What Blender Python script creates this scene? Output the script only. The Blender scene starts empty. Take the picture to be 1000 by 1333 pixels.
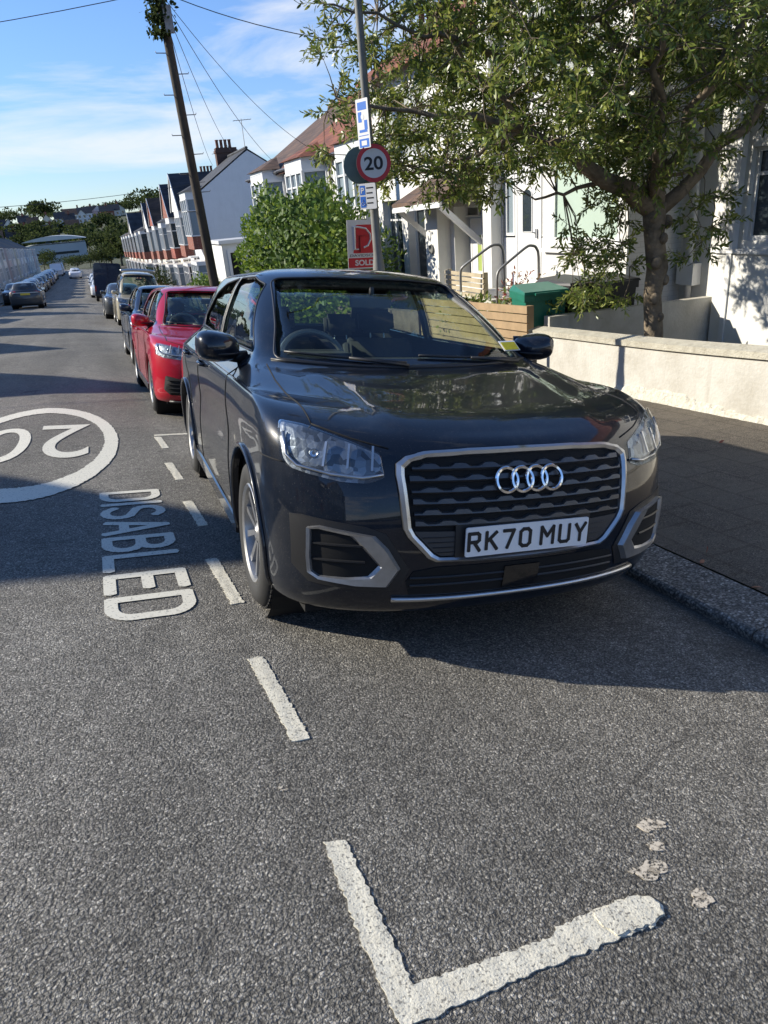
import bpy, bmesh, math, random
import numpy as np
from mathutils import Vector, Matrix, geometry
from mathutils.bvhtree import BVHTree
R = math.radians
sc = bpy.context.scene
COL = sc.collection
random.seed(7); rng = np.random.default_rng(11)

# ------------------------------------------------------------ camera, sky, sun
cam_d = bpy.data.cameras.new('camera'); cam = bpy.data.objects.new('camera', cam_d); COL.objects.link(cam)
cam_d.sensor_fit = 'HORIZONTAL'; cam_d.sensor_width = 36; cam_d.lens = 33.26; cam_d.clip_start = .05; cam_d.clip_end = 5000
MC = ((0.9243272, -0.2165772, 0.3141871), (-0.3732430, -0.3417369, 0.8624995), (-0.0794284, -0.9145000, -0.3967127))
CAMP = Vector((-1.234, -2.041, 1.687))
mw = Matrix([[MC[i][0], -MC[i][1], -MC[i][2], CAMP[i]] for i in range(3)] + [[0, 0, 0, 1]])
cam.matrix_world = mw
sc.camera = cam

SUN_AZ = R(29); SUN_EL = R(27.5)
to_sun = Vector((-math.cos(SUN_AZ)*math.cos(SUN_EL), math.sin(SUN_AZ)*math.cos(SUN_EL), math.sin(SUN_EL)))
sun_d = bpy.data.lights.new('sun', 'SUN'); sun = bpy.data.objects.new('sun', sun_d); COL.objects.link(sun)
sun_d.energy = 4.6; sun_d.angle = R(.5); sun_d.color = (1.0, .93, .80)
sun.rotation_euler = to_sun.to_track_quat('Z', 'Y').to_euler()
sun.location = (-20, 10, 20)

world = bpy.data.worlds.new("World"); sc.world = world; world.use_nodes = True
wn = world.node_tree; wn.nodes.clear()
def WN(t, **k):
    n = wn.nodes.new(t)
    for a, b in k.items(): setattr(n, a, b)
    return n
wo = WN('ShaderNodeOutputWorld'); bg = WN('ShaderNodeBackground'); bg.inputs['Strength'].default_value = .135
sky = WN('ShaderNodeTexSky'); sky.sky_type = 'NISHITA'; sky.sun_disc = False; sky.sun_elevation = SUN_EL; sky.sun_rotation = R(-61)
sky.air_density = 1.0; sky.dust_density = .0; sky.ozone_density = 3.0; sky.altitude = 60
tc = WN('ShaderNodeTexCoord'); mp = WN('ShaderNodeMapping'); mp.inputs['Scale'].default_value = (1.0, 1.0, 5.5)
wn.links.new(tc.outputs['Generated'], mp.inputs['Vector'])
n1 = WN('ShaderNodeTexNoise'); n1.inputs['Scale'].default_value = 2.6; n1.inputs['Detail'].default_value = 9; n1.inputs['Roughness'].default_value = .58
n1.inputs['Distortion'].default_value = .35
wn.links.new(mp.outputs[0], n1.inputs['Vector'])
sx = WN('ShaderNodeSeparateXYZ'); wn.links.new(tc.outputs['Generated'], sx.inputs[0])
# cloud amount against height: a bank low over the hills, thin streaks above, clear higher up
zr = WN('ShaderNodeFloatCurve'); cvm = zr.mapping.curves[0]
for x_, y_ in ((.05, .50), (.085, .345), (.12, .47), (.16, .47), (.22, .50), (.30, .60), (.5, .62)): cvm.points.new(x_, y_)
cvm.points[0].location = (0, .54); cvm.points[-1].location = (1, .60); zr.mapping.update()
wn.links.new(sx.outputs['Z'], zr.inputs['Value'])
sb = WN('ShaderNodeMath', operation='SUBTRACT'); wn.links.new(n1.outputs['Fac'], sb.inputs[0]); wn.links.new(zr.outputs[0], sb.inputs[1])
ml = WN('ShaderNodeMath', operation='MULTIPLY', use_clamp=True); ml.inputs[1].default_value = 5.5; wn.links.new(sb.outputs[0], ml.inputs[0])
ml2 = WN('ShaderNodeMath', operation='MULTIPLY'); ml2.inputs[1].default_value = .75; wn.links.new(ml.outputs[0], ml2.inputs[0])
mx = WN('ShaderNodeMixRGB'); wn.links.new(ml2.outputs[0], mx.inputs['Fac'])
air = WN('ShaderNodeValToRGB'); e_ = air.color_ramp.elements; e_[0].position = 0.0; e_[0].color = (.48, .54, .68, 1); e_[1].position = .55; e_[1].color = (.68, .76, .90, 1); k_ = e_.new(.2); k_.color = (.56, .66, .85, 1)
wn.links.new(sx.outputs['Z'], air.inputs[0])
tint = WN('ShaderNodeMixRGB', blend_type='MULTIPLY'); tint.inputs['Fac'].default_value = 1
wn.links.new(sky.outputs[0], tint.inputs['Color1']); wn.links.new(air.outputs[0], tint.inputs['Color2'])
wn.links.new(tint.outputs[0], mx.inputs['Color1']); mx.inputs['Color2'].default_value = (4.3, 4.45, 4.7, 1)
wn.links.new(mx.outputs[0], bg.inputs['Color']); wn.links.new(bg.outputs[0], wo.inputs['Surface'])

sc.view_settings.view_transform = 'Standard'; sc.view_settings.look = 'None'
sc.view_settings.exposure = 0.70; sc.view_settings.gamma = 1
sc.cycles.max_bounces = 8; sc.cycles.transparent_max_bounces = 16
sc.cycles.use_denoising = True; sc.cycles.caustics_reflective = False; sc.cycles.caustics_refractive = False

# ------------------------------------------------------------ helpers
def meta(o, label=None, cat=None, group=None, kind=None):
    if label: o['label'] = label
    if cat: o['category'] = cat
    if group: o['group'] = group
    if kind: o['kind'] = kind
    return o
def empty(name, loc=(0, 0, 0), label=None, cat=None, group=None, rz=0, mat=None):
    o = bpy.data.objects.new(name, None); COL.objects.link(o); o.empty_display_size = .2
    if mat is not None: o.matrix_world = mat
    else: o.location = loc; o.rotation_euler = (0, 0, rz)
    return meta(o, label, cat, group)
def mesh_obj(name, verts, faces, mat, parent=None, smooth=False, mats=None, idx=None, **k):
    me = bpy.data.meshes.new(name); me.from_pydata([tuple(v) for v in verts], [], [tuple(f) for f in faces])
    for m in (mats or ([mat] if mat else [])): me.materials.append(m)
    if idx is not None: me.polygons.foreach_set('material_index', idx)
    if smooth: me.polygons.foreach_set('use_smooth', [True]*len(me.polygons))
    me.update()
    o = bpy.data.objects.new(name, me); COL.objects.link(o)
    if parent: o.parent = parent
    return meta(o, **k)
class MB:
    """collects simple shapes, builds ONE mesh object"""
    def __init__(s): s.v = []; s.f = []; s.m = []
    def add(s, vs, fs, m=0):
        b = len(s.v); s.v += [tuple(v) for v in vs]; s.f += [tuple(b+i for i in f) for f in fs]; s.m += [m]*len(fs); return s
    def box(s, x0, x1, y0, y1, z0, z1, m=0, M=None):
        vs = [Vector((x, y, z)) for z in (z0, z1) for y in (y0, y1) for x in (x0, x1)]
        if M is not None: vs = [M @ v for v in vs]
        return s.add(vs, [(0, 2, 3, 1), (4, 5, 7, 6), (0, 1, 5, 4), (1, 3, 7, 5), (3, 2, 6, 7), (2, 0, 4, 6)], m)
    def bar(s, a, b, w, h=None, m=0, up=(0, 0, 1)):
        a = Vector(a); b = Vector(b); d = (b-a).normalized(); h = h or w
        x = d.cross(Vector(up)); x = x.normalized() if x.length > 1e-4 else Vector((1, 0, 0)); y = x.cross(d)
        vs = [p + x*sx*w/2 + y*sy*h/2 for p in (a, b) for sx, sy in ((-1, -1), (1, -1), (1, 1), (-1, 1))]
        return s.add(vs, [(3, 2, 1, 0), (4, 5, 6, 7), (0, 1, 5, 4), (1, 2, 6, 5), (2, 3, 7, 6), (3, 0, 4, 7)], m)
    def tube(s, pts, r, n=8, m=0, cap=True, closed=False):
        pts = [Vector(p) for p in pts]; N = len(pts); rs = r if isinstance(r, (list, tuple)) else [r]*N
        vs = []; prev = None
        for i, p in enumerate(pts):
            if closed: t = pts[(i+1) % N]-pts[i-1]
            else: t = pts[min(i+1, N-1)]-pts[max(i-1, 0)]
            t.normalize()
            if prev is None:
                x = t.cross(Vector((0, 0, 1)));
                if x.length < .05: x = t.cross(Vector((0, 1, 0)))
            else: x = prev - t*prev.dot(t)
            x.normalize(); prev = x; y = t.cross(x)
            vs += [p + (x*math.cos(2*math.pi*k/n)+y*math.sin(2*math.pi*k/n))*rs[i] for k in range(n)]
        fs = [(i*n+k, i*n+(k+1) % n, ((i+1) % N)*n+(k+1) % n, ((i+1) % N)*n+k) for i in range(N if closed else N-1) for k in range(n)]
        if cap and not closed: fs += [tuple(range(n))[::-1], tuple((N-1)*n+k for k in range(n))]
        return s.add(vs, fs, m)
    def lathe(s, prof, n=32, m=0, axis='z', M=None):
        """prof: (radius, height) list"""
        vs = []
        for k in range(n):
            a = 2*math.pi*k/n
            for r, h_ in prof:
                v = {'z': (r*math.cos(a), r*math.sin(a), h_), 'x': (h_, r*math.cos(a), r*math.sin(a)), 'y': (r*math.sin(a), h_, r*math.cos(a))}[axis]
                vs.append(M @ Vector(v) if M is not None else v)
        q = len(prof)
        fs = [(k*q+i, ((k+1) % n)*q+i, ((k+1) % n)*q+i+1, k*q+i+1) for k in range(n) for i in range(q-1)]
        return s.add(vs, fs, m)
    def prism(s, poly, z0, z1, m=0, f=lambda x, y, z: (x, y, z)):
        n = len(poly)
        vs = [f(x, y, z) for z in (z0, z1) for x, y in poly]
        return s.add(vs, [tuple(range(n))[::-1], tuple(range(n, 2*n))] + [(i, (i+1) % n, n+(i+1) % n, n+i) for i in range(n)], m)
    def build(s, name, mat, parent=None, smooth=False, angle=None, **k):
        mats = mat if isinstance(mat, (list, tuple)) else [mat]
        o = mesh_obj(name, s.v, s.f, None, parent, smooth or angle is not None, mats=mats, idx=s.m, **k)
        if angle is not None: o.data.set_sharp_from_angle(angle=R(angle))
        return o
def copy_tree(o, parent=None):
    c = o.copy(); COL.objects.link(c)
    if parent: c.parent = parent
    for ch in list(o.children): copy_tree(ch, c)
    return c

# ------------------------------------------------------------ materials
def mat(name, col=(.5, .5, .5), rough=.6, metal=0, spec=.5, coat=0, em=None, noise=None, bump=None, col2=None, coord='Object', alpha=None, trans=0, wear=None):
    """noise=(scale, amount) mottles the colour, col2 a second colour mixed in by noise, bump=(scale, strength, distance)"""
    m = bpy.data.materials.new(name); m.use_nodes = True; nt = m.node_tree; b = nt.nodes['Principled BSDF']
    b.inputs['Base Color'].default_value = (*col, 1); b.inputs['Roughness'].default_value = rough; b.inputs['Metallic'].default_value = metal
    b.inputs['Specular IOR Level'].default_value = spec; b.inputs['Coat Weight'].default_value = coat; b.inputs['Coat Roughness'].default_value = .02
    b.inputs['Transmission Weight'].default_value = trans
    if em: b.inputs['Emission Color'].default_value = (*em[0], 1); b.inputs['Emission Strength'].default_value = em[1]
    N = nt.nodes.new; L = nt.links.new
    t = N('ShaderNodeTexCoord')
    if noise or col2:
        s_, amt = noise or (5, 1)
        n = N('ShaderNodeTexNoise'); n.inputs['Scale'].default_value = s_; n.inputs['Detail'].default_value = 8; n.inputs['Roughness'].default_value = .65
        L(t.outputs[coord], n.inputs['Vector'])
        r = N('ShaderNodeMapRange'); r.inputs['From Min'].default_value = .3; r.inputs['From Max'].default_value = .7
        L(n.outputs['Fac'], r.inputs['Value']); x = N('ShaderNodeMixRGB'); L(r.outputs[0], x.inputs['Fac'])
        c2 = col2 or tuple(c*(1-amt) for c in col)
        x.inputs['Color1'].default_value = (*col, 1); x.inputs['Color2'].default_value = (*c2, 1)
        L(x.outputs[0], b.inputs['Base Color'])
    if bump:
        n = N('ShaderNodeTexNoise'); n.inputs['Scale'].default_value = bump[0]; n.inputs['Detail'].default_value = 5
        L(t.outputs[coord], n.inputs['Vector']); bp = N('ShaderNodeBump'); bp.inputs['Strength'].default_value = bump[1]; bp.inputs['Distance'].default_value = bump[2]
        L(n.outputs['Fac'], bp.inputs['Height']); L(bp.outputs[0], b.inputs['Normal'])
    return m
def node_mat(name, rough=.8):
    m = bpy.data.materials.new(name); m.use_nodes = True; nt = m.node_tree; b = nt.nodes['Principled BSDF']; b.inputs['Roughness'].default_value = rough
    def N(t, ins=None, **k):
        n = nt.nodes.new(t)
        for a, v in k.items(): setattr(n, a, v)
        for a, v in (ins or {}).items():
            if hasattr(v, 'is_linked') or isinstance(v, bpy.types.NodeSocket): nt.links.new(v, n.inputs[a])
            else: n.inputs[a].default_value = v
        return n
    return m, b, N, nt.links.new

def aggregate(name, base, spread, scale, bump, stain=None, rough=.85, road=False, slabs=False):
    """chipped tarmac: voronoi stones, each with its own grey, in a darker binder"""
    m, b, N, L = node_mat(name, rough)
    tc = N('ShaderNodeTexCoord').outputs['Object']
    wob = N('ShaderNodeTexNoise', {'Vector': tc, 'Scale': scale*.7, 'Detail': 2.})
    add = N('ShaderNodeMixRGB', {'Fac': .012, 'Color1': tc, 'Color2': wob.outputs['Color']}, blend_type='ADD')
    v = N('ShaderNodeTexVoronoi', {'Vector': add.outputs[0], 'Scale': scale, 'Randomness': 1.})
    v2 = N('ShaderNodeTexVoronoi', {'Vector': tc, 'Scale': scale*2.3})
    sep = N('ShaderNodeSeparateColor', {'Color': v.outputs['Color']})
    lo = tuple(c*(1-spread) for c in base); hi = tuple(min(1, c*(1+spread)) for c in base)
    ramp = N('ShaderNodeValToRGB', {'Fac': sep.outputs[0]})
    e = ramp.color_ramp.elements; e[0].position = 0; e[0].color = (*lo, 1); e[1].position = .9; e[1].color = (*hi, 1)
    k = e.new(.97); k.color = (*tuple(min(1, c*(1+spread*2.6)) for c in base), 1)
    gap = N('ShaderNodeMapRange', {'Value': v.outputs['Distance'], 'From Min': .35, 'From Max': .75, 'To Min': 0., 'To Max': .8})
    dark = N('ShaderNodeMixRGB', {'Fac': gap.outputs[0], 'Color1': ramp.outputs[0], 'Color2': (*tuple(c*.25 for c in base), 1)})
    big = N('ShaderNodeTexNoise', {'Vector': tc, 'Scale': .9, 'Detail': 6., 'Roughness': .6})
    bigr = N('ShaderNodeMapRange', {'Value': big.outputs['Fac'], 'From Min': .3, 'From Max': .7, 'To Min': .84, 'To Max': 1.16})
    mid = N('ShaderNodeTexNoise', {'Vector': tc, 'Scale': 14., 'Detail': 4.})
    midr = N('ShaderNodeMapRange', {'Value': mid.outputs['Fac'], 'From Min': .3, 'From Max': .7, 'To Min': .86, 'To Max': 1.14})
    mm = N('ShaderNodeMath', {0: bigr.outputs[0], 1: midr.outputs[0]}, operation='MULTIPLY')
    out = N('ShaderNodeVectorMath', {0: dark.outputs[0]}, operation='SCALE'); L(mm.outputs[0], out.inputs['Scale'])
    col = out.outputs[0]
    if stain:
        sc_, c2, lo_, hi_ = stain
        s = N('ShaderNodeTexNoise', {'Vector': tc, 'Scale': sc_, 'Detail': 7., 'Roughness': .7})
        sr = N('ShaderNodeMapRange', {'Value': s.outputs['Fac'], 'From Min': lo_, 'From Max': hi_})
        col = N('ShaderNodeMixRGB', {'Fac': sr.outputs[0], 'Color1': col, 'Color2': (*c2, 1)}).outputs[0]
    if road:
        # old patches, tyre-polished tracks, oil drips and fine cracks
        mpx = N('ShaderNodeMapping', {'Vector': tc, 'Scale': (1.0, .06, 1.0)}); tr_ = N('ShaderNodeTexNoise', {'Vector': mpx.outputs[0], 'Scale': 1.6, 'Detail': 3.}); tq = N('ShaderNodeMapRange', {'Value': tr_.outputs['Fac'], 'From Min': .35, 'From Max': .65, 'To Min': .82, 'To Max': 1.14})
        o1 = N('ShaderNodeVectorMath', {0: col}, operation='SCALE'); L(tq.outputs[0], o1.inputs['Scale'])
        oi = N('ShaderNodeTexNoise', {'Vector': tc, 'Scale': 3.2, 'Detail': 2., 'Roughness': .4}); oq = N('ShaderNodeMapRange', {'Value': oi.outputs['Fac'], 'From Min': .66, 'From Max': .76, 'To Min': 0., 'To Max': .45})
        o2 = N('ShaderNodeMixRGB', {'Fac': oq.outputs[0], 'Color1': o1.outputs[0], 'Color2': (.045, .043, .040, 1)})
        wb = N('ShaderNodeTexNoise', {'Vector': tc, 'Scale': 2.5, 'Detail': 6.}); wa = N('ShaderNodeMixRGB', {'Fac': .22, 'Color1': tc, 'Color2': wb.outputs['Color']}, blend_type='ADD')
        ck = N('ShaderNodeTexVoronoi', {'Vector': wa.outputs[0], 'Scale': .55}, feature='DISTANCE_TO_EDGE'); cq = N('ShaderNodeMapRange', {'Value': ck.outputs[0], 'From Min': .002, 'From Max': .006, 'To Min': .35, 'To Max': 0.})
        msk = N('ShaderNodeTexNoise', {'Vector': tc, 'Scale': .6}); mq = N('ShaderNodeMapRange', {'Value': msk.outputs['Fac'], 'From Min': .50, 'From Max': .60}); cm = N('ShaderNodeMath', {0: cq.outputs[0], 1: mq.outputs[0]}, operation='MULTIPLY')
        col = N('ShaderNodeMixRGB', {'Fac': cm.outputs[0], 'Color1': o2.outputs[0], 'Color2': (.03, .028, .026, 1)}).outputs[0]
    if road:
        xs_ = N('ShaderNodeSeparateXYZ', {0: tc}); gn = N('ShaderNodeTexNoise', {'Vector': tc, 'Scale': 5., 'Detail': 6.}); ga = N('ShaderNodeMath', {0: gn.outputs['Fac'], 1: .5}, operation='MULTIPLY'); gb = N('ShaderNodeMath', {0: xs_.outputs[0], 1: ga.outputs[0]}, operation='ADD')
        gq = N('ShaderNodeMapRange', {'Value': gb.outputs[0], 'From Min': 1.02, 'From Max': 1.25, 'To Min': 0., 'To Max': .6}); col = N('ShaderNodeMixRGB', {'Fac': gq.outputs[0], 'Color1': col, 'Color2': (.055, .046, .034, 1)}).outputs[0]
    if slabs:
        rt_ = N('ShaderNodeMapping', {'Vector': tc, 'Rotation': (0, 0, math.pi/2)}); bk = N('ShaderNodeTexBrick', {'Vector': rt_.outputs[0], 'Color1': (1, 1, 1, 1), 'Color2': (.74, .76, .78, 1), 'Mortar': (.38, .36, .33, 1), 'Scale': 1.0, 'Mortar Size': .012, 'Brick Width': .44, 'Row Height': .29})
        col = N('ShaderNodeMixRGB', {'Fac': .45, 'Color1': col, 'Color2': bk.outputs['Color']}, blend_type='MULTIPLY').outputs[0]
    L(col, b.inputs['Base Color'])
    hgt = N('ShaderNodeMath', {0: v.outputs['Distance'], 1: -1.0}, operation='MULTIPLY')
    h2 = N('ShaderNodeMath', {0: v2.outputs['Distance'], 1: -.35}, operation='MULTIPLY')
    h3 = N('ShaderNodeMath', {0: sep.outputs[1], 1: .5}, operation='MULTIPLY')
    a1 = N('ShaderNodeMath', {0: hgt.outputs[0], 1: h2.outputs[0]}, operation='ADD'); a2 = N('ShaderNodeMath', {0: a1.outputs[0], 1: h3.outputs[0]}, operation='ADD')
    bp = N('ShaderNodeBump', {'Height': a2.outputs[0], 'Strength': bump[0], 'Distance': bump[1]})
    L(bp.outputs[0], b.inputs['Normal']); b.inputs['Specular IOR Level'].default_value = .35
    return m

def glass_mat(name, tint=(.80, .86, .84), refl=1.0):
    m = bpy.data.materials.new(name); m.use_nodes = True; nt = m.node_tree; nt.nodes.clear(); N = nt.nodes.new; L = nt.links.new
    o = N('ShaderNodeOutputMaterial'); mixs = N('ShaderNodeMixShader'); t = N('ShaderNodeBsdfTransparent'); g = N('ShaderNodeBsdfGlossy'); f = N('ShaderNodeFresnel')
    t.inputs[0].default_value = (*tint, 1); g.inputs['Roughness'].default_value = .0; g.inputs[0].default_value = (refl, refl, refl, 1); f.inputs[0].default_value = 1.5
    ge = N('ShaderNodeNewGeometry'); inv = N('ShaderNodeMath'); inv.operation = 'SUBTRACT'; inv.inputs[0].default_value = 1; L(ge.outputs['Backfacing'], inv.inputs[1]); mu = N('ShaderNodeMath'); mu.operation = 'MULTIPLY'; L(f.outputs[0], mu.inputs[0]); L(inv.outputs[0], mu.inputs[1])
    L(mu.outputs[0], mixs.inputs[0]); L(t.outputs[0], mixs.inputs[1]); L(g.outputs[0], mixs.inputs[2]); L(mixs.outputs[0], o.inputs[0])
    return m
def paint(name, col, rough=.35, flake=.0, metal=0., dirt=.0, coat=1.):
    m, b, N, L = node_mat(name, rough)
    tc = N('ShaderNodeTexCoord').outputs['Object']
    b.inputs['Metallic'].default_value = metal; b.inputs['Specular IOR Level'].default_value = .12; b.inputs['Coat Weight'].default_value = coat; b.inputs['Coat Roughness'].default_value = .03
    n = N('ShaderNodeTexNoise', {'Vector': tc, 'Scale': 9., 'Detail': 9., 'Roughness': .75})
    r = N('ShaderNodeMapRange', {'Value': n.outputs['Fac'], 'From Min': .5, 'From Max': .8, 'To Min': 0., 'To Max': dirt})
    x = N('ShaderNodeMixRGB', {'Fac': r.outputs[0], 'Color1': (*col, 1), 'Color2': (.22, .20, .17, 1)})
    ds = N('ShaderNodeTexNoise', {'Vector': tc, 'Scale': 210., 'Detail': 3., 'Roughness': .6}); dr_ = N('ShaderNodeMapRange', {'Value': ds.outputs['Fac'], 'From Min': .64, 'From Max': .70, 'To Min': 0., 'To Max': min(1., dirt*3)})
    x2 = N('ShaderNodeMixRGB', {'Fac': dr_.outputs[0], 'Color1': x.outputs[0], 'Color2': (.20, .19, .17, 1)})
    L(x2.outputs[0], b.inputs['Base Color'])
    sp = N('ShaderNodeTexNoise', {'Vector': tc, 'Scale': 160., 'Detail': 2.})
    sr = N('ShaderNodeMapRange', {'Value': sp.outputs['Fac'], 'From Min': .66, 'From Max': .72, 'To Min': .03, 'To Max': .03+dirt*1.2})
    L(sr.outputs[0], b.inputs['Coat Roughness'])
    return m

MT = dict(
 tarmac=aggregate('tarmac', (.226, .213, .186), .5, 145, (.95, .005), rough=.85, road=True),
 footway=aggregate('footway_tarmac', (.150, .128, .100), .35, 150, (.6, .004), stain=(1.6, (.17, .145, .11), .45, .75), slabs=True),
 kerbstone=aggregate('kerb_stone', (.25, .228, .195), .5, 85, (.8, .004)),
 soil=mat('soil', (.10, .08, .055), .95, noise=(14, .5), bump=(60, .6, .01)),
 black=mat('black_plastic', (.018, .018, .019), .45), rubber=mat('rubber', (.022, .022, .022), .75, bump=(200, .2, .001)),
 trimblack=mat('gloss_black', (.008, .008, .009), .12, coat=.5),
 chrome=mat('chrome', (.75, .76, .78), .12, 1), satin=mat('satin_silver', (.55, .56, .57), .32, 1, noise=(30, .1)),
 alloy=mat('alloy', (.50, .50, .50), .35, .85, noise=(20, .25)),
 dark=mat('dark_void', (.006, .006, .006), .9), seatm=mat('seat_cloth', (.022, .022, .025), .9, bump=(300, .3, .001)),
 glass=glass_mat('car_glass', (.88, .94, .90)), hglass=glass_mat('lamp_glass', (.93, .95, .96)),
 wpane=mat('window_pane', (.03, .04, .045), .04, spec=.8), white=mat('white_paint', (.80, .79, .76), .5),
 plate_w=mat('plate_white', (.86, .86, .85), .35), plate_y=mat('plate_yellow', (.75, .55, .05), .4), ink=mat('ink_black', (.01, .01, .012), .5),
 signwhite=mat('sign_white', (.66, .66, .65), .4, noise=(20, .08)), signblue=mat('sign_blue', (.03, .14, .50), .4), signred=mat('sign_red', (.50, .02, .03), .4),
 galv=mat('galvanised_steel', (.30, .30, .29), .5, .6, noise=(9, .35)), postgrey=mat('post_paint', (.20, .20, .18), .6, noise=(6, .35), bump=(60, .2, .003)),
)

# ------------------------------------------------------------ ground shape (street falls away from the camera and leans to the right kerb)
SY = [-60, -20, 8, 25, 55, 75, 110, 170, 200, 400]; SS = [-.069, -.069, -.069, -.058, -.055, -.03, -.022, -.022, 0, 0]
_ys = np.arange(-60, 401, .5); _ss = np.interp(_ys, SY, SS); _z = np.concatenate([[0], np.cumsum((_ss[1:]+_ss[:-1])*.25)]); _z -= np.interp(0, _ys, _z)
_zl = np.interp(np.arange(-60, 401, .5), _ys, _z)
def zl(y):
    t = (y+60)*2; i = int(max(0, min(len(_zl)-2, math.floor(t)))); return float(_zl[i]+(_zl[i+1]-_zl[i])*(t-i)) if y > -60 else float(_zl[0]+.069*(-60-y))
HX = [-40, -14, -9.3, -7.32, -7.3, -5, -2, 1.03, 1.031, 4.0, 7, 30]; HZ = [1.0, .75, .74, .70, .60, .53, .28, -.144, -.144, -.144, -.144, -.144]
KERB = 1.03
def h_road(x): return float(np.interp(x, HX, HZ))
def h_pave(x): return float(np.interp(x, [1.0, 1.4, 4.0, 7, 20], [-.10, -.095, -.18, -.22, -.4]))
def G(x, y): return zl(y)+h_road(x)
def GP(x, y): return zl(y)+h_pave(x)
def sheet(name, xs, ys, f, m, dz=0, **k):
    vs = [(x, y, f(x, y)+dz) for y in ys for x in xs]; n = len(xs)
    fs = [(j*n+i, j*n+i+1, (j+1)*n+i+1, (j+1)*n+i) for j in range(len(ys)-1) for i in range(n-1)]
    return mesh_obj(name, vs, fs, m, smooth=True, kind='structure', **k)
YS = list(np.arange(-14, 30, 1.0))+list(np.arange(30, 178, 3.0))
sheet('road', [-7.3, -6.5, -5.5, -5, -4, -3, -2, -1, 0, 1.03], YS, G, MT['tarmac'])
# right kerb and footway
kb = MB(); kr = random.Random(8); y0 = -13.8
while y0 < 177:
    y1 = y0+.90; dz = kr.uniform(-.004, .004); dx = kr.uniform(-.004, .004); w_ = .30; g0, g1 = GP(KERB, y0)+dz, GP(KERB, y1)+dz; t0, t1 = GP(KERB+w_, y0)+.004+dz, GP(KERB+w_, y1)+.004+dz; x = KERB+dx
    A_ = [[(x, y, G(KERB, y)-.06), (x+.004, y, g-.02), (x+.012, y, g-.006), (x+.028, y, g), (KERB+w_-.01, y, t), (KERB+w_, y, t-.01), (KERB+w_, y, t-.08)] for y, g, t in ((y0, g0, t0), (y1, g1, t1))]
    kb.add(A_[0]+A_[1], [(i+1, i, i+7, i+8) for i in range(6)]+[tuple(range(7)), tuple(range(13, 6, -1))]); y0 += .906
kb.build('kerb', MT['kerbstone'], kind='structure')
sheet('pavement', [KERB+.31, 2, 3, 4.02], YS, GP, MT['footway'])
lk = MB()
for j in range(len(YS)-1):
    y0, y1 = YS[j], YS[j+1]
    lk.add([(-7.3, y0, G(-7.3, y0)-.02), (-7.3, y1, G(-7.3, y1)-.02), (-7.32, y1, G(-7.3, y1)+.1), (-7.32, y0, G(-7.3, y0)+.1), (-7.6, y0, G(-7.3, y0)+.104), (-7.6, y1, G(-7.3, y1)+.104)], [(0, 1, 2, 3), (3, 2, 5, 4)])
lk.build('kerb', MT['kerbstone'], kind='structure')
sheet('pavement', [-9.6, -8.5, -7.6], YS, lambda x, y: G(-7.6, y)+.1+.02*(-7.6-x)-.04, MT['footway'])

def T(x, y):
    s = lambda a, b, t: (lambda q: q*q*(3-2*q))(max(0, min(1, (t-a)/(b-a))))
    hx = float(np.interp(x, [-40, -9.6, -7.3, 1, 4, 30], [.95, .60, .3, -.35, -.24, -.5]))
    near = zl(min(y, 190))+hx-.05
    hill = -7.2+16*s(300, 640, y)+3.0*math.sin(x/90+1)*s(320, 520, y)+5*s(200, 900, abs(x))+10*s(30, 160, x)*s(170, 420, y)+2.5*s(640, 1500, y)
    t = s(172, 215, y); return near*(1-t)+hill*t
gx = [-2500, -1200, -600, -350, -200, -120, -80, -60, -40, -30, -22, -16, -12, -9.6, -9.0, -7.5, -5, -2, .9, 1.5, 3.9, 4.02, 5, 7, 10, 15, 20, 30, 45, 60, 80, 110, 150, 200, 300, 500, 900, 1600, 2500]
gy = [-120, -60, -30]+list(range(-20, 180, 5))+[185, 190, 200, 215, 230, 250, 270, 290, 310, 330, 350, 380, 410, 450, 500, 550, 600, 650, 700, 800, 1000, 1500, 2500, 4000]
GRASS = mat('ground_grass', (.045, .060, .022), .95, noise=(.08, .3), col2=(.07, .07, .035), bump=(3, .5, .3))
sheet('ground', gx, gy, T, GRASS)
sheet('side_road', [-120, -60, -30, -10, 0, 10, 30, 60], [176, 181, 186], lambda x, y: T(x, 181)+.25, MT['tarmac'])

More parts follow.
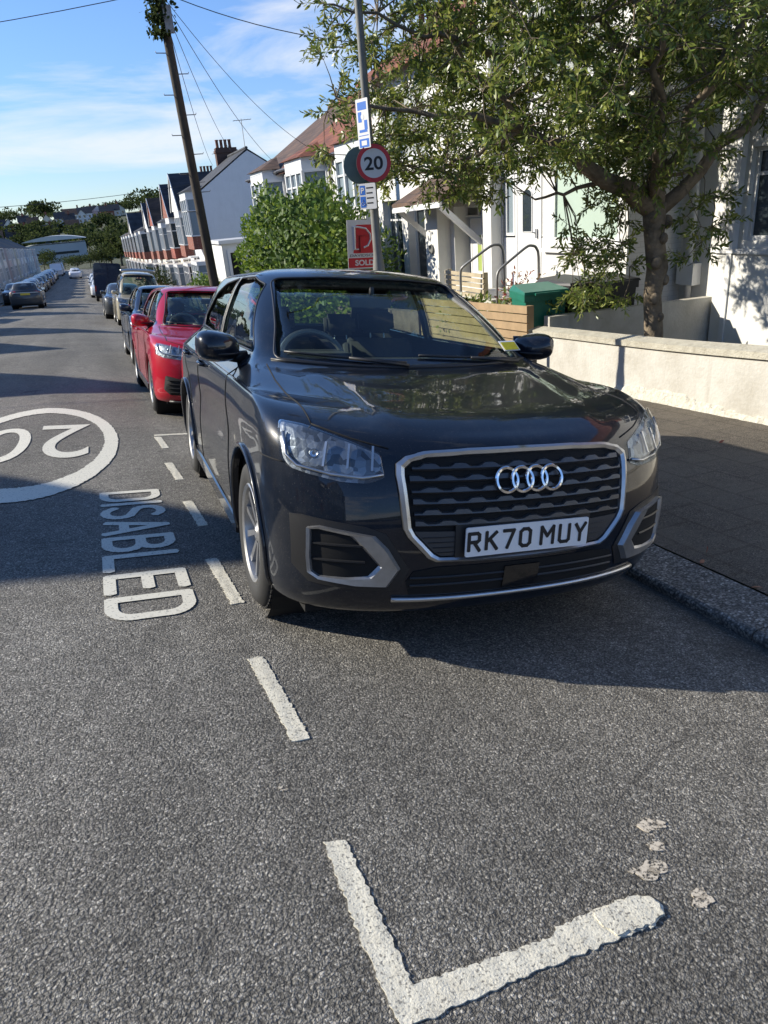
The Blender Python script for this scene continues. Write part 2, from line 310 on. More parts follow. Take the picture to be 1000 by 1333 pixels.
# ------------------------------------------------------------ road markings: thick worn paint draped on the tarmac
def paint_mat():
    m, b, N, L = node_mat('line_paint', .75)
    tc = N('ShaderNodeTexCoord').outputs['Object']
    n = N('ShaderNodeTexNoise', {'Vector': tc, 'Scale': 26., 'Detail': 9., 'Roughness': .75})
    r = N('ShaderNodeMapRange', {'Value': n.outputs['Fac'], 'From Min': .35, 'From Max': .7})
    x = N('ShaderNodeMixRGB', {'Fac': r.outputs[0], 'Color1': (.76, .72, .59, 1), 'Color2': (.56, .52, .41, 1)})
    g = N('ShaderNodeTexNoise', {'Vector': tc, 'Scale': 120., 'Detail': 3.})
    gr = N('ShaderNodeMapRange', {'Value': g.outputs['Fac'], 'From Min': .55, 'From Max': .66, 'To Min': 0., 'To Max': .85})
    y = N('ShaderNodeMixRGB', {'Fac': gr.outputs[0], 'Color1': x.outputs[0], 'Color2': (.16, .15, .13, 1)})
    L(y.outputs[0], b.inputs['Base Color'])
    v = N('ShaderNodeTexNoise', {'Vector': tc, 'Scale': 170., 'Detail': 3.}); ck = N('ShaderNodeTexVoronoi', {'Vector': tc, 'Scale': 11.}, feature='DISTANCE_TO_EDGE')
    cr = N('ShaderNodeMapRange', {'Value': ck.outputs[0], 'From Min': 0., 'From Max': .05}); s0 = N('ShaderNodeMath', {0: n.outputs['Fac'], 1: v.outputs['Fac']}, operation='ADD'); wv = N('ShaderNodeTexWave', {'Vector': tc, 'Scale': 5.5, 'Distortion': 5., 'Detail': 3.}, bands_direction='X'); wq = N('ShaderNodeMath', {0: wv.outputs['Fac'], 1: .45}, operation='MULTIPLY'); s = N('ShaderNodeMath', {0: s0.outputs[0], 1: wq.outputs[0]}, operation='ADD')
    bp = N('ShaderNodeBump', {'Height': s.outputs[0], 'Strength': .6, 'Distance': .004}); L(bp.outputs[0], b.inputs['Normal'])
    return m
def thin_paint_mat():
    """letters worn thin: stones show through"""
    m, b, N, L = node_mat('worn_letter_paint', .75)
    tc = N('ShaderNodeTexCoord').outputs['Object']
    g = N('ShaderNodeTexNoise', {'Vector': tc, 'Scale': 75., 'Detail': 4., 'Roughness': .7})
    gr = N('ShaderNodeMapRange', {'Value': g.outputs['Fac'], 'From Min': .56, 'From Max': .66, 'To Min': 0., 'To Max': .8})
    y = N('ShaderNodeMixRGB', {'Fac': gr.outputs[0], 'Color1': (.70, .67, .56, 1), 'Color2': (.15, .145, .135, 1)})
    L(y.outputs[0], b.inputs['Base Color'])
    v = N('ShaderNodeTexVoronoi', {'Vector': tc, 'Scale': 110.})
    bp = N('ShaderNodeBump', {'Height': v.outputs['Distance'], 'Strength': -.6, 'Distance': .005}); L(bp.outputs[0], b.inputs['Normal'])
    return m
def scuff_mat():
    """last traces of old paint: broken up by the stones"""
    m, b, N, L = node_mat('scuffed_paint_traces', .85); b.inputs['Base Color'].default_value = (.60, .53, .42, 1); tc = N('ShaderNodeTexCoord').outputs['Object']
    a = N('ShaderNodeTexNoise', {'Vector': tc, 'Scale': 60., 'Detail': 5., 'Roughness': .75}); q = N('ShaderNodeMapRange', {'Value': a.outputs['Fac'], 'From Min': .44, 'From Max': .52}); L(q.outputs[0], b.inputs['Alpha']); return m
PAINT = paint_mat(); PAINT2 = thin_paint_mat(); SCUFF = scuff_mat()
def outline(poly, step=.02, jit=.004, seed=0):
    r = random.Random(seed); out = []
    for i in range(len(poly)):
        a = Vector(poly[i]); b = Vector(poly[(i+1) % len(poly)]); n = max(1, int((b-a).length/step))
        for k in range(n):
            p = a+(b-a)*k/n; out.append((p.x+r.uniform(-jit, jit), p.y+r.uniform(-jit, jit)))
    return out
def drape(name, polys, m=PAINT, lift=.004, jit=.0045, step=.011, gf=None, **k):
    gf = gf or G; mb = MB()
    for i, poly in enumerate(polys):
        o = outline(poly, step, jit, i+len(poly)) if step else poly
        cdt = geometry.delaunay_2d_cdt([Vector(p) for p in o], [], [list(range(len(o)))], 1, 1e-6)
        pts = [(p.x, p.y, gf(p.x, p.y)+lift) for p in cdt[0]]
        fs = [tuple(f) for f in cdt[2]]
        def up(f):
            a, b, c = (Vector(pts[q]) for q in f[:3]); return f if (b-a).cross(c-a).z > 0 else tuple(reversed(f))
        fs = [up(f) for f in fs]
        mb.add(pts, fs)
        n = len(o); w = [(x, y, gf(x, y)+lift) for x, y in o]+[(x, y, gf(x, y)-.004) for x, y in o]
        mb.add(w, [(q, (q+1) % n, n+(q+1) % n, n+q) for q in range(n)])
    return mb.build(name, m, kind='structure', **k)
W = .030
# the near L: long leg then a thick patched foot with a rounded end
leg = [(-.985, -.69), (-.931, -.70), (-.930, -1.132), (-.80, -1.14), (-.60, -1.14), (-.57, -1.124), (-.50, -1.120), (-.40, -1.112), (-.34, -1.116), (-.308, -1.135), (-.302, -1.16), (-.318, -1.186), (-.36, -1.200), (-.45, -1.198), (-.60, -1.20), (-.80, -1.205), (-.99, -1.215), (-.995, -1.0)]
drape('bay_marking', [leg], jit=.0045, lift=.004)
patch = [(-.47, -1.124), (-.40, -1.116), (-.345, -1.12), (-.314, -1.137), (-.308, -1.16), (-.322, -1.182), (-.37, -1.195), (-.46, -1.190), (-.475, -1.15)]
drape('paint_patch', [patch], jit=.0035, lift=.008)
for y0, y1, xo in ((.335, -.244, -.938), (1.475, .86, -.937), (2.63, 2.06, -.925), (3.83, 3.235, -.936), (4.99, 4.43, -.93)):
    d = .014
    drape('bay_marking', [[(xo-W-d, y0), (xo+W-d, y0), (xo+W+d, y1), (xo-W+d, y1)]], jit=.0045)
drape('bay_marking', [[(-.965, 5.11), (-.2, 5.13), (.9, 5.14), (.9, 5.08), (-.2, 5.06), (-.965, 5.04)]])
# splashes of old paint
rb = random.Random(3); sp = []
for cx_, cy_, r_ in ((-.146, -.938, .022), (-.12, -.945, .012), (-.185, -1.008, .016), (-.265, -1.072, .020), (-.235, -1.062, .024), (-.205, -1.185, .018), (-.195, -1.165, .014), (-1.035, -.45, .009), (-.30, -1.05, .009), (-.17, -.97, .006)):
    sp.append([(cx_+r_*rb.uniform(.6, 1.25)*math.cos(a*math.pi/7), cy_+r_*.8*rb.uniform(.6, 1.25)*math.sin(a*math.pi/7)) for a in range(14)])
drape('paint_splash', [[(cx2+(x-cx2)*1.5, cy2+(y-cy2)*1.5) for x, y in q] for q in sp for cx2, cy2 in [(sum(p[0] for p in q)/len(q), sum(p[1] for p in q)/len(q))]], m=SCUFF, jit=.003, step=.008, lift=.003)

def text_mesh(txt, off=0.0, size=1.0):
    cu = bpy.data.curves.new('t', 'FONT'); cu.body = txt; cu.size = size; cu.offset = off; cu.resolution_u = 6; cu.fill_mode = 'FRONT'
    o = bpy.data.objects.new('t', cu); COL.objects.link(o)
    dg = bpy.context.evaluated_depsgraph_get(); me = bpy.data.meshes.new_from_object(o.evaluated_get(dg))
    vs = [v.co.copy() for v in me.vertices]; fs = [tuple(p.vertices) for p in me.polygons]
    bpy.data.objects.remove(o); bpy.data.curves.remove(cu); bpy.data.meshes.remove(me)
    return vs, fs
def text_box(txt, off=0.0):
    """letters normalised to x 0..aspect, y 0..1"""
    vs, fs = text_mesh(txt, off)
    x0 = min(v.x for v in vs); x1 = max(v.x for v in vs); y0 = min(v.y for v in vs); y1 = max(v.y for v in vs); s = y1-y0
    return [((v.x-x0)/s, (v.y-y0)/s) for v in vs], fs, (x1-x0)/s
def put_text(mb, txt, f, w, h_, off=0.0, m=0, flip=False):
    """f(x, y) -> 3-D point; text scaled to w x h_"""
    vs, fs, a = text_box(txt, off)
    mb.add([f(x/a*w, y*h_) for x, y in vs], [tuple(reversed(q)) for q in fs] if flip else fs, m)
def _arc(cx_, cy_, rx, ry, a0, a1, n=7): return [(cx_+rx*math.cos(R(a0+(a1-a0)*i/n)), cy_+ry*math.sin(R(a0+(a1-a0)*i/n))) for i in range(n+1)]
STROKES = {
 'R': [[(0, 0), (0, 1), (.42, 1), (.52, .9), (.52, .60), (.42, .50), (0, .50)], [(.25, .50), (.54, 0)]],
 'K': [[(0, 0), (0, 1)], [(.52, 1), (.04, .48)], [(.17, .60), (.54, 0)]],
 '7': [[(0, 1), (.52, 1), (.20, 0)]], '0': 'O',
 'M': [[(0, 0), (0, 1), (.32, .45), (.64, 1), (.64, 0)]], 'U': [[(0, 1), (0, .12), (.10, 0), (.42, 0), (.52, .12), (.52, 1)]],
 'Y': [[(0, 1), (.27, .48), (.54, 1)], [(.27, .50), (.27, 0)]],
 'D': [[(0, 0), (0, 1), (.22, 1)]+_arc(.24, .72, .28, .28, 80, 0)+_arc(.24, .28, .28, .28, 0, -80)+[(.22, 0), (0, 0)]], 'I': [[(0, 0), (0, 1)]],
 'S': [[(0, .16)]+_arc(.26, .25, .26, .25, 215, 405, 9)+_arc(.26, .75, .26, .25, 225, 35, 9)],
 'A': [[(0, 0), (.27, 1), (.54, 0)], [(.10, .30), (.44, .30)]],
 'B': [[(0, 0), (0, 1), (.24, 1)]+_arc(.24, .765, .24, .235, 80, -80)+[(.05, .53)], [(.24, .53)]+_arc(.26, .265, .26, .265, 80, -80)+[(.24, 0), (0, 0)]],
 'L': [[(0, 1), (0, 0), (.50, 0)]], 'E': [[(.50, 0), (0, 0), (0, 1), (.50, 1)], [(0, .52), (.42, .52)]]}
def stroke_glyph(ch, t, w=None):
    """glyph outline triangles in a 1-high box, stroke thickness t (x) by t (y)"""
    if STROKES[ch] == 'O': L_ = [[(0, .15), (.14, 0), (.38, 0), (.52, .15), (.52, .85), (.38, 1), (.14, 1), (0, .85), (0, .15), (.07, .075)]]
    else: L_ = STROKES[ch]
    tx, ty = t; polys = []
    for l in L_:
        l = [Vector((x, y*(1-ty)+ty/2)) for x, y in l]
        for i in range(len(l)-1):
            a, b = l[i], l[i+1]; d = (b-a).normalized(); nx = Vector((-d.y, d.x)); n_ = Vector((nx.x*tx/2, nx.y*ty/2)); e = Vector((d.x*tx/2, d.y*ty/2))
            ea = e if i > 0 else e*(1 if ch not in 'KYRA' else .5); eb = e
            c_ = .6
            polys.append([a-n_-ea*c_, a-ea, a+n_-ea*c_, b+n_+eb*c_, b+eb, b-n_+eb*c_])
    pts = []; fcs = []
    for p in polys: fcs.append(list(range(len(pts), len(pts)+len(p)))); pts += p
    r = geometry.delaunay_2d_cdt(pts, [], fcs, 0, 1e-6)
    ps = [tuple(p) for p in r[0]]; x0 = min(p[0] for p in ps); x1 = max(p[0] for p in ps)
    out = []
    def inp(x, y):
        for p in polys:
            k = len(p); sg = [(p[(i+1) % k].x-p[i].x)*(y-p[i].y)-(p[(i+1) % k].y-p[i].y)*(x-p[i].x) for i in range(k)]
            if all(q_ <= 1e-7 for q_ in sg) or all(q_ >= -1e-7 for q_ in sg): return True
        return False
    for f in r[2]:
        if not inp(sum(ps[q][0] for q in f)/len(f), sum(ps[q][1] for q in f)/len(f)): continue
        a, b, c = (Vector(ps[q]) for q in f[:3]); out.append(tuple(f) if (b-a).cross(c-a) > 0 else tuple(reversed(f)))
    return [(x-x0, y) for x, y in ps], out, x1-x0
# DISABLED, read from the kerb: letter tops towards the bay
mb = MB(); yy = 3.005
for ch in 'DISABLED':
    vs, fs, w_ = stroke_glyph(ch, (.155, .145)); k_ = .395
    if ch == 'I': k_ = .38
    pp = [(-1.485+y*.39, yy-x*k_) for x, y in vs]
    mb.add([(X, Y, G(X, Y)+.005) for X, Y in pp], fs); yy -= w_*k_+.034
print('letter end', yy)
mb.build('road_lettering', PAINT2, kind='structure')
# speed roundel: stretched ring with 20 upside down to us
RC = (-2.02, 5.02); n = 96; ringo = []
for i in range(n):
    a = 2*math.pi*i/n; ringo.append((RC[0]+.72*math.cos(a), RC[1]+2.09*math.sin(a)))
ringi = [(RC[0]+.575*math.cos(2*math.pi*i/n), RC[1]+1.60*math.sin(2*math.pi*i/n)) for i in range(n)]
mb = MB(); rr = random.Random(5); sub = 3
vo = []; 
for i in range(n*sub):
    a = 2*math.pi*i/(n*sub)
    for (rx, ry, q) in ((.72, 2.09, 1), (.66, 1.90, 0), (.60, 1.70, 1)):
        x = RC[0]+rx*math.cos(a)+q*rr.uniform(-.006, .006); y = RC[1]+ry*math.sin(a)+q*rr.uniform(-.012, .012); vo.append((x, y, G(x, y)+.006))
N3 = n*sub
mb.add(vo, [(3*i+k+1, 3*((i+1) % N3)+k+1, 3*((i+1) % N3)+k, 3*i+k)[::-1] for i in range(N3) for k in (0, 1)])
for txt, xr in (('2', -1.545), ('0', -2.055)):
    def f(x, y, xr=xr): X = xr-x; Y = 5.86-y; return (X, Y, G(X, Y)+.006)
    put_text(mb, txt, f, .44, 1.62, .0)
mb.build('speed_roundel', PAINT2, kind='structure')

# ------------------------------------------------------------ vehicles
# car frame: u to the right seen from the front, v backwards from the nose, w up
def herm(P, sub):
    """chordal cubic interpolation over axis 0 (levels); P: (K, N, 3)"""
    K = len(P); out = []
    d = np.linalg.norm(np.diff(P, axis=0), axis=2)+1e-5
    T_ = np.zeros_like(P)
    for k in range(K):
        if k == 0: T_[k] = (P[1]-P[0])/d[0][:, None]
        elif k == K-1: T_[k] = (P[k]-P[k-1])/d[k-1][:, None]
        else:
            a = (P[k]-P[k-1])/d[k-1][:, None]; b = (P[k+1]-P[k])/d[k][:, None]
            w = (d[k]/(d[k]+d[k-1]))[:, None]; T_[k] = a*w+b*(1-w)
    for k in range(K-1):
        n = sub[k] if isinstance(sub, list) else sub
        for i in range(n):
            t = i/n; h00 = 2*t**3-3*t*t+1; h10 = t**3-2*t*t+t; h01 = -2*t**3+3*t*t; h11 = t**3-t*t
            out.append(h00*P[k]+h10*d[k][:, None]*T_[k]+h01*P[k+1]+h11*d[k][:, None]*T_[k+1])
    out.append(P[-1]); return np.array(out)
def body_surface(LV, nf=18, ns=34, nr=14, sub=5, bumps=()):
    lev = []
    for L in LV:
        vf, Df, U, pf, wf, wsf, wsr, wr, vr, Dr, pr = L
        pts = []
        for i in range(nf):
            th = (i/nf)*math.pi/2; s = math.sin(th)**(2/pf); c = math.cos(th)**(2/pf)
            pts.append((U*s, vf+Df*(1-c), wf+(wsf-wf)*s**2.2))
        a = vf+Df; b = vr-Dr
        for i in range(ns+1):
            t = i/ns; pts.append((U, a+(b-a)*t, wsf+(wsr-wsf)*t))
        for i in range(1, nr+1):
            th = math.pi/2*(1-i/nr); s = math.sin(th)**(2/pr) if th > 1e-6 else 0; c = math.cos(th)**(2/pr) if th < math.pi/2 else 0
            pts.append((U*s, vr-Dr*(1-c), wr+(wsr-wr)*s**2.2))
        lev.append(pts)
    P = herm(np.array(lev), sub)
    v = P[..., 1]; w = P[..., 2]; u = P[..., 0]
    for (cv, cw, sv, sw, amp) in [b_ for b_ in bumps if b_[0] != 'crease']:

        k = amp*np.exp(-((v-cv)/sv)**2-((w-cw)/sw)**2)*np.clip(u/.7, 0, 1)**4; P[..., 0] += k
    for bb in bumps:
        if bb[0] == 'crease':      # raised centre of the bonnet with crisp edges
            _, v0, v1, u0, u1, amp = bb; t = np.clip((v-v0)/(v1-v0), 0, 1); line = u0+(u1-u0)*t; e = np.clip((line-u)/.035, 0, 1); e = e*e*(3-2*e); f = np.clip((v-v0)/.10, 0, 1)*np.clip((v1-v)/.12, 0, 1); on = (w > .84) & (v < v1) & (v > v0)
            P[..., 2] += np.where(on, amp*e*f, 0)
    return P
def grid_mesh(P):
    """half grid -> closed mirrored mesh"""
    K, N, _ = P.shape; Q = np.concatenate([P, (P[:, 1:-1]*np.array([-1, 1, 1]))[:, ::-1]], axis=1); M_ = Q.shape[1]
    bm = bmesh.new(); vs = [[bm.verts.new(tuple(Q[k, i])) for i in range(M_)] for k in range(K)]
    for k in range(K-1):
        for i in range(M_):
            j = (i+1) % M_
            try: bm.faces.new((vs[k][i], vs[k][j], vs[k+1][j], vs[k+1][i]))
            except ValueError: pass
    bmesh.ops.remove_doubles(bm, verts=bm.verts, dist=.0006)
    bmesh.ops.dissolve_degenerate(bm, dist=.0004, edges=bm.edges)
    bmesh.ops.recalc_face_normals(bm, faces=bm.faces)
    if sum(f.normal.z*f.calc_area() for f in bm.faces) < 0: bmesh.ops.reverse_faces(bm, faces=bm.faces)
    bm.normal_update()
    return bm
AX = {'f': (0, 2, 1), 's': (1, 2, 0), 't': (0, 1, 2)}       # (a, b, depth) indices
def cut_hole(bm, poly, ax, rng_):
    """remove the part of the surface inside convex 2-D polygon poly, where depth coordinate within rng_"""
    a, b, d = AX[ax]; n = len(poly); area = sum(poly[i][0]*poly[(i+1) % n][1]-poly[(i+1) % n][0]*poly[i][1] for i in range(n))
    if area < 0: poly = poly[::-1]
    lo = [min(p[i] for p in poly)-.08 for i in (0, 1)]; hi = [max(p[i] for p in poly)+.08 for i in (0, 1)]
    def near(c): return lo[0] <= c[a] <= hi[0] and lo[1] <= c[b] <= hi[1] and rng_[0] <= c[d] <= rng_[1]
    planes = []
    for i in range(n):
        p, q = poly[i], poly[(i+1) % n]; nx, ny = q[1]-p[1], -(q[0]-p[0]); l = math.hypot(nx, ny)
        co = [0, 0, 0]; no = [0, 0, 0]; co[a] = p[0]; co[b] = p[1]; no[a] = nx/l; no[b] = ny/l; planes.append((Vector(co), Vector(no)))
    for co, no in planes:
        fs = [f for f in bm.faces if near(f.calc_center_median())]
        es = set(e for f in fs for e in f.edges); vs = set(v for f in fs for v in f.verts)
        bmesh.ops.bisect_plane(bm, geom=list(vs)+list(es)+fs, dist=1e-5, plane_co=co, plane_no=no)
    dead = [f for f in bm.faces if rng_[0] <= f.calc_center_median()[d] <= rng_[1] and all((f.calc_center_median()-co).dot(no) < 0 for co, no in planes)]
    bmesh.ops.delete(bm, geom=dead, context='FACES')
class Shell:
    def __init__(s, LV, bumps=(), **k):
        s.P = body_surface(LV, bumps=bumps, **k); s.bm = grid_mesh(s.P); s.tree = BVHTree.FromBMesh(s.bm)
    def hit(s, ax, x, y, side=1):
        if ax == 'f': o, d = Vector((x, -2, y)), Vector((0, 1, 0))
        elif ax == 'b': o, d = Vector((x, 9, y)), Vector((0, -1, 0))
        elif ax == 's': o, d = Vector((3*side, x, y)), Vector((-side, 0, 0))
        else: o, d = Vector((x, y, 4)), Vector((0, 0, -1))
        h_ = s.tree.ray_cast(o, d)
        return (h_[0], h_[1]) if h_[0] is not None else (None, None)
    def at(s, ax, x, y, side=1, off=0.):
        p, n = s.hit(ax, x, y, side)
        if p is None:
            q = {'f': Vector((x, .3, y)), 'b': Vector((x, 4, y)), 's': Vector((.8*side, x, y)), 't': Vector((x, y, 1))}[ax]
            p, n, _, _ = s.tree.find_nearest(q)
        # smooth normal: average of neighbours
        return p+n*off
    def panel(s, poly, ax='f', side=1, off=.004, thick=.012, step=.035, edge=.03):
        """solid patch following the surface: returns (verts, faces)"""
        n = len(poly); bd = []
        for i in range(n):
            a = Vector(poly[i][:2]); b = Vector(poly[(i+1) % n][:2]); k = max(1, int((b-a).length/edge))
            bd += [a+(b-a)*j/k for j in range(k)]
        xs = [p.x for p in bd]; ys = [p.y for p in bd]; inner = []
        def inside(x, y, m=.012):
            c = False; md = 9
            for i in range(len(bd)):
                p, q = bd[i], bd[(i+1) % len(bd)]
                if (p.y > y) != (q.y > y) and x < (q.x-p.x)*(y-p.y)/(q.y-p.y)+p.x: c = not c
                md = min(md, (p.x-x)**2+(p.y-y)**2)
            return c and md > m*m
        if step:
            x = min(xs)+step/2
            while x < max(xs):
                y = min(ys)+step/2
                while y < max(ys):
                    if inside(x, y, step*.45): inner.append(Vector((x, y)))
                    y += step
                x += step
        pts = bd+inner
        r = geometry.delaunay_2d_cdt(pts, [], [list(range(len(bd)))], 1, 1e-6)
        ps = r[0]; fs = [tuple(f) for f in r[2]]
        top = []; bot = []
        for p in ps:
            h_, nn = s.hit(ax, p.x, p.y, side)
            if h_ is None:
                q = {'f': Vector((p.x, .3, p.y)), 'b': Vector((p.x, 4, p.y)), 's': Vector((.8*side, p.x, p.y)), 't': Vector((p.x, p.y, 1))}[ax]
                h_, nn, _, _ = s.tree.find_nearest(q)
            top.append(h_+nn*off); bot.append(h_+nn*(off-thick))
        f0 = fs[0]; nrm = (top[f0[1]]-top[f0[0]]).cross(top[f0[2]]-top[f0[0]])
        ref = {'f': Vector((0, -1, 0)), 'b': Vector((0, 1, 0)), 's': Vector((side, 0, 0)), 't': Vector((0, 0, 1))}[ax]
        if nrm.dot(ref) < 0: fs = [tuple(reversed(f)) for f in fs]
        m = len(top); V = top+bot; F = fs+[tuple(m+i for i in reversed(f)) for f in fs]
        # rim from boundary edges
        cnt = {}
        for f in fs:
            for i in range(len(f)):
                e = (f[i], f[(i+1) % len(f)]); cnt[e] = 1
        for (a, b) in list(cnt):
            if (b, a) not in cnt: F.append((b, a, m+a, m+b))
        return V, F
    def line(s, pts, ax='f', side=1, off=0., step=.03):
        out = []
        for i in range(len(pts)-1):
            a = Vector(pts[i]); b = Vector(pts[i+1]); k = max(1, int((b-a).length/step))
            for j in range(k): q = a+(b-a)*j/k; out.append(s.at(ax, q.x, q.y, side, off))
        out.append(s.at(ax, pts[-1][0], pts[-1][1], side, off)); return out
def strip(mb, pts, w, h_, nf, m=0):
    """flat moulding along pts, width w, height h_ standing out along nf(p)"""
    n = len(pts); vs = []
    for i, p in enumerate(pts):
        t = (pts[min(i+1, n-1)]-pts[max(i-1, 0)]).normalized(); nn = nf(p); x = t.cross(nn).normalized()
        vs += [p-x*w/2-nn*.006, p-x*w/2*.8+nn*h_, p+x*w/2*.8+nn*h_, p+x*w/2-nn*.006]
    fs = [(4*i+k, 4*i+k+1, 4*i+k+5, 4*i+k+4) for i in range(n-1) for k in range(3)]+[(0, 3, 2, 1), (4*n-4, 4*n-3, 4*n-2, 4*n-1)]
    mb.add(vs, fs, m)
def resample(poly, step, closed=True):
    out = []; n = len(poly)
    for i in range(n if closed else n-1):
        a = Vector(poly[i]); b = Vector(poly[(i+1) % n]); k = max(1, int((b-a).length/step)); out += [a+(b-a)*j/k for j in range(k)]
    if not closed: out.append(Vector(poly[-1]))
    return out
def rounded(poly, r=.03, n=4):
    out = []; N = len(poly)
    for i in range(N):
        p = Vector(poly[i]); a = Vector(poly[i-1]); b = Vector(poly[(i+1) % N]); da = (a-p); db = (b-p)
        q = min(r, da.length*.45, db.length*.45); A = p+da.normalized()*q; B = p+db.normalized()*q
        for k in range(n+1): t = k/n; out.append(tuple(A*(1-t)**2+p*2*t*(1-t)+B*t*t))
    return out

def wheel(parent, u, v, r=.334, wd=.21, rim=.215, spokes=5, side=1, steer=0, far=False, style='twin'):
    e = empty('wheel', (0, 0, 0)); e.parent = parent; e.location = (u, v, r); e.rotation_euler = (0, 0, steer)
    s = side; n = 20 if far else 56
    t = MB(); hw = wd/2
    prof = [(rim+.004, -hw+.01), (rim+.02, -hw), ((r+rim)/2, -hw-.004), (r-.028, -hw+.004), (r-.008, -hw+.026), (r, -hw+.05)]
    prof += [(r, -hw*.36), (r-.006, -hw*.33), (r-.006, -hw*.27), (r, -hw*.24), (r, hw*.24), (r-.006, hw*.27), (r-.006, hw*.33), (r, hw*.36)] if not far else []
    prof += [(r, hw-.05), (r-.008, hw-.026), (r-.028, hw-.004), ((r+rim)/2, hw+.004), (rim+.02, hw), (rim+.004, hw-.01), (rim-.01, 0), (rim+.004, -hw+.01)]
    t.lathe([(a, b*s) for a, b in prof], n, axis='x')
    if not far:      # tread blocks
        for k in range(60):
            a = 2*math.pi*k/60
            for x0, x1 in ((-hw+.032, -hw*.40), (hw*.40, hw-.032)):
                M_ = Matrix.Rotation(a, 4, 'X'); t.box(min(x0, x1), max(x0, x1), -.012, .010, r-.004, r+.0035, M=M_)
    o = t.build('tyre', MT['rubber'], e, angle=35)
    m = MB(); fc = (hw-.012)*s
    m.lathe([(rim+.008, fc+.004*s), (rim+.002, fc+.010*s), (rim-.012, fc+.002*s), (rim-.022, fc-.045*s), (rim-.03, -hw*s*.8)], n, axis='x')
    m.lathe([(.0, fc-.012*s), (.026, fc-.012*s), (.034, fc-.018*s), (.06, fc-.03*s), (.062, fc-.06*s), (.0, fc-.06*s)], 24, axis='x')
    if not far:
        for k in range(spokes):
            for dd in ((-.16, .16) if style == 'twin' else (0,)):
                a = 2*math.pi*k/spokes+.3; M_ = Matrix.Rotation(a, 4, 'X')
                w0 = .013 if style == 'twin' else .03; y0 = dd*.12; y1 = dd*.42
                vs = [M_ @ Vector((x, y, z)) for z, yc, w_, x0 in ((.045, y0, w0*.9, fc-.022*s), (rim-.012, y1, w0*1.25, fc-.008*s)) for (x, y) in ((x0, yc-w_), (x0, yc+w_), (x0-.035*s, yc+w_), (x0-.035*s, yc-w_))]
                m.add(vs, [(0, 1, 5, 4), (1, 2, 6, 5), (2, 3, 7, 6), (3, 0, 4, 7), (4, 5, 6, 7)])
    m.build('rim', MT['alloy'], e, angle=30)
    b = MB(); b.lathe([(0, fc-.075*s), (.15, fc-.075*s), (.155, fc-.085*s), (.155, fc-.10*s)], 24, axis='x'); b.lathe([(.155, -hw*s*.2), (rim-.02, -hw*s*.3)], 24, axis='x')
    b.build('brake_disc', MT['dark'] if far else MT['galv'], e)
    return e

def arch_poly(cv, cw, r, n=22, flat=None):
    return [(cv+r*math.cos(2*math.pi*k/n), cw+r*math.sin(2*math.pi*k/n)) for k in range(n)]

AUDI = [ # vf,  Df,  U,   pf,  wf,   wsf,  wsr,  wr,   vr,   Dr,  pr
 (.16, .50, .80, 2.3, .190, .185, .20, .24, 4.06, .40, 3.0),
 (.055, .48, .862, 2.4, .222, .215, .22, .26, 4.15, .42, 3.0),
 (.020, .47, .880, 2.4, .30, .27, .30, .34, 4.17, .42, 3.0),
 (.000, .46, .890, 2.35, .44, .42, .44, .48, 4.185, .42, 3.0),
 (.004, .46, .896, 2.3, .60, .60, .62, .64, 4.19, .42, 3.0),
 (.030, .46, .896, 2.2, .735, .76, .78, .80, 4.17, .42, 3.0),
 (.062, .47, .892, 2.15, .808, .86, .88, .92, 4.14, .42, 3.0),
 (.100, .47, .884, 2.1, .850, .905, .93, .97, 4.12, .42, 3.0),
 (.19, .48, .878, 2.1, .888, .948, .968, 1.01, 4.10, .42, 3.0),
 (.50, .52, .846, 2.2, .942, .972, 1.00, 1.04, 4.08, .40, 3.0),
 (.84, .45, .798, 2.4, .985, 1.025, 1.045, 1.06, 4.05, .38, 3.0),
 (1.05, .33, .765, 2.5, 1.018, 1.050, 1.07, 1.08, 4.02, .36, 3.0),
 (1.12, .32, .748, 2.5, 1.045, 1.070, 1.085, 1.10, 4.00, .36, 3.0),
 (1.37, .31, .705, 2.5, 1.185, 1.20, 1.20, 1.20, 3.94, .34, 3.0),
 (1.64, .29, .655, 2.5, 1.325, 1.325, 1.32, 1.31, 3.84, .32, 3.0),
 (1.84, .27, .612, 2.5, 1.415, 1.405, 1.40, 1.40, 3.76, .30, 3.0),
 (1.93, .27, .582, 2.5, 1.448, 1.438, 1.435, 1.435, 3.72, .30, 3.0),
 (2.05, .28, .52, 2.5, 1.474, 1.466, 1.462, 1.455, 3.68, .30, 2.8),
 (2.25, .28, .38, 2.5, 1.494, 1.490, 1.484, 1.470, 3.60, .30, 2.6),
 (2.50, .25, .20, 2.3, 1.503, 1.501, 1.494, 1.478, 3.45, .28, 2.4),
 (2.75, .10, .002, 2.0, 1.506, 1.506, 1.498, 1.482, 3.20, .10, 2.0)]
AUDI_BUMPS = [(.83, .60, .34, .28, .020), (3.43, .60, .36, .28, .022), (2.1, .70, 1.2, .10, -.016), (2.1, .93, 1.4, .06, .006)]
def make_warp(vm=None, wm=None, us=1.0):
    V0 = [0, 1.12, 1.93, 3.72, 4.19]; W0 = [0, .85, 1.07, 1.506]
    vm = vm or V0; wm = wm or W0
    fv = lambda v: float(np.interp(v, V0, vm)) if v > 0 else v+vm[0]
    fw = lambda w: float(np.interp(w, W0, wm))
    def poly(p, ax='s'):
        return [(fv(a), fw(b)) for a, b in p] if ax == 's' else [(a*us, fw(b)) for a, b in p]
    def levels(LV):
        out = []
        for (vf, Df, U, pf, wf, wsf, wsr, wr, vr, Dr, pr) in LV:
            a = fv(vf); b = fv(vf+Df); c = fv(vr); d = fv(vr-Dr)
            out.append((a, b-a, U*us, pf, fw(wf), fw(wsf), fw(wsr), fw(wr), c, c-d, pr))
        return out
    return fv, fw, poly, levels
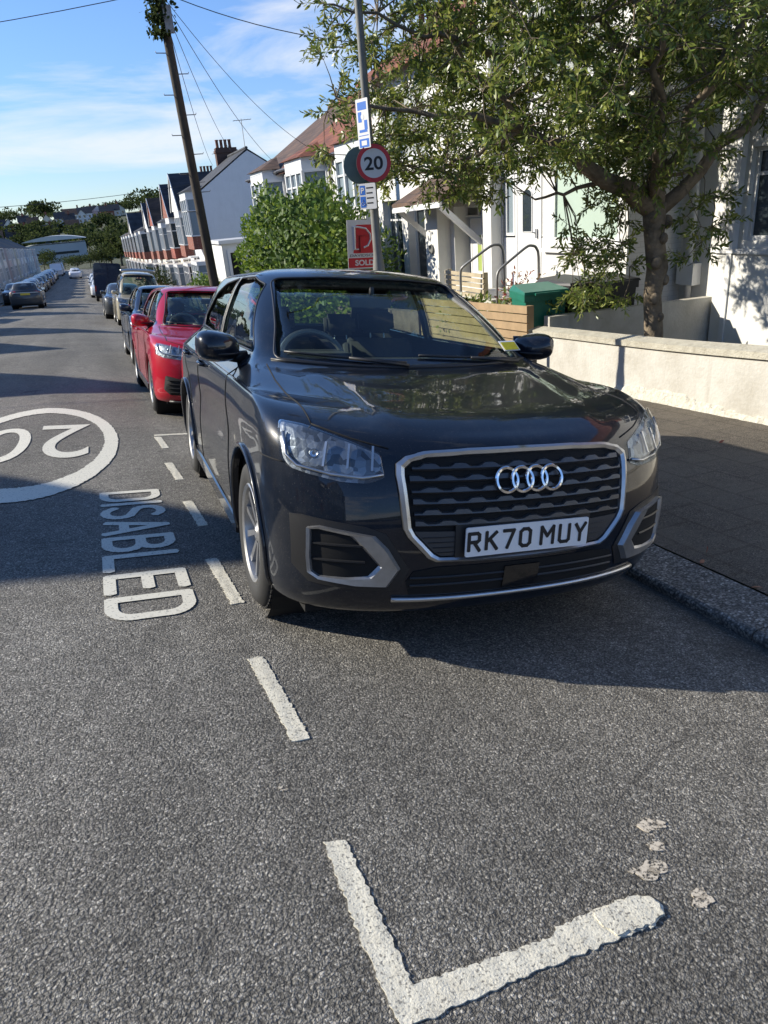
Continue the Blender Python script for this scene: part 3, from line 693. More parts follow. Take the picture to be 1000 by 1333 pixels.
GLASS_S1 = [(1.44, 1.080), (1.93, 1.392), (2.14, 1.432), (2.61, 1.432), (2.60, 1.088)]
GLASS_S2 = [(2.67, 1.09), (2.68, 1.432), (3.10, 1.405), (3.36, 1.345), (3.56, 1.18), (3.52, 1.12)]
GLASS_F = [(-.672, 1.066), (-.615, 1.20), (-.545, 1.405), (-.50, 1.425), (-.25, 1.436), (.25, 1.436), (.50, 1.425), (.545, 1.405), (.615, 1.20), (.672, 1.066), (.40, 1.044), (0, 1.036), (-.40, 1.044)]
GLASS_R = [(-.56, 1.12), (-.53, 1.36), (-.45, 1.40), (.45, 1.40), (.53, 1.36), (.56, 1.12)]
HEAD = [(-.832, .905), (-.765, .897), (-.721, .884), (-.625, .853), (-.534, .818), (-.526, .742), (-.585, .722), (-.668, .724), (-.766, .742), (-.824, .757), (-.842, .785), (-.845, .85)]
mir = lambda p: [(-a, b) for a, b in p][::-1]

def build_car(name, label, cat, body_m, M_, spec=None, group=None, plate=None, hero=False, lo=False, style='hatch', interior=True, tail=False, dirty_glass=None):
    spec = spec or {}
    fv, fw, wp, lv = make_warp(spec.get('vm'), spec.get('wm'), spec.get('us', 1.0)); us = spec.get('us', 1.0)
    wbf, wbr = spec.get('axles', (.83, 3.43)); wr_ = spec.get('wr', .334)
    root = empty(name, mat=M_, label=label, cat=cat, group=group)
    kw = dict(nf=(30 if hero else 18), ns=34, nr=14, sub=5) if not lo else dict(nf=7, ns=12, nr=6, sub=1)
    bumps = [(wbf, .6, .34, .28, .02), (wbr, .6, .36, .28, .022)] + AUDI_BUMPS[2:] + ([('crease', .16, 1.10, .46, .60, .011)] if hero else [])
    S = Shell(lv(AUDI), bumps, **kw)
    bm = S.bm
    v_mid = fv(2.4)
    gf, gs1, gs2, gr = wp(GLASS_F, 'f'), wp(GLASS_S1), wp(GLASS_S2), wp(GLASS_R, 'f')
    if not lo:
        cut_hole(bm, gf[:10], 'f', (-1, v_mid))
        cut_hole(bm, gr, 'f', (v_mid, 9))
        for sd in ((.3, 2), (-2, -.3)):
            cut_hole(bm, gs1, 's', sd); cut_hole(bm, gs2, 's', sd)
    for sd in ((.45, 2), (-2, -.45)):
        for ax_ in (wbf, wbr): cut_hole(bm, arch_poly(ax_, wr_+.005, wr_+.045, 30 if not lo else 14), 's', sd)
    for e in bm.edges:
        if e.is_boundary: e.smooth = False
    for f in bm.faces: f.smooth = True
    me = bpy.data.meshes.new('body'); bm.to_mesh(me); bm.free(); me.materials.append(body_m); me.materials.append(MT['dark'])
    bo = bpy.data.objects.new('body', me); COL.objects.link(bo); bo.parent = root
    if not lo:
        so = bo.modifiers.new('skin', 'SOLIDIFY'); so.thickness = .022; so.offset = -1; so.material_offset = 1; so.material_offset_rim = 0
    # underside + wheel wells
    m = MB(); W2 = .80*us; L_ = fv(4.19)
    m.box(-W2+.03, W2-.03, fv(.30), L_-.22, .17, .23)
    for s in (-1, 1):
        for ax_ in (wbf, wbr):
            m.lathe([(wr_+.05, s*.89*us-s*.03), (wr_+.05, s*.56), (0.0, s*.55)], 26 if not lo else 10, axis='x', M=Matrix.Translation((0, ax_, wr_+.005)))
    m.build('underbody', MT['dark'], root)
    # glass
    G_ = [('windscreen', gf, 'f', 1), ('rear_window', gr, 'b', 1), ('side_window', gs1, 's', 1), ('side_window', gs1, 's', -1), ('side_window', gs2, 's', 1), ('side_window', gs2, 's', -1)]
    for nm, p, ax, sd in G_:
        q = rounded(p, .03, 3) if not lo else p
        V, F = S.panel(q, ax, sd, off=(-.008 if not lo else .006), thick=.004 if not lo else .01, step=.09 if not lo else .25, edge=.05 if not lo else .3)
        mm = (MT['glass'] if not lo else MT['wpane']) if not (dirty_glass and nm != 'windscreen') else dirty_glass
        mesh_obj(nm, V, F, mm, root, smooth=True)
        if not lo:   # rubber surround
            t = MB(); pts = S.line([tuple(x) for x in resample(q, .04)]+[q[0]], ax, sd, -.002)
            t.tube(pts[:-1], .006, 6, closed=True); t.build('window_seal', MT['black'], root, smooth=True)
    if not lo and hero:   # black ceramic border inside the windscreen
        inn = [(-.632, 1.105), (-.585, 1.22), (-.518, 1.385), (-.48, 1.40), (-.25, 1.408), (.25, 1.408), (.48, 1.40), (.518, 1.385), (.585, 1.22), (.632, 1.105), (.40, 1.082), (0, 1.074), (-.40, 1.082)]
        a_ = resample(gf, .9); t = MB()
        for i in range(13):
            j = (i+1) % 13; k_ = 8
            for s_ in range(k_):
                f0 = s_/k_; f1 = (s_+1)/k_
                q4 = [Vector(gf[i]).lerp(Vector(gf[j]), f0), Vector(gf[i]).lerp(Vector(gf[j]), f1), Vector(inn[i]).lerp(Vector(inn[j]), f1), Vector(inn[i]).lerp(Vector(inn[j]), f0)]
                t.add([S.at('f', x.x, x.y, 1, -.014) for x in q4], [(0, 1, 2, 3)])
        t.build('windscreen_border', MT['dark'], root)
    # lights
    hd = wp(HEAD, 'f') if 'head' not in spec else spec['head']
    for sd, p in ((-1, hd), (1, mir(hd))):
        p2 = rounded(p, .010, 2) if not lo else p
        V, F = S.panel(p2, 'f', 1, off=.002, thick=.02, step=.03 if not lo else .3, edge=.03 if not lo else .3)
        hl = mesh_obj('headlight', V, F, MT['lampin'] if not lo else MT['satin'], root, smooth=False)
        if not lo:
            V, F = S.panel(p2, 'f', 1, off=.016, thick=.004, step=.04, edge=.03); mesh_obj('lens', V, F, MT['hglass'], hl, smooth=True)
            c = MB(); xs = [a for a, b in p]; x0, x1 = min(xs), max(xs)
            r_ = MB()
            for k in range(3):
                f_ = (.30, .52, .76)[k]; ux = x0+(x1-x0)*f_ if sd < 0 else x1-(x1-x0)*f_; wz = fw(.80+.02*(1-f_))
                pc = S.at('f', ux, wz, 1, .0); nn = (S.hit('f', ux, wz)[1] or Vector((0, -1, 0)))
                q = nn.to_track_quat('Z', 'Y').to_matrix().to_4x4(); q.translation = pc
                r_.lathe([(.016, .004), (.018, .003), (.010, .0015), (0, .001)], 16, M=q) if k == 0 else None
                c = MB(); c.box(-.004, .004, -.045, .045, .003, .012, M=q @ Matrix.Translation((.045, 0, 0))); c.build('divider', MT['satin'], hl)
            r_.build('reflector', MT['chrome'], hl, smooth=True)
            t = MB(); lo_ = [S.at('f', a, b, 1, .012) for a, b in ([(-.53, fw(.752)), (-.60, fw(.740)), (-.70, fw(.748)), (-.80, fw(.768)), (-.828, fw(.80)), (-.828, fw(.87))] if sd < 0 else [(.53, fw(.752)), (.60, fw(.740)), (.70, fw(.748)), (.80, fw(.768)), (.828, fw(.80)), (.828, fw(.87))])]
            t.tube(lo_, .006, 6); t.build('light_strip', MT['satin'], hl, smooth=True)
    tl = [(-.80, .90), (-.50, .92), (-.50, 1.02), (-.80, 1.02)] if 'tail' not in spec else spec['tail']; tl = wp(tl, 'f')
    for p in (tl, mir(tl)):
        V, F = S.panel(p, 'b', 1, off=.006, thick=.02, step=.08, edge=.08); mesh_obj('tail_light', V, F, MT['taillight'], root, smooth=True)
    # shut lines
    if not lo:
        t = MB(); nf = lambda p: Vector((0, 0, 1))
        bl = [(-.455, .835), (-.52, .845), (-.60, .872), (-.69, .90), (-.735, .915)]
        for s in (-1, 1):
            pts = S.line([(s*.735*us, fv(.33)), (s*.735*us, fv(.6)), (s*.738*us, fv(.95)), (s*.722*us, fv(1.20))], 't', 1, .0005); t.tube(pts, .0035, 5); t.build('bonnet_seam', MT['dark'], root, smooth=True); t = MB()
            for ln in ([(1.36, .30), (1.37, .60), (1.40, .85), (1.45, 1.06)], [(2.62, .30), (2.63, 1.08)], [(3.05, .60), (3.20, .80), (3.58, .95), (3.62, 1.10)], [(1.36, .30), (3.0, .30)]):
                t.tube(S.line([(fv(a), fw(b)) for a, b in ln], 's', s, .0005), .0035, 5); t.build('shut_line', MT['dark'], root, smooth=True); t = MB()
        pts = S.line([(-.735*us, fw(.905)), (-.62*us, fw(.868)), (-.50*us, fw(.838))], 'f', 1, .0005); t.tube(pts, .0035, 5); t.build('bonnet_seam', MT['dark'], root, smooth=True); t = MB()
        pts = S.line([(.735*us, fw(.905)), (.62*us, fw(.868)), (.50*us, fw(.838))], 'f', 1, .0005); t.tube(pts, .0035, 5)
        t.build('bonnet_seam', MT['dark'], root, smooth=True)
        for s in (-1, 1):
            for v_ in (2.40, 3.30):
                t = MB(); a = S.at('s', fv(v_)-.09, fw(.935), s, .022); b = S.at('s', fv(v_)+.09, fw(.940), s, .022); c0 = S.at('s', fv(v_)-.095, fw(.935), s, 0); c1 = S.at('s', fv(v_)+.095, fw(.940), s, 0)
                t.tube([c0, a, (a+b)/2+Vector((s*.006, 0, 0)), b, c1], .011, 8); t.build('door_handle', body_m, root, smooth=True)
        # sill and arch trims
        for s in (-1, 1):
            t = MB(); pts = S.line([(fv(wbf)+wr_+.07, .245), (wbr-wr_-.07, .245)], 's', s, .004, .1); strip(t, pts, .085, .012, lambda p, s=s: Vector((s, 0, 0)))
            t.build('sill', MT['black'] if not hero else body_m, root)
        # scuttle + wipers
        t = MB(); cp = [S.at('f', u_*us, fw(1.030+.028*(u_/.69)**2), 1, .002) for u_ in np.linspace(-.69, .69, 22)]
        t.tube(cp, .007, 6); t.build('scuttle', MT['black'], root, smooth=True)
        for u0, u1 in ((-.05, -.62), (.60, .04)):
            t = MB(); a = S.at('f', u0*us, fw(1.055), 1, .015); b = S.at('f', u1*us, fw(1.10), 1, .014); 
            pts = [S.at('f', (u0+(u1-u0)*k/8)*us, fw(1.040+.03*k/8+.02*abs(u0+(u1-u0)*k/8)), 1, .012) for k in range(9)]
            t.tube(pts, .007, 6); t.tube([pts[4]+Vector((0, -.02, .0)), pts[0]+Vector((0, -.04, -.01))], .009, 6); t.build('wiper', MT['black'], root, smooth=True)
    # mirrors
    for s in (-1, 1):
        mv = fv(1.47); mz = fw(1.098)
        bm2 = bmesh.new(); bmesh.ops.create_icosphere(bm2, subdivisions=3 if not lo else 1, radius=1)
        for v in bm2.verts:
            x, y, z = v.co; sg = lambda a, p: math.copysign(abs(a)**p, a)
            x, z = sg(x, .60), sg(z, .66); y = y if y < 0 else y*.35
            k = 1-.22*(x*s < 0)*abs(x) ; v.co = (s*(.905*us)+x*.112, mv+.06+y*.13*k-(.02*x*s), mz+z*.078*k+.010*x*s)
        me = bpy.data.meshes.new('door_mirror'); bm2.to_mesh(me); bm2.free(); me.materials.append(body_m if spec.get('mirror_body', True) else MT['trimblack'])
        me.polygons.foreach_set('use_smooth', [True]*len(me.polygons)); o = bpy.data.objects.new('door_mirror', me); COL.objects.link(o); o.parent = root
        t = MB(); t.tube([(s*.76*us, mv+.07, fw(1.045)), (s*.84*us, mv+.06, mz-.05), (s*.93*us, mv+.05, mz-.03)], [.035, .026, .03], 8); t.build('mirror_arm', MT['black'], o, smooth=True)
        t = MB(); t.box(s*.905*us-.09, s*.905*us+.09, mv+.104, mv+.112, mz-.06, mz+.06); t.build('mirror_glass', MT['chrome'], o)
        if not lo:
            t = MB(); t.tube([(s*.905*us+x*.112*1.0, mv+.06-.128*math.sqrt(max(0, 1-(x)**2))*.93+.0, mz-.030) for x in np.linspace(-.88, .88, 12)], .006, 5); t.build('mirror_trim', MT['black'], o, smooth=True)
    # wheels
    w0 = None
    for s in (-1, 1):
        for ax_ in (wbf, wbr): wheel(root, s*(.895*us-.115), ax_, r=wr_, wd=.215, rim=wr_*.65, side=s, far=lo, spokes=5, style=spec.get('rim', 'twin'))
    # cabin
    if interior and not lo:
        t = MB(); z0 = .42; f_ = fv
        t.box(-.72*us, .72*us, f_(1.28), f_(1.78), fw(.78), fw(1.02)); t.box(-.66*us, .66*us, f_(1.20), f_(1.40), fw(.88), fw(1.01)); t.box(-.75*us, .75*us, f_(1.3), f_(3.7), .24, .38)
        t.box(-.48*us, -.20*us, f_(1.52), f_(1.80), fw(1.0), fw(1.065)) ; t.box(-.11, .11, f_(1.55), f_(2.6), .38, .62)
        t.box(-.72*us, .72*us, f_(3.55), f_(4.0), .38, fw(.98)); t.build('dashboard', MT['seatm'], root)
        def seat(u, v, w_, back=.60, hr=True):
            q = MB(); bm3 = bmesh.new()
            def rb(x0, x1, y0, y1, z0, z1, M3=None):
                b0 = len(bm3.verts); r = bmesh.ops.create_cube(bm3, size=1); 
                for vv in r['verts']: vv.co = Vector(((x0+x1)/2+vv.co.x*(x1-x0), (y0+y1)/2+vv.co.y*(y1-y0), (z0+z1)/2+vv.co.z*(z1-z0))); vv.co = M3 @ vv.co if M3 else vv.co
            ti = Matrix.Translation((u, v+.22, .50)) @ Matrix.Rotation(R(-17), 4, 'X')
            rb(u-w_/2, u+w_/2, v-.26, v+.26, .38, .54); rb(-w_/2, w_/2, -.06, .07, .0, back, ti)
            if hr: rb(-.13, .13, -.045, .05, back+.04, back+.21, ti)
            bmesh.ops.bevel(bm3, geom=list(bm3.edges), offset=.035, segments=3, affect='EDGES')
            me3 = bpy.data.meshes.new('seat'); bm3.to_mesh(me3); bm3.free(); me3.materials.append(MT['seatm']); me3.polygons.foreach_set('use_smooth', [True]*len(me3.polygons))
            o3 = bpy.data.objects.new('seat', me3); COL.objects.link(o3); o3.parent = root
            if hr: q.tube([ti @ Vector((-.05, 0, back-.02)), ti @ Vector((-.05, 0, back+.06))], .006, 6); q.tube([ti @ Vector((.05, 0, back-.02)), ti @ Vector((.05, 0, back+.06))], .006, 6); q.build('headrest_post', MT['satin'], o3)
        sh = fv(2.28)
        seat(-.36*us, sh, .50, back=.60*fw(1.2)/1.2); seat(.36*us, sh, .50, back=.60*fw(1.2)/1.2); seat(-.34*us, fv(3.12), .60, .54, True); seat(.34*us, fv(3.12), .60, .54, True)
        # steering wheel (driver sits on the left of the picture)
        t = MB(); ctr = Vector((-.36*us, fv(1.72), fw(1.00))); q = Matrix.Translation(ctr) @ Matrix.Rotation(R(62), 4, 'X')
        t.tube([q @ Vector((.185*math.cos(a), .185*math.sin(a), 0)) for a in np.linspace(0, 2*math.pi, 33)[:-1]], .016, 8, closed=True)
        for a in (0, math.pi, -math.pi/2): t.bar(q @ Vector((0, 0, .0)), q @ Vector((.18*math.cos(a), .18*math.sin(a), 0)), .05, .02)
        t.lathe([(0, .02), (.06, .015), (.07, -.02), (0, -.05)], 16, M=q); t.build('steering_wheel', MT['steer'], root, angle=40)
        t = MB(); mp_ = S.at('f', 0, fw(1.385), 1, -.05); t.bar(mp_+Vector((0, -.01, .0)), mp_+Vector((0, .0, .05)), .02); t.box(-.12, .12, mp_.y-.0, mp_.y+.03, mp_.z-.06, mp_.z+.005); t.build('interior_mirror', MT['black'], root)
    root['_shell'] = 0; del root['_shell']
    return root, S, fv, fw
def plate_obj(root, txt, M4, m, w=.52, h_=.111, nm='number_plate'):
    t = MB(); t.prism(rounded([(-w/2, 0), (w/2, 0), (w/2, h_), (-w/2, h_)], .008, 3), 0, .006, f=lambda x, y, z: M4 @ Vector((x, y, z)))
    o = t.build(nm, m, root)
    t = MB()
    if all(c in STROKES or c == ' ' for c in txt):
        x = 0; gl = []
        for c in txt:
            if c == ' ': x += .25; continue
            vs, fs, w_ = stroke_glyph(c, (.175, .175)); gl.append((x, vs, fs)); x += w_+.17
        tot = x-.17; s_ = .079
        for x0, vs, fs in gl: t.add([M4 @ Vector(((x0+a-tot/2)*s_, .016+b*s_, .0075)) for a, b in vs], fs)
    else: put_text(t, txt, lambda x, y: M4 @ Vector((x-w*.435, y+.016, .0075)), w*.87, h_*.715, .0)
    t.build('plate_lettering', MT['ink'], o)
    return o
MT['lampin'] = None
def lamp_inside():
    m, b, N, L = node_mat('lamp_inside', .42)
    tc = N('ShaderNodeTexCoord').outputs['Object']; b.inputs['Metallic'].default_value = .9
    v = N('ShaderNodeTexVoronoi', {'Vector': tc, 'Scale': 34.}); s = N('ShaderNodeSeparateColor', {'Color': v.outputs['Color']})
    r = N('ShaderNodeValToRGB', {'Fac': s.outputs[0]}); e = r.color_ramp.elements; e[0].color = (.10, .108, .12, 1); e[0].position = .1; e[1].color = (.36, .38, .41, 1); e[1].position = .95
    L(r.outputs[0], b.inputs['Base Color'])
    w = N('ShaderNodeTexNoise', {'Vector': tc, 'Scale': 40.}); mlt = N('ShaderNodeMath', {0: s.outputs[1], 1: w.outputs['Fac']}, operation='ADD')
    bp = N('ShaderNodeBump', {'Height': mlt.outputs[0], 'Strength': .2, 'Distance': .01}); L(bp.outputs[0], b.inputs['Normal'])
    return m
MT['lampin'] = lamp_inside(); MT['taillight'] = mat('tail_light_red', (.30, .01, .012), .15, coat=1); MT['steer'] = mat('steering_leather', (.10, .10, .105), .35)
def road_matrix(u0, y0, flip=False, yaw=0.):
    """car frame on the road: u0 = world x of the centre line, y0 = world y of the nose"""
    e = .5; z = G(u0, y0+2); nx = Vector((1, 0, (G(u0+.6, y0+2)-G(u0-.6, y0+2))/1.2)).normalized(); ny = Vector((0, 1, (G(u0, y0+3.4)-G(u0, y0+.8))/2.6)).normalized()
    nz = nx.cross(ny).normalized(); ny = nz.cross(nx)
    M_ = Matrix(((nx.x, ny.x, nz.x, 0), (nx.y, ny.y, nz.y, 0), (nx.z, ny.z, nz.z, 0), (0, 0, 0, 1)))
    M_ = M_ @ Matrix.Rotation(yaw+(math.pi if flip else 0), 4, 'Z')
    # put wheels on the ground: origin under the nose
    M_.translation = Vector((u0, y0, 0)); c = M_ @ Vector((0, 2.1, 0)); M_.translation.z += G(c.x, c.y)-c.z
    return M_

# ---- the black car in front
CARM = Matrix(((0.98988488, 0.02225518, 0.14011642, 0), (-0.03209983, 0.99714163, 0.06839722, 0), (-0.13819372, -0.07220308, 0.98776982, 0.0), (0, 0, 0, 1)))
BLACKP = paint('black_paint', (.006, .009, .016), .30, dirt=.09)
hero, HS, hfv, hfw = build_car('parked_car', 'black compact SUV with chrome-framed grille parked nearest the camera', 'car', BLACKP, CARM, dict(wm=[0, .85, 1.07, 1.532]), hero=True)
def fpanel(name, poly, m, off=.004, thick=.012, parent=None, step=.035, ax='f', smooth=True, edge=.03, r=0):
    V, F = HS.panel(rounded(poly, r, 3) if r else poly, ax, 1, off, thick, step, edge); o = mesh_obj(name, V, F, m, parent or hero, smooth=smooth)
    if smooth: o.data.set_sharp_from_angle(angle=R(40))
    return o
sym = lambda half: half+[(-a, b) for a, b in half[::-1]]
GO = sym([(0, .834), (.22, .832), (.385, .826), (.452, .812), (.488, .790), (.492, .752), (.474, .566), (.458, .535), (.385, .455), (.355, .440), (.18, .434), (0, .432)])
GI = sym([(0, .812), (.22, .810), (.375, .804), (.430, .792), (.455, .772), (.457, .75), (.442, .572), (.428, .545), (.362, .474), (.338, .460), (.18, .456), (0, .455)])
grille = fpanel('grille', GO, MT['dark'], off=.006, thick=.012)
# chrome frame: ring between GO and GI, domed
t = MB(); n = len(GO); K = 6
rows = []
for i in range(n):
    for k in range(K):
        o_ = Vector(GO[i]).lerp(Vector(GO[(i+1) % n]), k/K); i_ = Vector(GI[i]).lerp(Vector(GI[(i+1) % n]), k/K)
        rows.append([HS.at('f', o_.x, o_.y, 1, .000), HS.at('f', *o_.lerp(i_, .12), 1, .019), HS.at('f', *o_.lerp(i_, .55), 1, .025), HS.at('f', *o_.lerp(i_, .9), 1, .017), HS.at('f', *i_, 1, .004)])
NR = len(rows); t.add([p for r_ in rows for p in r_], [(5*i+k, 5*i+k+1, 5*((i+1) % NR)+k+1, 5*((i+1) % NR)+k) for i in range(NR) for k in range(4)])
fo = t.build('grille_frame', MT['satin_hi'] if 'satin_hi' in MT else MT['satin'], grille, angle=28)
# slats with the stepped pattern
def gx_at(w):  # half width of the opening at height w
    pts = [(.804, .375), (.772, .455), (.75, .457), (.572, .442), (.545, .428), (.474, .362), (.46, .338)]
    return float(np.interp(w, [p[0] for p in pts[::-1]], [p[1] for p in pts[::-1]]))
t = MB(); t2 = MB()
for r_ in range(6):
    wz = .788-.0385*r_-.012; per = .112; hw_ = gx_at(wz)-.012; ph = (r_ % 2)*.5
    x = -hw_; seg = []
    N_ = int(2*hw_/.014); prev = None
    for i in range(N_+1):
        x = -hw_+2*hw_*i/N_; f_ = (x/per+ph) % 1.0
        dz = .0 if f_ < .38 else (.011*(f_-.38)/.12 if f_ < .5 else (.011 if f_ < .88 else .011*(1-f_)/.12)); wide = .009+.35*dz
        p = [HS.at('f', x, wz+a, 1, o) for a, o in ((dz+.004, .008), (dz-.001, .020), (-.006-.0*dz, .021), (-.012, .009))]
        if prev: b = prev+p; t.add(b, [(k, k+1, k+5, k+4) for k in range(3)])
        prev = p
t.build('grille_slat', mat('slat_grey', (.085, .085, .088), .35, .5), grille)
# lower corner grilles beside the plate
for s in (-1, 1):
    half = [(.27, .552), (.432, .556), (.425, .545), (.362, .478), (.335, .462), (.27, .462)]
    o = fpanel('corner_grille', [(s*a, b) for a, b in (half if s > 0 else half[::-1])], mat('corner_grey', (.06, .06, .062), .5, .2), off=.012, thick=.008, parent=grille)
    t = MB()
    for k in range(4):
        z_ = .475+.019*k; xx = gx_at(z_)-.012
        t.tube([HS.at('f', s*(.275+(xx-.275)*q/6), z_, 1, .0135) for q in range(7)], .0022, 5)
    t.build('grille_bar', MT['black'], o)
# plinth + plate
fpanel('plate_plinth', [(-.285, .450), (.285, .450), (.285, .585), (-.285, .585)], MT['black'], off=.018, thick=.03, parent=grille)
PM = Matrix.Translation((0, -.028, .4625)) @ Matrix.Rotation(R(90), 4, 'X')
plate_obj(hero, 'RK70 MUY', PM, MT['plate_w'])
# four rings
t = MB()
for k in range(4):
    cx_ = -.090+.0618*k; pts = [Vector((cx_+.0425*math.cos(a), 0, .733+.0425*math.sin(a))) for a in np.linspace(0, 2*math.pi, 41)[:-1]]
    for p in pts: p.y = HS.at('f', p.x*.4, .733+(p.z-.733)).y-.030-(.003 if k % 2 else 0)
    n_ = len(pts)
    for i, p in enumerate(pts): pass
    vs = []
    for i, p in enumerate(pts):
        d = (p-Vector((cx_, p.y, .733))).normalized(); vs += [p-d*.0065, p-d*.004+Vector((0, -.006, 0)), p+d*.004+Vector((0, -.006, 0)), p+d*.0065]
    t.add(vs, [(4*i+k2, 4*((i+1) % n_)+k2, 4*((i+1) % n_)+k2+1, 4*i+k2+1) for i in range(n_) for k2 in range(3)])
t.build('ring_badge', MT['chrome'], grille, angle=50)
# bumper side vents
for s in (-1, 1):
    q = lambda p: [(s*-a, b) for a, b in p][::(1 if s < 0 else -1)]
    fpanel('vent_surround', q([(-.835, .592), (-.80, .597), (-.60, .570), (-.53, .545), (-.445, .41), (-.48, .325), (-.60, .322), (-.78, .342), (-.83, .40)]), MT['black'], off=.004, thick=.01)
    v_ = fpanel('side_vent', q([(-.775, .558), (-.66, .547), (-.60, .50), (-.545, .43), (-.585, .378), (-.75, .376), (-.775, .40)]), MT['dark'], off=.008, thick=.01)
    OUT = q([(-.782, .556), (-.745, .566), (-.565, .538), (-.52, .49), (-.475, .412), (-.515, .342), (-.62, .345), (-.745, .363), (-.779, .385), (-.784, .45)])
    INN = q([(-.768, .550), (-.745, .553), (-.655, .537), (-.615, .496), (-.558, .428), (-.592, .388), (-.66, .378), (-.745, .377), (-.765, .392), (-.770, .45)])
    t = MB(); rows = []; n = len(OUT)
    for i in range(n):
        for k in range(5):
            a = Vector(OUT[i]).lerp(Vector(OUT[(i+1) % n]), k/5); b = Vector(INN[i]).lerp(Vector(INN[(i+1) % n]), k/5)
            rows.append([HS.at('f', *a, 1, .002), HS.at('f', *a.lerp(b, .15), 1, .022), HS.at('f', *a.lerp(b, .8), 1, .018), HS.at('f', *b, 1, .004)])
    NR = len(rows); t.add([p for r_ in rows for p in r_], [(4*i+k, 4*i+k+1, 4*((i+1) % NR)+k+1, 4*((i+1) % NR)+k) for i in range(NR) for k in range(3)])
    t.build('vent_frame', MT['alloy'], v_, angle=28)
    t = MB()
    for z_ in (.44, .50): t.tube([HS.at('f', -s*-x if False else s*x, z_, 1, .010) for x in np.linspace(.60, .765, 8)], .005, 5)
    t.build('vent_bar', MT['black'], v_)
# lower intake and silver lip
li = fpanel('lower_intake', sym([(0, .415), (.34, .415), (.43, .40), (.455, .36), (.44, .305), (0, .300)]), MT['dark'], off=.004, thick=.01)
t = MB()
for z_ in (.345, .375): t.tube([HS.at('f', x, z_, 1, .006) for x in np.linspace(-.44, .44, 20)], .005, 5)
t.build('intake_bar', MT['black'], li); 
t = MB(); t.tube([HS.at('f', x, .283+.03*abs(x)**3, 1, .006) for x in np.linspace(-.50, .60, 50)], .011, 8); t.build('bumper_lip', MT['satin'], hero, smooth=True)
fpanel('radar_cover', [(-.075, .31), (.075, .31), (.075, .40), (-.075, .40)], MT['trimblack'], off=.012, thick=.012, parent=li)
# bumper seam by the arch and arch lips
t = MB()
for s_ in (-1, 1): t.tube(HS.line([(.31, .772), (.40, .775), (.47, .775)], 's', s_, .0005), .003, 5)
t.build('bumper_seam', MT['dark'], hero, smooth=True)
for s_ in (-1, 1):
    for av in (.83, 3.43):
        t = MB(); pp = [HS.at('s', av+.392*math.cos(a), .339+.392*math.sin(a), s_, .004) for a in np.linspace(R(-14), R(194), 34)]; t.tube(pp, .012, 6); t.build('arch_lip', BLACKP, hero, smooth=True)
# parking ticket under the wiper: a thing of its own
tk = empty('parking_ticket', mat=CARM @ Matrix.Translation(HS.at('f', .63, 1.10, 1, .025)) @ Matrix.Rotation(R(34), 4, 'X') @ Matrix.Rotation(R(4), 4, 'Z'), label='yellow penalty notice in a clear wallet on the black car windscreen corner', cat='parking ticket')
t = MB(); t.box(-.055, .045, -.042, .040, 0, .002); t.build('plastic_wallet', MT['plate_w'], tk)
t = MB(); t.box(-.048, .039, -.038, .026, .003, .005); t.build('notice', mat('ticket_yellow', (.60, .52, .02), .5, noise=(60, .25)), tk)

# ------------------------------------------------------------ buildings
def render_mat(name, c, dirt=.35, sc_=2.2, c2=None, bump=(45, .35, .004), rough=.85):
    m, b, N, L = node_mat(name, rough)
    tc = N('ShaderNodeTexCoord').outputs['Object']
    n = N('ShaderNodeTexNoise', {'Vector': tc, 'Scale': sc_, 'Detail': 9., 'Roughness': .7})
    r = N('ShaderNodeMapRange', {'Value': n.outputs['Fac'], 'From Min': .42, 'From Max': .8, 'To Min': 0., 'To Max': dirt})
    st = N('ShaderNodeMapping', {'Vector': tc, 'Scale': (9., 9., .5)}); n2 = N('ShaderNodeTexNoise', {'Vector': st.outputs[0], 'Scale': 1.3, 'Detail': 6.})
    r2 = N('ShaderNodeMapRange', {'Value': n2.outputs['Fac'], 'From Min': .52, 'From Max': .8, 'To Min': 0., 'To Max': dirt*.8})
    mx_ = N('ShaderNodeMath', {0: r.outputs[0], 1: r2.outputs[0]}, operation='MAXIMUM')
    x = N('ShaderNodeMixRGB', {'Fac': mx_.outputs[0], 'Color1': (*c, 1), 'Color2': (*(c2 or tuple(q*.45 for q in c)), 1)}); L(x.outputs[0], b.inputs['Base Color'])
    n3 = N('ShaderNodeTexNoise', {'Vector': tc, 'Scale': bump[0], 'Detail': 6.}); bp = N('ShaderNodeBump', {'Height': n3.outputs['Fac'], 'Strength': bump[1], 'Distance': bump[2]}); L(bp.outputs[0], b.inputs['Normal'])
    return m
def brick_mat(name, c1, c2, mortar, scale=1., offz=0.):
    m, b, N, L = node_mat(name, .9)
    tc = N('ShaderNodeTexCoord').outputs['Object']; sp_ = N('ShaderNodeSeparateXYZ', {0: tc}); a = N('ShaderNodeMath', {0: sp_.outputs[0], 1: sp_.outputs[1]}, operation='ADD')
    cb = N('ShaderNodeCombineXYZ', {0: a.outputs[0], 1: sp_.outputs[2]})
    k = N('ShaderNodeTexBrick', {'Vector': cb.outputs[0], 'Color1': (*c1, 1), 'Color2': (*c2, 1), 'Mortar': (*mortar, 1), 'Scale': 4.4*scale, 'Mortar Size': .018, 'Brick Width': 1.0, 'Row Height': .33})
    L(k.outputs['Color'], b.inputs['Base Color']); bp = N('ShaderNodeBump', {'Height': k.outputs['Fac'], 'Strength': -.5, 'Distance': .006}); L(bp.outputs[0], b.inputs['Normal'])
    return m
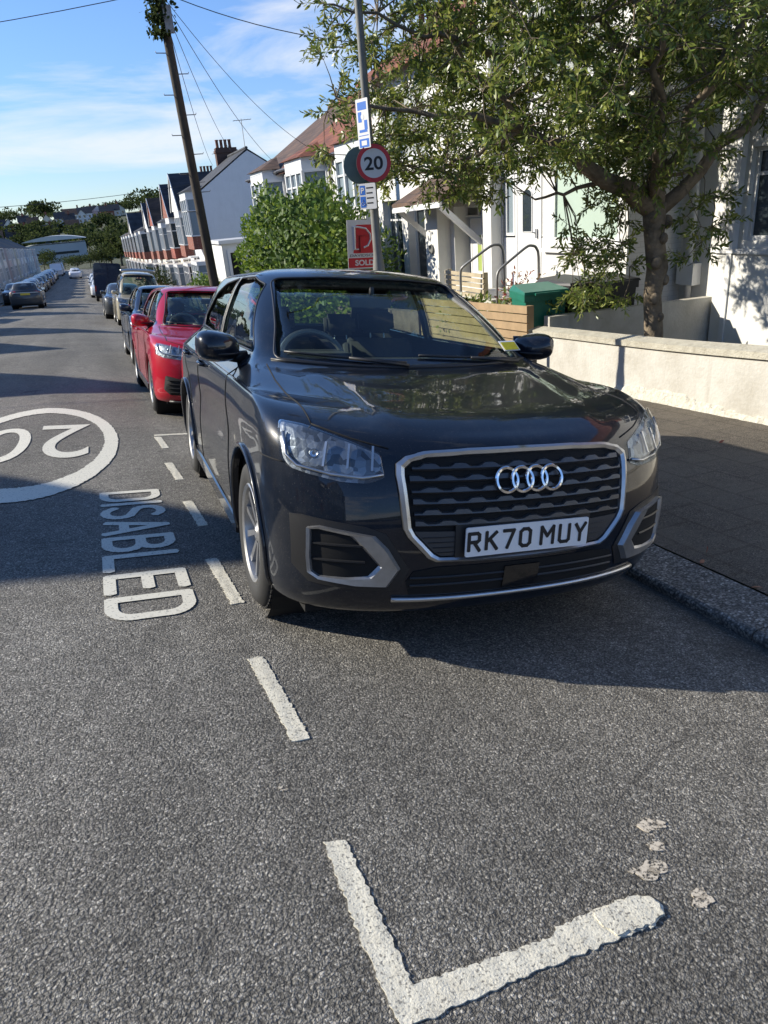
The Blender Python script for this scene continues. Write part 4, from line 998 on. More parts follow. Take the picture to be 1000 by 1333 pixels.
def tile_mat(name, c, c2, sy=3.2):
    m, b, N, L = node_mat(name, .75)
    tc = N('ShaderNodeTexCoord').outputs['Object']; sp_ = N('ShaderNodeSeparateXYZ', {0: tc}); cb = N('ShaderNodeCombineXYZ', {0: sp_.outputs[1], 1: sp_.outputs[2]})
    k = N('ShaderNodeTexBrick', {'Vector': cb.outputs[0], 'Color1': (*c, 1), 'Color2': (*c2, 1), 'Mortar': (*tuple(q*.3 for q in c), 1), 'Scale': sy, 'Mortar Size': .02, 'Brick Width': .9, 'Row Height': .45})
    n = N('ShaderNodeTexNoise', {'Vector': tc, 'Scale': 1.5, 'Detail': 8.}); r = N('ShaderNodeMapRange', {'Value': n.outputs['Fac'], 'From Min': .35, 'From Max': .7, 'To Min': .6, 'To Max': 1.25})
    v = N('ShaderNodeVectorMath', {0: k.outputs['Color']}, operation='SCALE'); L(r.outputs[0], v.inputs['Scale']); L(v.outputs[0], b.inputs['Base Color'])
    bp = N('ShaderNodeBump', {'Height': k.outputs['Fac'], 'Strength': -.6, 'Distance': .015}); L(bp.outputs[0], b.inputs['Normal'])
    return m
B = dict(
 white=render_mat('white_render', (.72, .71, .67), .30), cream=render_mat('cream_render', (.70, .66, .54), .25), greywhite=render_mat('pale_grey_render', (.66, .68, .71), .2, bump=(20, .3, .004)),
 gardenwall=render_mat('garden_wall_render', (.53, .51, .455), .95, 2.2, (.34, .31, .25), bump=(30, .7, .008)), coping=render_mat('coping_stone', (.50, .47, .38), .7, 9, (.20, .17, .12), bump=(60, .9, .01)),
 roughbase=render_mat('crumbling_base', (.60, .57, .48), .8, 22, (.26, .22, .15), bump=(38, 1., .02)),
 whitebrick=brick_mat('painted_brick', (.65, .64, .61), (.62, .61, .58), (.52, .51, .48)), redbrick=brick_mat('red_brick', (.24, .07, .04), (.19, .055, .035), (.30, .26, .22)),
 slate=tile_mat('slate', (.050, .052, .060), (.036, .038, .044)), clay=tile_mat('clay_tile', (.26, .085, .04), (.18, .06, .03)), browntile=tile_mat('brown_tile', (.13, .075, .045), (.09, .055, .04)),
 tilehung=tile_mat('tile_hanging', (.36, .10, .06), (.28, .07, .045), 6), upvc=mat('upvc_white', (.70, .70, .69), .35), gutter=mat('gutter_grey', (.05, .05, .055), .5),
 greentile=render_mat('green_render', (.35, .48, .42), .2), pink=render_mat('pink_render', (.60, .50, .47), .2), blue=render_mat('blue_render', (.50, .55, .60), .2), grey=render_mat('grey_render', (.42, .43, .43), .3),
 blind=mat('roller_blind', (.40, .50, .42), .55, noise=(3, .06)), net=mat('net_curtain', (.42, .44, .42), .8, noise=(18, .4)),
 pot=mat('chimney_pot', (.22, .09, .055), .85, noise=(8, .3)))
def wall_face(mb, side, X, ya, yb, za, zb, holes=(), depth=.10, m=0):
    """wall plane at x=X facing side (-1 street on the left of it), with rectangular openings and reveals"""
    ys = sorted(set([ya, yb]+[c for h_ in holes for c in h_[:2]])); zs = sorted(set([za, zb]+[c for h_ in holes for c in h_[2:4]]))
    inh = lambda y, z: any(h_[0] < y < h_[1] and h_[2] < z < h_[3] for h_ in holes)
    for i in range(len(ys)-1):
        for j in range(len(zs)-1):
            if not inh((ys[i]+ys[i+1])/2, (zs[j]+zs[j+1])/2):
                q = [(X, ys[i], zs[j]), (X, ys[i], zs[j+1]), (X, ys[i+1], zs[j+1]), (X, ys[i+1], zs[j])]
                mb.add(q, [(3, 2, 1, 0) if side > 0 else (0, 1, 2, 3)][0:1] if False else [(0, 1, 2, 3)], m)
    D = X-side*depth
    for y0, y1, z0, z1 in [h_[:4] for h_ in holes]:
        mb.add([(X, y0, z0), (X, y1, z0), (X, y1, z1), (X, y0, z1), (D, y0, z0), (D, y1, z0), (D, y1, z1), (D, y0, z1)], [(0, 1, 5, 4), (1, 2, 6, 5), (2, 3, 7, 6), (3, 0, 4, 7)], m)
def window(parent, side, X, y0, y1, z0, z1, mull=1, trans=.7, pane=None, frame=None, depth=.07, sill=True, fw_=.055, lo=False, name='window'):
    """frame bars + pane + sill, set back by depth from plane X; side = outward x direction"""
    D = X-side*depth; t = MB(); a, b = sorted((D, D+side*.05))
    t.box(a, b, y0, y0+fw_, z0, z1); t.box(a, b, y1-fw_, y1, z0, z1); t.box(a, b, y0+fw_, y1-fw_, z0, z0+fw_); t.box(a, b, y0+fw_, y1-fw_, z1-fw_, z1)
    for k in range(1, mull): yc = y0+(y1-y0)*k/mull; t.box(a+.004, b-.004, yc-fw_*.5, yc+fw_*.5, z0+fw_, z1-fw_)
    if trans: zc = z0+(z1-z0)*trans; t.box(a+.007, b-.007, y0+fw_, y1-fw_, zc-fw_*.4, zc+fw_*.4)
    w = t.build(name, frame or B['upvc'], parent)
    p = MB(); p.add([(D+side*.012, y0+.01, z0+.01), (D+side*.012, y1-.01, z0+.01), (D+side*.012, y1-.01, z1-.01), (D+side*.012, y0+.01, z1-.01)], [(0, 1, 2, 3)]); p.build('pane', pane or MT['wpane'], w)
    if sill:
        s_ = MB(); a, b = sorted((X-side*depth, X+side*.06)); s_.box(a, b, y0-.05, y1+.05, z0-.06, z0-.002); s_.build('sill', B['upvc'], w)
    return w
def door(parent, side, X, y0, y1, z0, z1, m, depth=.08, light=True, glass=None, gm=None, lo=False):
    D = X-side*depth; t = MB(); a, b = sorted((D, D+side*.05)); f_ = .05
    t.box(a-.01, b+.01, y0, y0+f_, z0, z1); t.box(a-.01, b+.01, y1-f_, y1, z0, z1); t.box(a-.01, b+.01, y0+f_, y1-f_, z1-f_, z1); fr = t.build('door_frame', B['upvc'], parent)
    t = MB(); t.box(a, b-.01, y0+f_, y1-f_, z0, z1-f_); w = y1-y0-2*f_; S_ = D+side*.043
    def pnl(c0, c1, d0, d1):
        for (p, q, r_, s_) in ((c0, c1, d0, d0+.018), (c0, c1, d1-.018, d1), (c0, c0+.018, d0+.018, d1-.018), (c1-.018, c1, d0+.018, d1-.018)):
            aa, bb = sorted((S_-side*.006, S_+side*.008)); t.box(aa, bb, y0+f_+w*p, y0+f_+w*q, z0+(z1-z0)*r_, z0+(z1-z0)*s_)
    if not lo: pnl(.12, .46, .06, .40); pnl(.54, .88, .06, .40)
    dr = t.build('door', m, parent)
    if light:
        gy0, gy1, gz0, gz1 = glass or (.30, .70, .52, .90)
        y_a, y_b, z_a, z_b = y0+f_+w*gy0, y0+f_+w*gy1, z0+(z1-z0)*gz0, z0+(z1-z0)*gz1; g = MB(); yc = (y_a+y_b)/2; r_ = (y_b-y_a)/2
        def arch(dx, e):
            return [(S_+side*dx, y_a-e, z_a-e), (S_+side*dx, y_b+e, z_a-e)]+[(S_+side*dx, yc+(r_+e)*math.cos(q), z_b-r_*.6+(r_*.6+e)*math.sin(q)) for q in np.linspace(0, math.pi, 9)]
        pa = arch(.012, .0); g.add(pa, [tuple(range(len(pa)))]); g.build('door_glass', gm or MT['wpane'], dr)
        g = MB(); g.tube(arch(.010, .012), .014, 5, closed=True); g.build('glass_bead', B['upvc'], dr)
    h_ = MB(); hy = y0+f_+w*.10; h_.box(*sorted((S_, S_+side*.045)), hy-.012, hy+.012, z0+.95*(z1-z0)/2.0-.06, z0+.95*(z1-z0)/2.0+.09); h_.box(*sorted((S_+side*.03, S_+side*.05)), hy-.01, hy+.10, z0+.95*(z1-z0)/2.0+.02, z0+.95*(z1-z0)/2.0+.04); h_.build('handle', MT['satin'], dr)
    return dr
def roof_gable(parent, side, X, ya, yb, ze, zr, depth, m, over=.25, th=.10):
    """ridge parallel to the street"""
    xo = X+side*over; xr = X-side*depth/2; xb = X-side*(depth+over); t = MB(); ze_ = ze-(zr-ze)*over/(depth/2)
    prof = [(xo, ze_), (xr, zr), (xb, ze_), (xb, ze_-th), (xr, zr-th), (xo, ze_-th)]
    t.add([(x, y, z) for y in (ya, yb) for x, z in prof], [(0, 1, 7, 6), (1, 2, 8, 7), (2, 3, 9, 8), (3, 4, 10, 9), (4, 5, 11, 10), (5, 0, 6, 11), (0, 5, 4, 1), (1, 4, 3, 2), (6, 7, 10, 11), (7, 8, 9, 10)])
    r_ = t.build('roof', m, parent); q = MB(); q.tube([(xr, ya+.05, zr+.03), (xr, yb-.05, zr+.03)], .09, 6); q.build('ridge_tiles', B['clay'] if m is not B['slate'] else B['slate'], r_); return r_
def chimney(parent, x, y, z0, z1, n=4, m=None):
    t = MB(); w = .28*n/2+.15; t.box(x-w, x+w, y-.28, y+.28, z0, z1); t.box(x-w-.05, x+w+.05, y-.33, y+.33, z1-.30, z1-.15); c = t.build('chimney', m or B['redbrick'], parent)
    for k in range(n):
        p = MB(); p.lathe([(.0, z1), (.13, z1), (.10, z1+.08), (.095, z1+.42), (.12, z1+.45), (.12, z1+.50), (.07, z1+.50), (.07, z1+.3)], 10, M=Matrix.Translation((x-w+.15+.28*k+.05, y, 0))); p.build('chimney_pot', B['pot'], c, smooth=True)
    return c

def terrace_house(label, side, X, ya, yb, zb, ze, zr, m_up, m_low, m_roof, bay=.75, doorc=(.05, .06, .2), stack=True, gable=False, group=None, lo=False, depth=8.5, ends=None, band=None, seed=0, chz=None, aerial=False):
    """two-storey terrace house with a full height bay; side = outward x direction of the front"""
    r = random.Random(seed); root = empty('terraced_house', (X, (ya+yb)/2, zb), label, 'house', group)
    root_M = Matrix.Translation((-X, -(ya+yb)/2, -zb)); 
    W_ = yb-ya; mid = zb+(ze-zb)*.50; hs = []
    dy0, dy1 = yb-1.35, yb-.35; by0, by1 = ya+.35, ya+.35+W_*.52; dz = .15
    hd = (dy0, dy1, zb+dz, zb+dz+2.35)
    hu = (dy0+.05, dy1-.05, mid+.65, ze-.45)
    t = MB(); wall_face(t, side, X, ya, yb, zb-1.2, ze, [hd, hu], .12)
    xb_ = X-side*depth
    t.add([(X, ya, zb-1.2), (X, ya, ze), (X-side*depth/2, ya, zr-.12), (xb_, ya, ze), (xb_, ya, zb-1.2)], [(0, 1, 2, 3, 4)])
    t.add([(X, yb, zb-1.2), (X, yb, ze), (X-side*depth/2, yb, zr-.12), (xb_, yb, ze), (xb_, yb, zb-1.2)], [(4, 3, 2, 1, 0)])
    t.add([(xb_, ya, zb-1.2), (xb_, ya, ze), (xb_, yb, ze), (xb_, yb, zb-1.2)], [(0, 1, 2, 3)])
    w = t.build('wall', m_up, root)
    # bay: canted front
    c = .42; prof = [(X, by0), (X+side*bay, by0+c), (X+side*bay, by1-c), (X, by1)]
    def prism(t, z0, z1, g=0.):
        pp = [(x+side*g*(1 if i in (1, 2) else 0), y+(-g if i < 2 else g)) for i, (x, y) in enumerate(prof)]; t.add([(x, y, z) for z in (z0, z1) for x, y in pp], [(0, 1, 5, 4), (1, 2, 6, 5), (2, 3, 7, 6), (4, 5, 6, 7), (3, 2, 1, 0)])
    t = MB(); prism(t, zb-1.2, zb+.75); b_ = t.build('bay', m_low, root); t = MB(); prism(t, mid-.05, mid+.72); t.build('bay_panel', m_low, b_)
    t = MB(); prism(t, ze-.42, ze-.02, .02); t.build('bay_cornice', B['upvc'], b_); t = MB(); prism(t, zb+2.35, zb+2.52, .03) if not lo else prism(t, zb+2.40, zb+2.50, .01); t.build('bay_cornice', B['upvc'], b_)
    for z0, z1 in ((zb+.75, zb+2.35), (mid+.72, ze-.42)):
        t = MB(); g = MB()
        for i in range(3):
            a = Vector((*prof[i], 0)); b = Vector((*prof[i+1], 0)); n_ = 1 if i != 1 else 3
            for k in range(n_+1):
                p = a.lerp(b, k/n_); 
                if k < n_ or i == 2: t.box(p.x-.05, p.x+.05, p.y-.05, p.y+.05, z0, z1)
            d = (b-a).normalized(); nn = Vector((side*abs(d.y), d.x*(1 if i == 0 else 1), 0)); nn = Vector((side*abs(d.y), (-1 if i == 0 else (1 if i == 2 else 0))*abs(d.x), 0))
            zc = z0+(z1-z0)*.68; ai = a-nn*.03; bi = b-nn*.03
            if not lo: t.bar((a.x, a.y, zc), (b.x, b.y, zc), .05); t.bar((a.x, a.y, z0+.03), (b.x, b.y, z0+.03), .07); t.bar((a.x, a.y, z1-.03), (b.x, b.y, z1-.03), .07)
            g.add([(ai.x, ai.y, z0), (bi.x, bi.y, z0), (bi.x, bi.y, z1), (ai.x, ai.y, z1)], [(0, 1, 2, 3)])
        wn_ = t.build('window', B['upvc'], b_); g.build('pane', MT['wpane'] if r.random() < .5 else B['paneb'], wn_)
    window(root, side, X, *hu, mull=1, trans=.6, lo=lo); 
    door(root, side, X, *hd, mat('door_colour', doorc, .4), lo=True, light=not lo)
    if not lo:
        t = MB(); t.box(*sorted((X, X+side*.55)), dy0-.15, dy1+.15, zb+dz+2.42, zb+dz+2.52); t.build('porch_canopy', B['upvc'], root)
    rf = roof_gable(root, side, X, ya, yb, ze, zr, depth, m_roof)
    if gable:   # small gable roof over the bay
        zg = ze+2.35; t = MB(); x1 = X+side*(bay+.12); x0 = X-side*3.6; yc = (by0+by1)/2; by0 -= .35; by1 += .35
        t.add([(x1, by0-.15, ze-.05), (x1, yc, zg), (x1, by1+.15, ze-.05), (x0, yc, zg), (X, by0-.15, ze-.05), (X, by1+.15, ze-.05)], [(0, 1, 3, 4), (1, 2, 5, 3)]); t.build('bay_roof', m_roof, rf)
        t = MB(); t.add([(x1-side*.08, by0-.05, ze-.05), (x1-side*.08, yc, zg-.10), (x1-side*.08, by1+.05, ze-.05)], [(0, 1, 2)]); t.build('gable_face', m_low if band is None else band, rf)
        t = MB(); t.bar((x1, by0-.17, ze-.08), (x1, yc, zg), .05, .10); t.bar((x1, yc, zg), (x1, by1+.17, ze-.08), .05, .10); t.build('bargeboard', B['upvc'], rf)
    else:
        t = MB(); x1 = X+side*(bay+.15); x0 = X; zt = ze+.45
        t.add([(X+side*.1, by0-.1, ze-.03), (x1, by0+c-.1, ze-.03), (x1, by1-c+.1, ze-.03), (X+side*.1, by1+.1, ze-.03), (X-side*.1, (by0*2+by1)/3, zt), (X-side*.1, (by0+by1*2)/3, zt)], [(0, 1, 4), (1, 2, 5, 4), (2, 3, 5), (3, 2, 1, 0)]); t.build('bay_roof', m_roof, rf)
    t = MB(); t.tube([(X+side*.30, ya, ze-.16), (X+side*.30, yb, ze-.16)], .055, 6); t.tube([(X+side*.06, yb-.10, ze-.2), (X+side*.06, yb-.10, zb)], .04, 6) if not lo else None
    t.build('gutter', B['gutter'], root)
    if stack: chimney(rf, X-side*depth*.5, yb-.02, zr-.6, zr+.60 if chz is None else chz, 4, B['stack'])
    if aerial:
        t = MB(); ax_ = X-side*depth*.5; t.tube([(ax_, ya+.4, zr-.2), (ax_, ya+.4, zr+1.6)], .02, 5); t.tube([(ax_-.5, ya+.4, zr+1.5), (ax_+.6, ya+.4, zr+1.55)], .015, 4)
        for k in range(6): t.tube([(ax_-.45+.2*k, ya+.12, zr+1.5+.01*k), (ax_-.45+.2*k, ya+.68, zr+1.5+.01*k)], .008, 4)
        t.build('aerial', MT['galv'], rf)
    for o in list(COL.objects):
        if o.parent is root: o.matrix_parent_inverse = root_M
    return root
B['stack'] = brick_mat('dark_stack_brick', (.11, .055, .04), (.09, .045, .035), (.12, .10, .08))
B['paneb'] = mat('pane_painted_reflection', (.22, .27, .30), .08, spec=.7)  # paler pane: sky reflection painted into its base colour
def set_parent_world(root):
    """children were modelled in world coordinates"""
    inv = root.matrix_basis.inverted()
    for o in list(COL.objects):
        if o.parent is root: o.matrix_parent_inverse = inv

# --- house A, nearest on the right: white rendered wall
XA, XB = 7.0, 6.0; YJ = 6.72
ha = empty('terraced_house', (XA, 3, -.5), 'white rendered house dappled by tree shade at the right edge', 'house')
t = MB(); loA = (3.2, 5.62, .86, 1.98); upA = (3.0, 5.55, 2.72, 4.0)
wall_face(t, -1, XA, -3.0, YJ, -1.5, 4.9, [loA, upA], .14)
t.add([(XA, YJ, -1.5), (XA, YJ, 4.9), (XA+8, YJ, 4.9), (XA+8, YJ, -1.5)], [(0, 1, 2, 3)]); t.add([(XA, -3, -1.5), (XA, -3, 4.9), (XA+8, -3, 4.9), (XA+8, -3, -1.5)], [(3, 2, 1, 0)])
t.build('wall', B['white'], ha)
t = MB(); t.box(XA-.075, XA-.003, 2.6, 5.98, -1.4, .70); t.build('plinth', B['white'], ha)
t = MB(); t.box(XA-.12, XA-.002, 2.6, 6.0, .703, .76); t.build('sill_band', B['upvc'], ha)
window(ha, -1, XA, *loA, mull=2, trans=.72, sill=False, depth=.12); window(ha, -1, XA, *upA, mull=3, trans=.7, depth=.12)
t = MB(); t.box(XA-.02, XA-.002, 4.05, 5.3, 4.05, 4.88); t.build('tile_hanging', B['tilehung'], ha)
t = MB(); t.box(XA-.10, XA-.003, 5.70, 5.78, -1.2, 4.9); t.build('pilaster', B['upvc'], ha)
t = MB(); t.tube([(XA-.08, 6.45, -.7), (XA-.08, 6.45, 4.8)], .045, 8); t.build('downpipe', B['upvc'], ha, smooth=True)
roof_gable(ha, -1, XA, -3.0, YJ, 4.9, 8.2, 8, B['clay'], .35)
t = MB(); t.box(XA-.16, XA-.004, 6.30, 6.62, .25, .55); t.build('meter_box', B['upvc'], ha)
set_parent_world(ha)

# --- house B: window, white door, porch pair
hb = empty('terraced_house', (XB, 9.5, -.5), 'white house with green-blind window and white panelled front door behind the tree', 'house')
zg = -.62
t = MB(); wB = (6.88, 8.60, .89, 2.13); dB = (8.86, 10.16, .10, 2.13)
wall_face(t, -1, XB, YJ, 10.95, -1.6, 5.0, [wB, dB, (7.2, 9.4, 3.1, 4.4)], .10)
t.add([(XB, YJ, -1.6), (XB, YJ, 5.0), (XB+8, YJ, 5.0), (XB+8, YJ, -1.6)], [(3, 2, 1, 0)]); t.add([(XB, 10.95, -1.6), (XB, 10.95, 5.0), (XB+8, 10.95, 5.0), (XB+8, 10.95, -1.6)], [(0, 1, 2, 3)])
t.build('wall', B['whitebrick'], hb)
window(hb, -1, XB, *wB, mull=1, trans=None, pane=B['blind'], depth=.05, fw_=.075); window(hb, -1, XB, 7.2, 9.4, 3.1, 4.4, mull=3, trans=.7, pane=B['net'])
door(hb, -1, XB, 8.93, 9.74, .13, 1.98, B['upvc'], depth=.07, glass=(.34, .72, .50, .86), gm=MT['wpane'])
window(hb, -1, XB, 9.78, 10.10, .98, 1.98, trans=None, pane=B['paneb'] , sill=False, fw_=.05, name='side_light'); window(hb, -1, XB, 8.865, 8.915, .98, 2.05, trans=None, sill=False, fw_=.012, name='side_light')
for q_ in ((9.76, 10.14), (8.87, 8.92)): t = MB(); t.box(XB+.02, XB+.10, *q_, .12, .95); t.build('door_side_panel', B['upvc'], hb)
t = MB(); t.box(XB-.005, XB+.09, 8.88, 10.14, 2.0, 2.13); t.build('door_surround', B['upvc'], hb)
t = MB(); t.box(XB-.22, XB-.003, 10.20, 10.50, -.6, 5.0); t.build('pilaster', B['white'], hb)
t = MB(); t.box(XB-.10, XB-.004, 6.75, 10.1, 2.2, 2.34); t.box(XB-.08, XB-.004, 6.8, 8.8, .74, .80); t.build('string_course', B['upvc'], hb)
t = MB(); t.tube([(XB-.06, 10.76, 0-.3), (XB-.06, 10.76, 1.66)], .035, 8); t.tube([(XB-.06, 10.76, 1.85), (XB-.06, 10.76, 4.8)], .035, 8); t.box(XB-.16, XB-.01, 10.66, 10.86, 1.62, 1.86); t.build('downpipe', MT['galv'], hb)
roof_gable(hb, -1, XB, YJ, 10.95, 5.0, 7.9, 9, B['clay'], .35)
t = MB(); t.box(XB-1.1, XB-.1, 8.7, 10.2, -.55, .08); t.box(XB-1.45, XB-1.1, 8.75, 10.15, -.55, -.12); t.box(XB-1.8, XB-1.45, 8.8, 10.1, -.6, -.32); t.build('door_steps', B['gardenwall'], hb)
set_parent_world(hb)

# --- house C: second door under a bracketed lean-to porch
hc = empty('terraced_house', (XB, 13, -.6), 'white house with slanted wooden porch brackets beside the lamp post', 'house')
XC = 6.05; t = MB(); dC = (11.05, 12.20, .02, 1.52)
wall_face(t, -1, XC, 10.95, 16.4, -1.8, 4.6, [dC, (13.5, 14.6, -.3, 1.6), (14.85, 16.1, -.3, 1.75), (13.3, 15.8, 2.6, 4.0)], .35)
t.add([(XC, 16.4, -1.8), (XC, 16.4, 4.6), (XC+8, 16.4, 4.6), (XC+8, 16.4, -1.8)], [(0, 1, 2, 3)]); t.build('wall', B['white'], hc)
door(hc, -1, XC, 11.08, 11.95, .05, 1.28, B['upvc'], depth=.30, glass=(.36, .66, .18, .74), gm=mat('lime_glass', (.34, .42, .12), .2))
window(hc, -1, XC, 11.08, 12.15, 1.30, 1.52, mull=2, trans=None, depth=.30, sill=False, fw_=.04)
window(hc, -1, XC, 13.5, 14.6, -.3, 1.6, mull=2, trans=.72, depth=.25, sill=False); window(hc, -1, XC, 14.85, 16.1, -.3, 1.75, mull=3, trans=.78, depth=.2, sill=False); window(hc, -1, XC, 13.3, 15.8, 2.6, 4.0, mull=3, trans=.7, pane=B['net'])
t = MB(); t.box(XC-.30, XC-.004, 12.38, 12.95, -.7, 1.62); t.build('porch_pier', B['white'], hc)
# lean-to porch roof with brackets
t = MB(); t.add([(XC-.95, 10.9, 1.72), (XC-.95, 13.2, 1.66), (XC, 13.2, 2.12), (XC, 10.9, 2.16), (XC-.95, 10.9, 1.64), (XC-.95, 13.2, 1.58), (XC, 13.2, 2.0), (XC, 10.9, 2.04)], [(0, 1, 2, 3), (7, 6, 5, 4), (0, 4, 5, 1), (3, 7, 4, 0), (1, 5, 6, 2)]); pr_ = t.build('porch_roof', B['browntile'], hc)
t = MB(); t.bar((XC-.93, 10.9, 1.60), (XC-.93, 13.2, 1.54), .05, .10); t.build('fascia', B['upvc'], pr_)
for yb_ in (11.0, 13.1):
    t = MB(); t.bar((XC-.88, yb_, 1.56), (XC-.03, yb_, .85), .08, .10); t.build('porch_bracket', B['upvc'], pr_)
roof_gable(hc, -1, XC, 10.95, 16.4, 4.6, 7.4, 9, B['clay'], .35); chimney(hc, XC+4, 13, 6.8, 8.6)
t = MB()
t.lathe([(0, 0), (.09, 0), (.09, .03), (.05, .05), (0, .05)], 14, axis='x', M=Matrix.Translation((XC-.35, 12.67, .72))); t.build('house_plaque', MT['galv'], hc)
set_parent_world(hc)

# --- garden walls, planter, fences
gw = empty('garden_wall', (4.15, 1, -.3), 'low white rendered front garden wall with worn stone coping', 'wall')
xw = 4.0; t = MB(); cp = MB(); rb_ = MB(); ys_ = np.arange(-8, 6.13, .35); rw = random.Random(4)
ztop = lambda y: GP(xw, y)+.62+.01*math.sin(y*1.3)
for i in range(len(ys_)-1):
    y0, y1 = ys_[i], min(ys_[i+1], 6.10); a, b = ztop(y0), ztop(y1); g0, g1 = GP(xw, y0)-.15, GP(xw, y1)-.15
    t.add([(xw, y0, g0), (xw, y1, g1), (xw, y1, b-.06), (xw, y0, a-.06), (xw+.22, y0, g0-.3), (xw+.22, y1, g1-.3), (xw+.22, y1, b-.06), (xw+.22, y0, a-.06)], [(0, 3, 2, 1), (4, 5, 6, 7)])
    cp.add([(xw-.035, y0, a-.062), (xw-.035, y1, b-.062), (xw-.04, y1, b), (xw-.04, y0, a), (xw+.12, y1, b+.03), (xw+.12, y0, a+.03), (xw+.26, y1, b-.01), (xw+.26, y0, a-.01), (xw+.26, y0, a-.062), (xw+.26, y1, b-.062)], [(0, 3, 2, 1), (3, 5, 4, 2), (5, 7, 6, 4), (7, 8, 9, 6), (8, 0, 1, 9)])
t.add([(xw, 6.10, ztop(6.1)-.06), (xw, 6.10, -1.2), (xw+.22, 6.10, -1.2), (xw+.22, 6.10, ztop(6.1)-.06)], [(0, 1, 2, 3)]); cp.add([(xw-.035, 6.1, ztop(6.1)-.062), (xw-.04, 6.1, ztop(6.1)), (xw+.12, 6.1, ztop(6.1)+.03), (xw+.26, 6.1, ztop(6.1)-.01), (xw+.26, 6.1, ztop(6.1)-.062)], [(0, 1, 2, 3, 4)])
t.build('wall', B['gardenwall'], gw); cp.build('coping', B['coping'], gw)
# crumbling rough base band: irregular top edge
pts = []; ny = 260
for i in range(ny+1):
    y = -7+13.0*i/ny; g = GP(xw, y); top = g+.085+.05*math.sin(y*2.1)+rw.uniform(-.02, .02); pts.append([(xw-.05-rw.uniform(0, .02), y, g-.02), (xw-.028-rw.uniform(0, .012), y, g+.05), (xw-.012-rw.uniform(0, .008), y, top-.02), (xw+.004, y, top)])
rb_.add([p for q in pts for p in q], [(4*i+k, 4*i+k+1, 4*i+k+5, 4*i+k+4) for i in range(ny) for k in range(3)]); rb_.build('rough_base', B['roughbase'], gw)
set_parent_world(gw)
dw = empty('garden_wall', (5.6, 6.16, -.5), 'low grey dividing wall running back to the white house', 'wall')
t = MB(); t.add([(x, y, z) for y in (6.03, 6.16) for x, z in ((4.24, -1.2), (6.98, -1.2), (6.98, .10), (4.24, .165))], [(0, 1, 2, 3), (7, 6, 5, 4), (3, 2, 6, 7), (0, 3, 7, 4)]); t.build('wall', B['gardenwall'], dw)
set_parent_world(dw)
WOOD = mat('weathered_wood', (.42, .29, .16), .8, noise=(4, .35), bump=(40, .4, .004))
WOOD2 = mat('pale_wood', (.50, .42, .28), .8, noise=(5, .35))
pf = empty('slatted_fence', (4.1, 7.4, -.5), 'low orange-brown slatted timber fence at the end of the white wall', 'fence')
for k in range(6):
    t = MB(); z = .215-.115*k; t.add([(x, y, z+dz_-.05*(y-6.2)) for y in (6.2, 9.6) for x, dz_ in ((4.0, 0), (4.03, 0), (4.03, .10), (4.0, .10))], [(0, 1, 2, 3), (7, 6, 5, 4), (0, 3, 7, 4), (1, 0, 4, 5), (2, 1, 5, 6), (3, 2, 6, 7)]); t.build('slat', WOOD, pf)
for y in (6.22, 7.9, 9.5): t = MB(); t.box(4.035, 4.12, y, y+.08, -1.0, .31-.05*(y-6.2)); t.build('post', WOOD, pf)
set_parent_world(pf)
pf2 = empty('slatted_fence', (4.9, 9, -.5), 'pale slatted timber screen beside the steps', 'fence')
for k in range(6):
    t = MB(); z = .42-.085*k; t.box(4.9, 4.93, 8.95, 10.4, z, z+.06); t.build('slat', WOOD2, pf2)
for y in (8.97, 10.3): t = MB(); t.box(4.935, 5.0, y, y+.07, -.9, .5); t.build('post', WOOD2, pf2)
set_parent_world(pf2)
# low walls fronting the other gardens down the street
fw3 = empty('garden_wall', (4.1, 20, -1.6), 'dark low front wall running down the street past the telegraph pole', 'wall')
t = MB(); 
for i in range(30):
    y0, y1 = 9.7+3*i, 12.68+3*i; t.add([(x, y, GP(4, y)+z) for y in (y0, y1) for x, z in ((4.0, -.1), (4.2, -.1), (4.2, .75), (4.0, .75))], [(0, 3, 7, 4), (3, 2, 6, 7), (1, 5, 6, 2), (0, 1, 2, 3), (7, 6, 5, 4)])
t.build('wall', mat('old_brick_wall', (.16, .12, .10), .9, noise=(6, .5)), fw3); set_parent_world(fw3)

# --- terrace on the right further down
styles = [('white', 'redbrick', 'slate'), ('white', 'redbrick', 'slate'), ('cream', 'tilehung', 'slate'), ('grey', 'redbrick', 'slate'), ('cream', 'redbrick', 'browntile'), ('white', 'redbrick', 'slate')]
def rl(y, X): return GP(min(X, 7), y)-.02
# block with red and brown tiled roofs behind the hedge
for i, (y0, y1, rf_, lab) in enumerate([(16.42, 22.0, 'clay', 'white bay-fronted house with orange tiled roof behind the tree'), (22.02, 27.6, 'clay', 'white bay-fronted house with red-brown tiled roof above the hedge'), (27.62, 33.4, 'browntile', 'end house with brown tiled roof and black drainpipe above the hedge')]):
    terrace_house(lab, -1, 6.7, y0, y1, rl((y0+y1)/2, 7), 3.35-.02*i, 6.0-.05*i, B['white'], B['white'], B[rf_], bay=.7, depth=8, seed=i, stack=(i == 0), doorc=(.6, .6, .58))
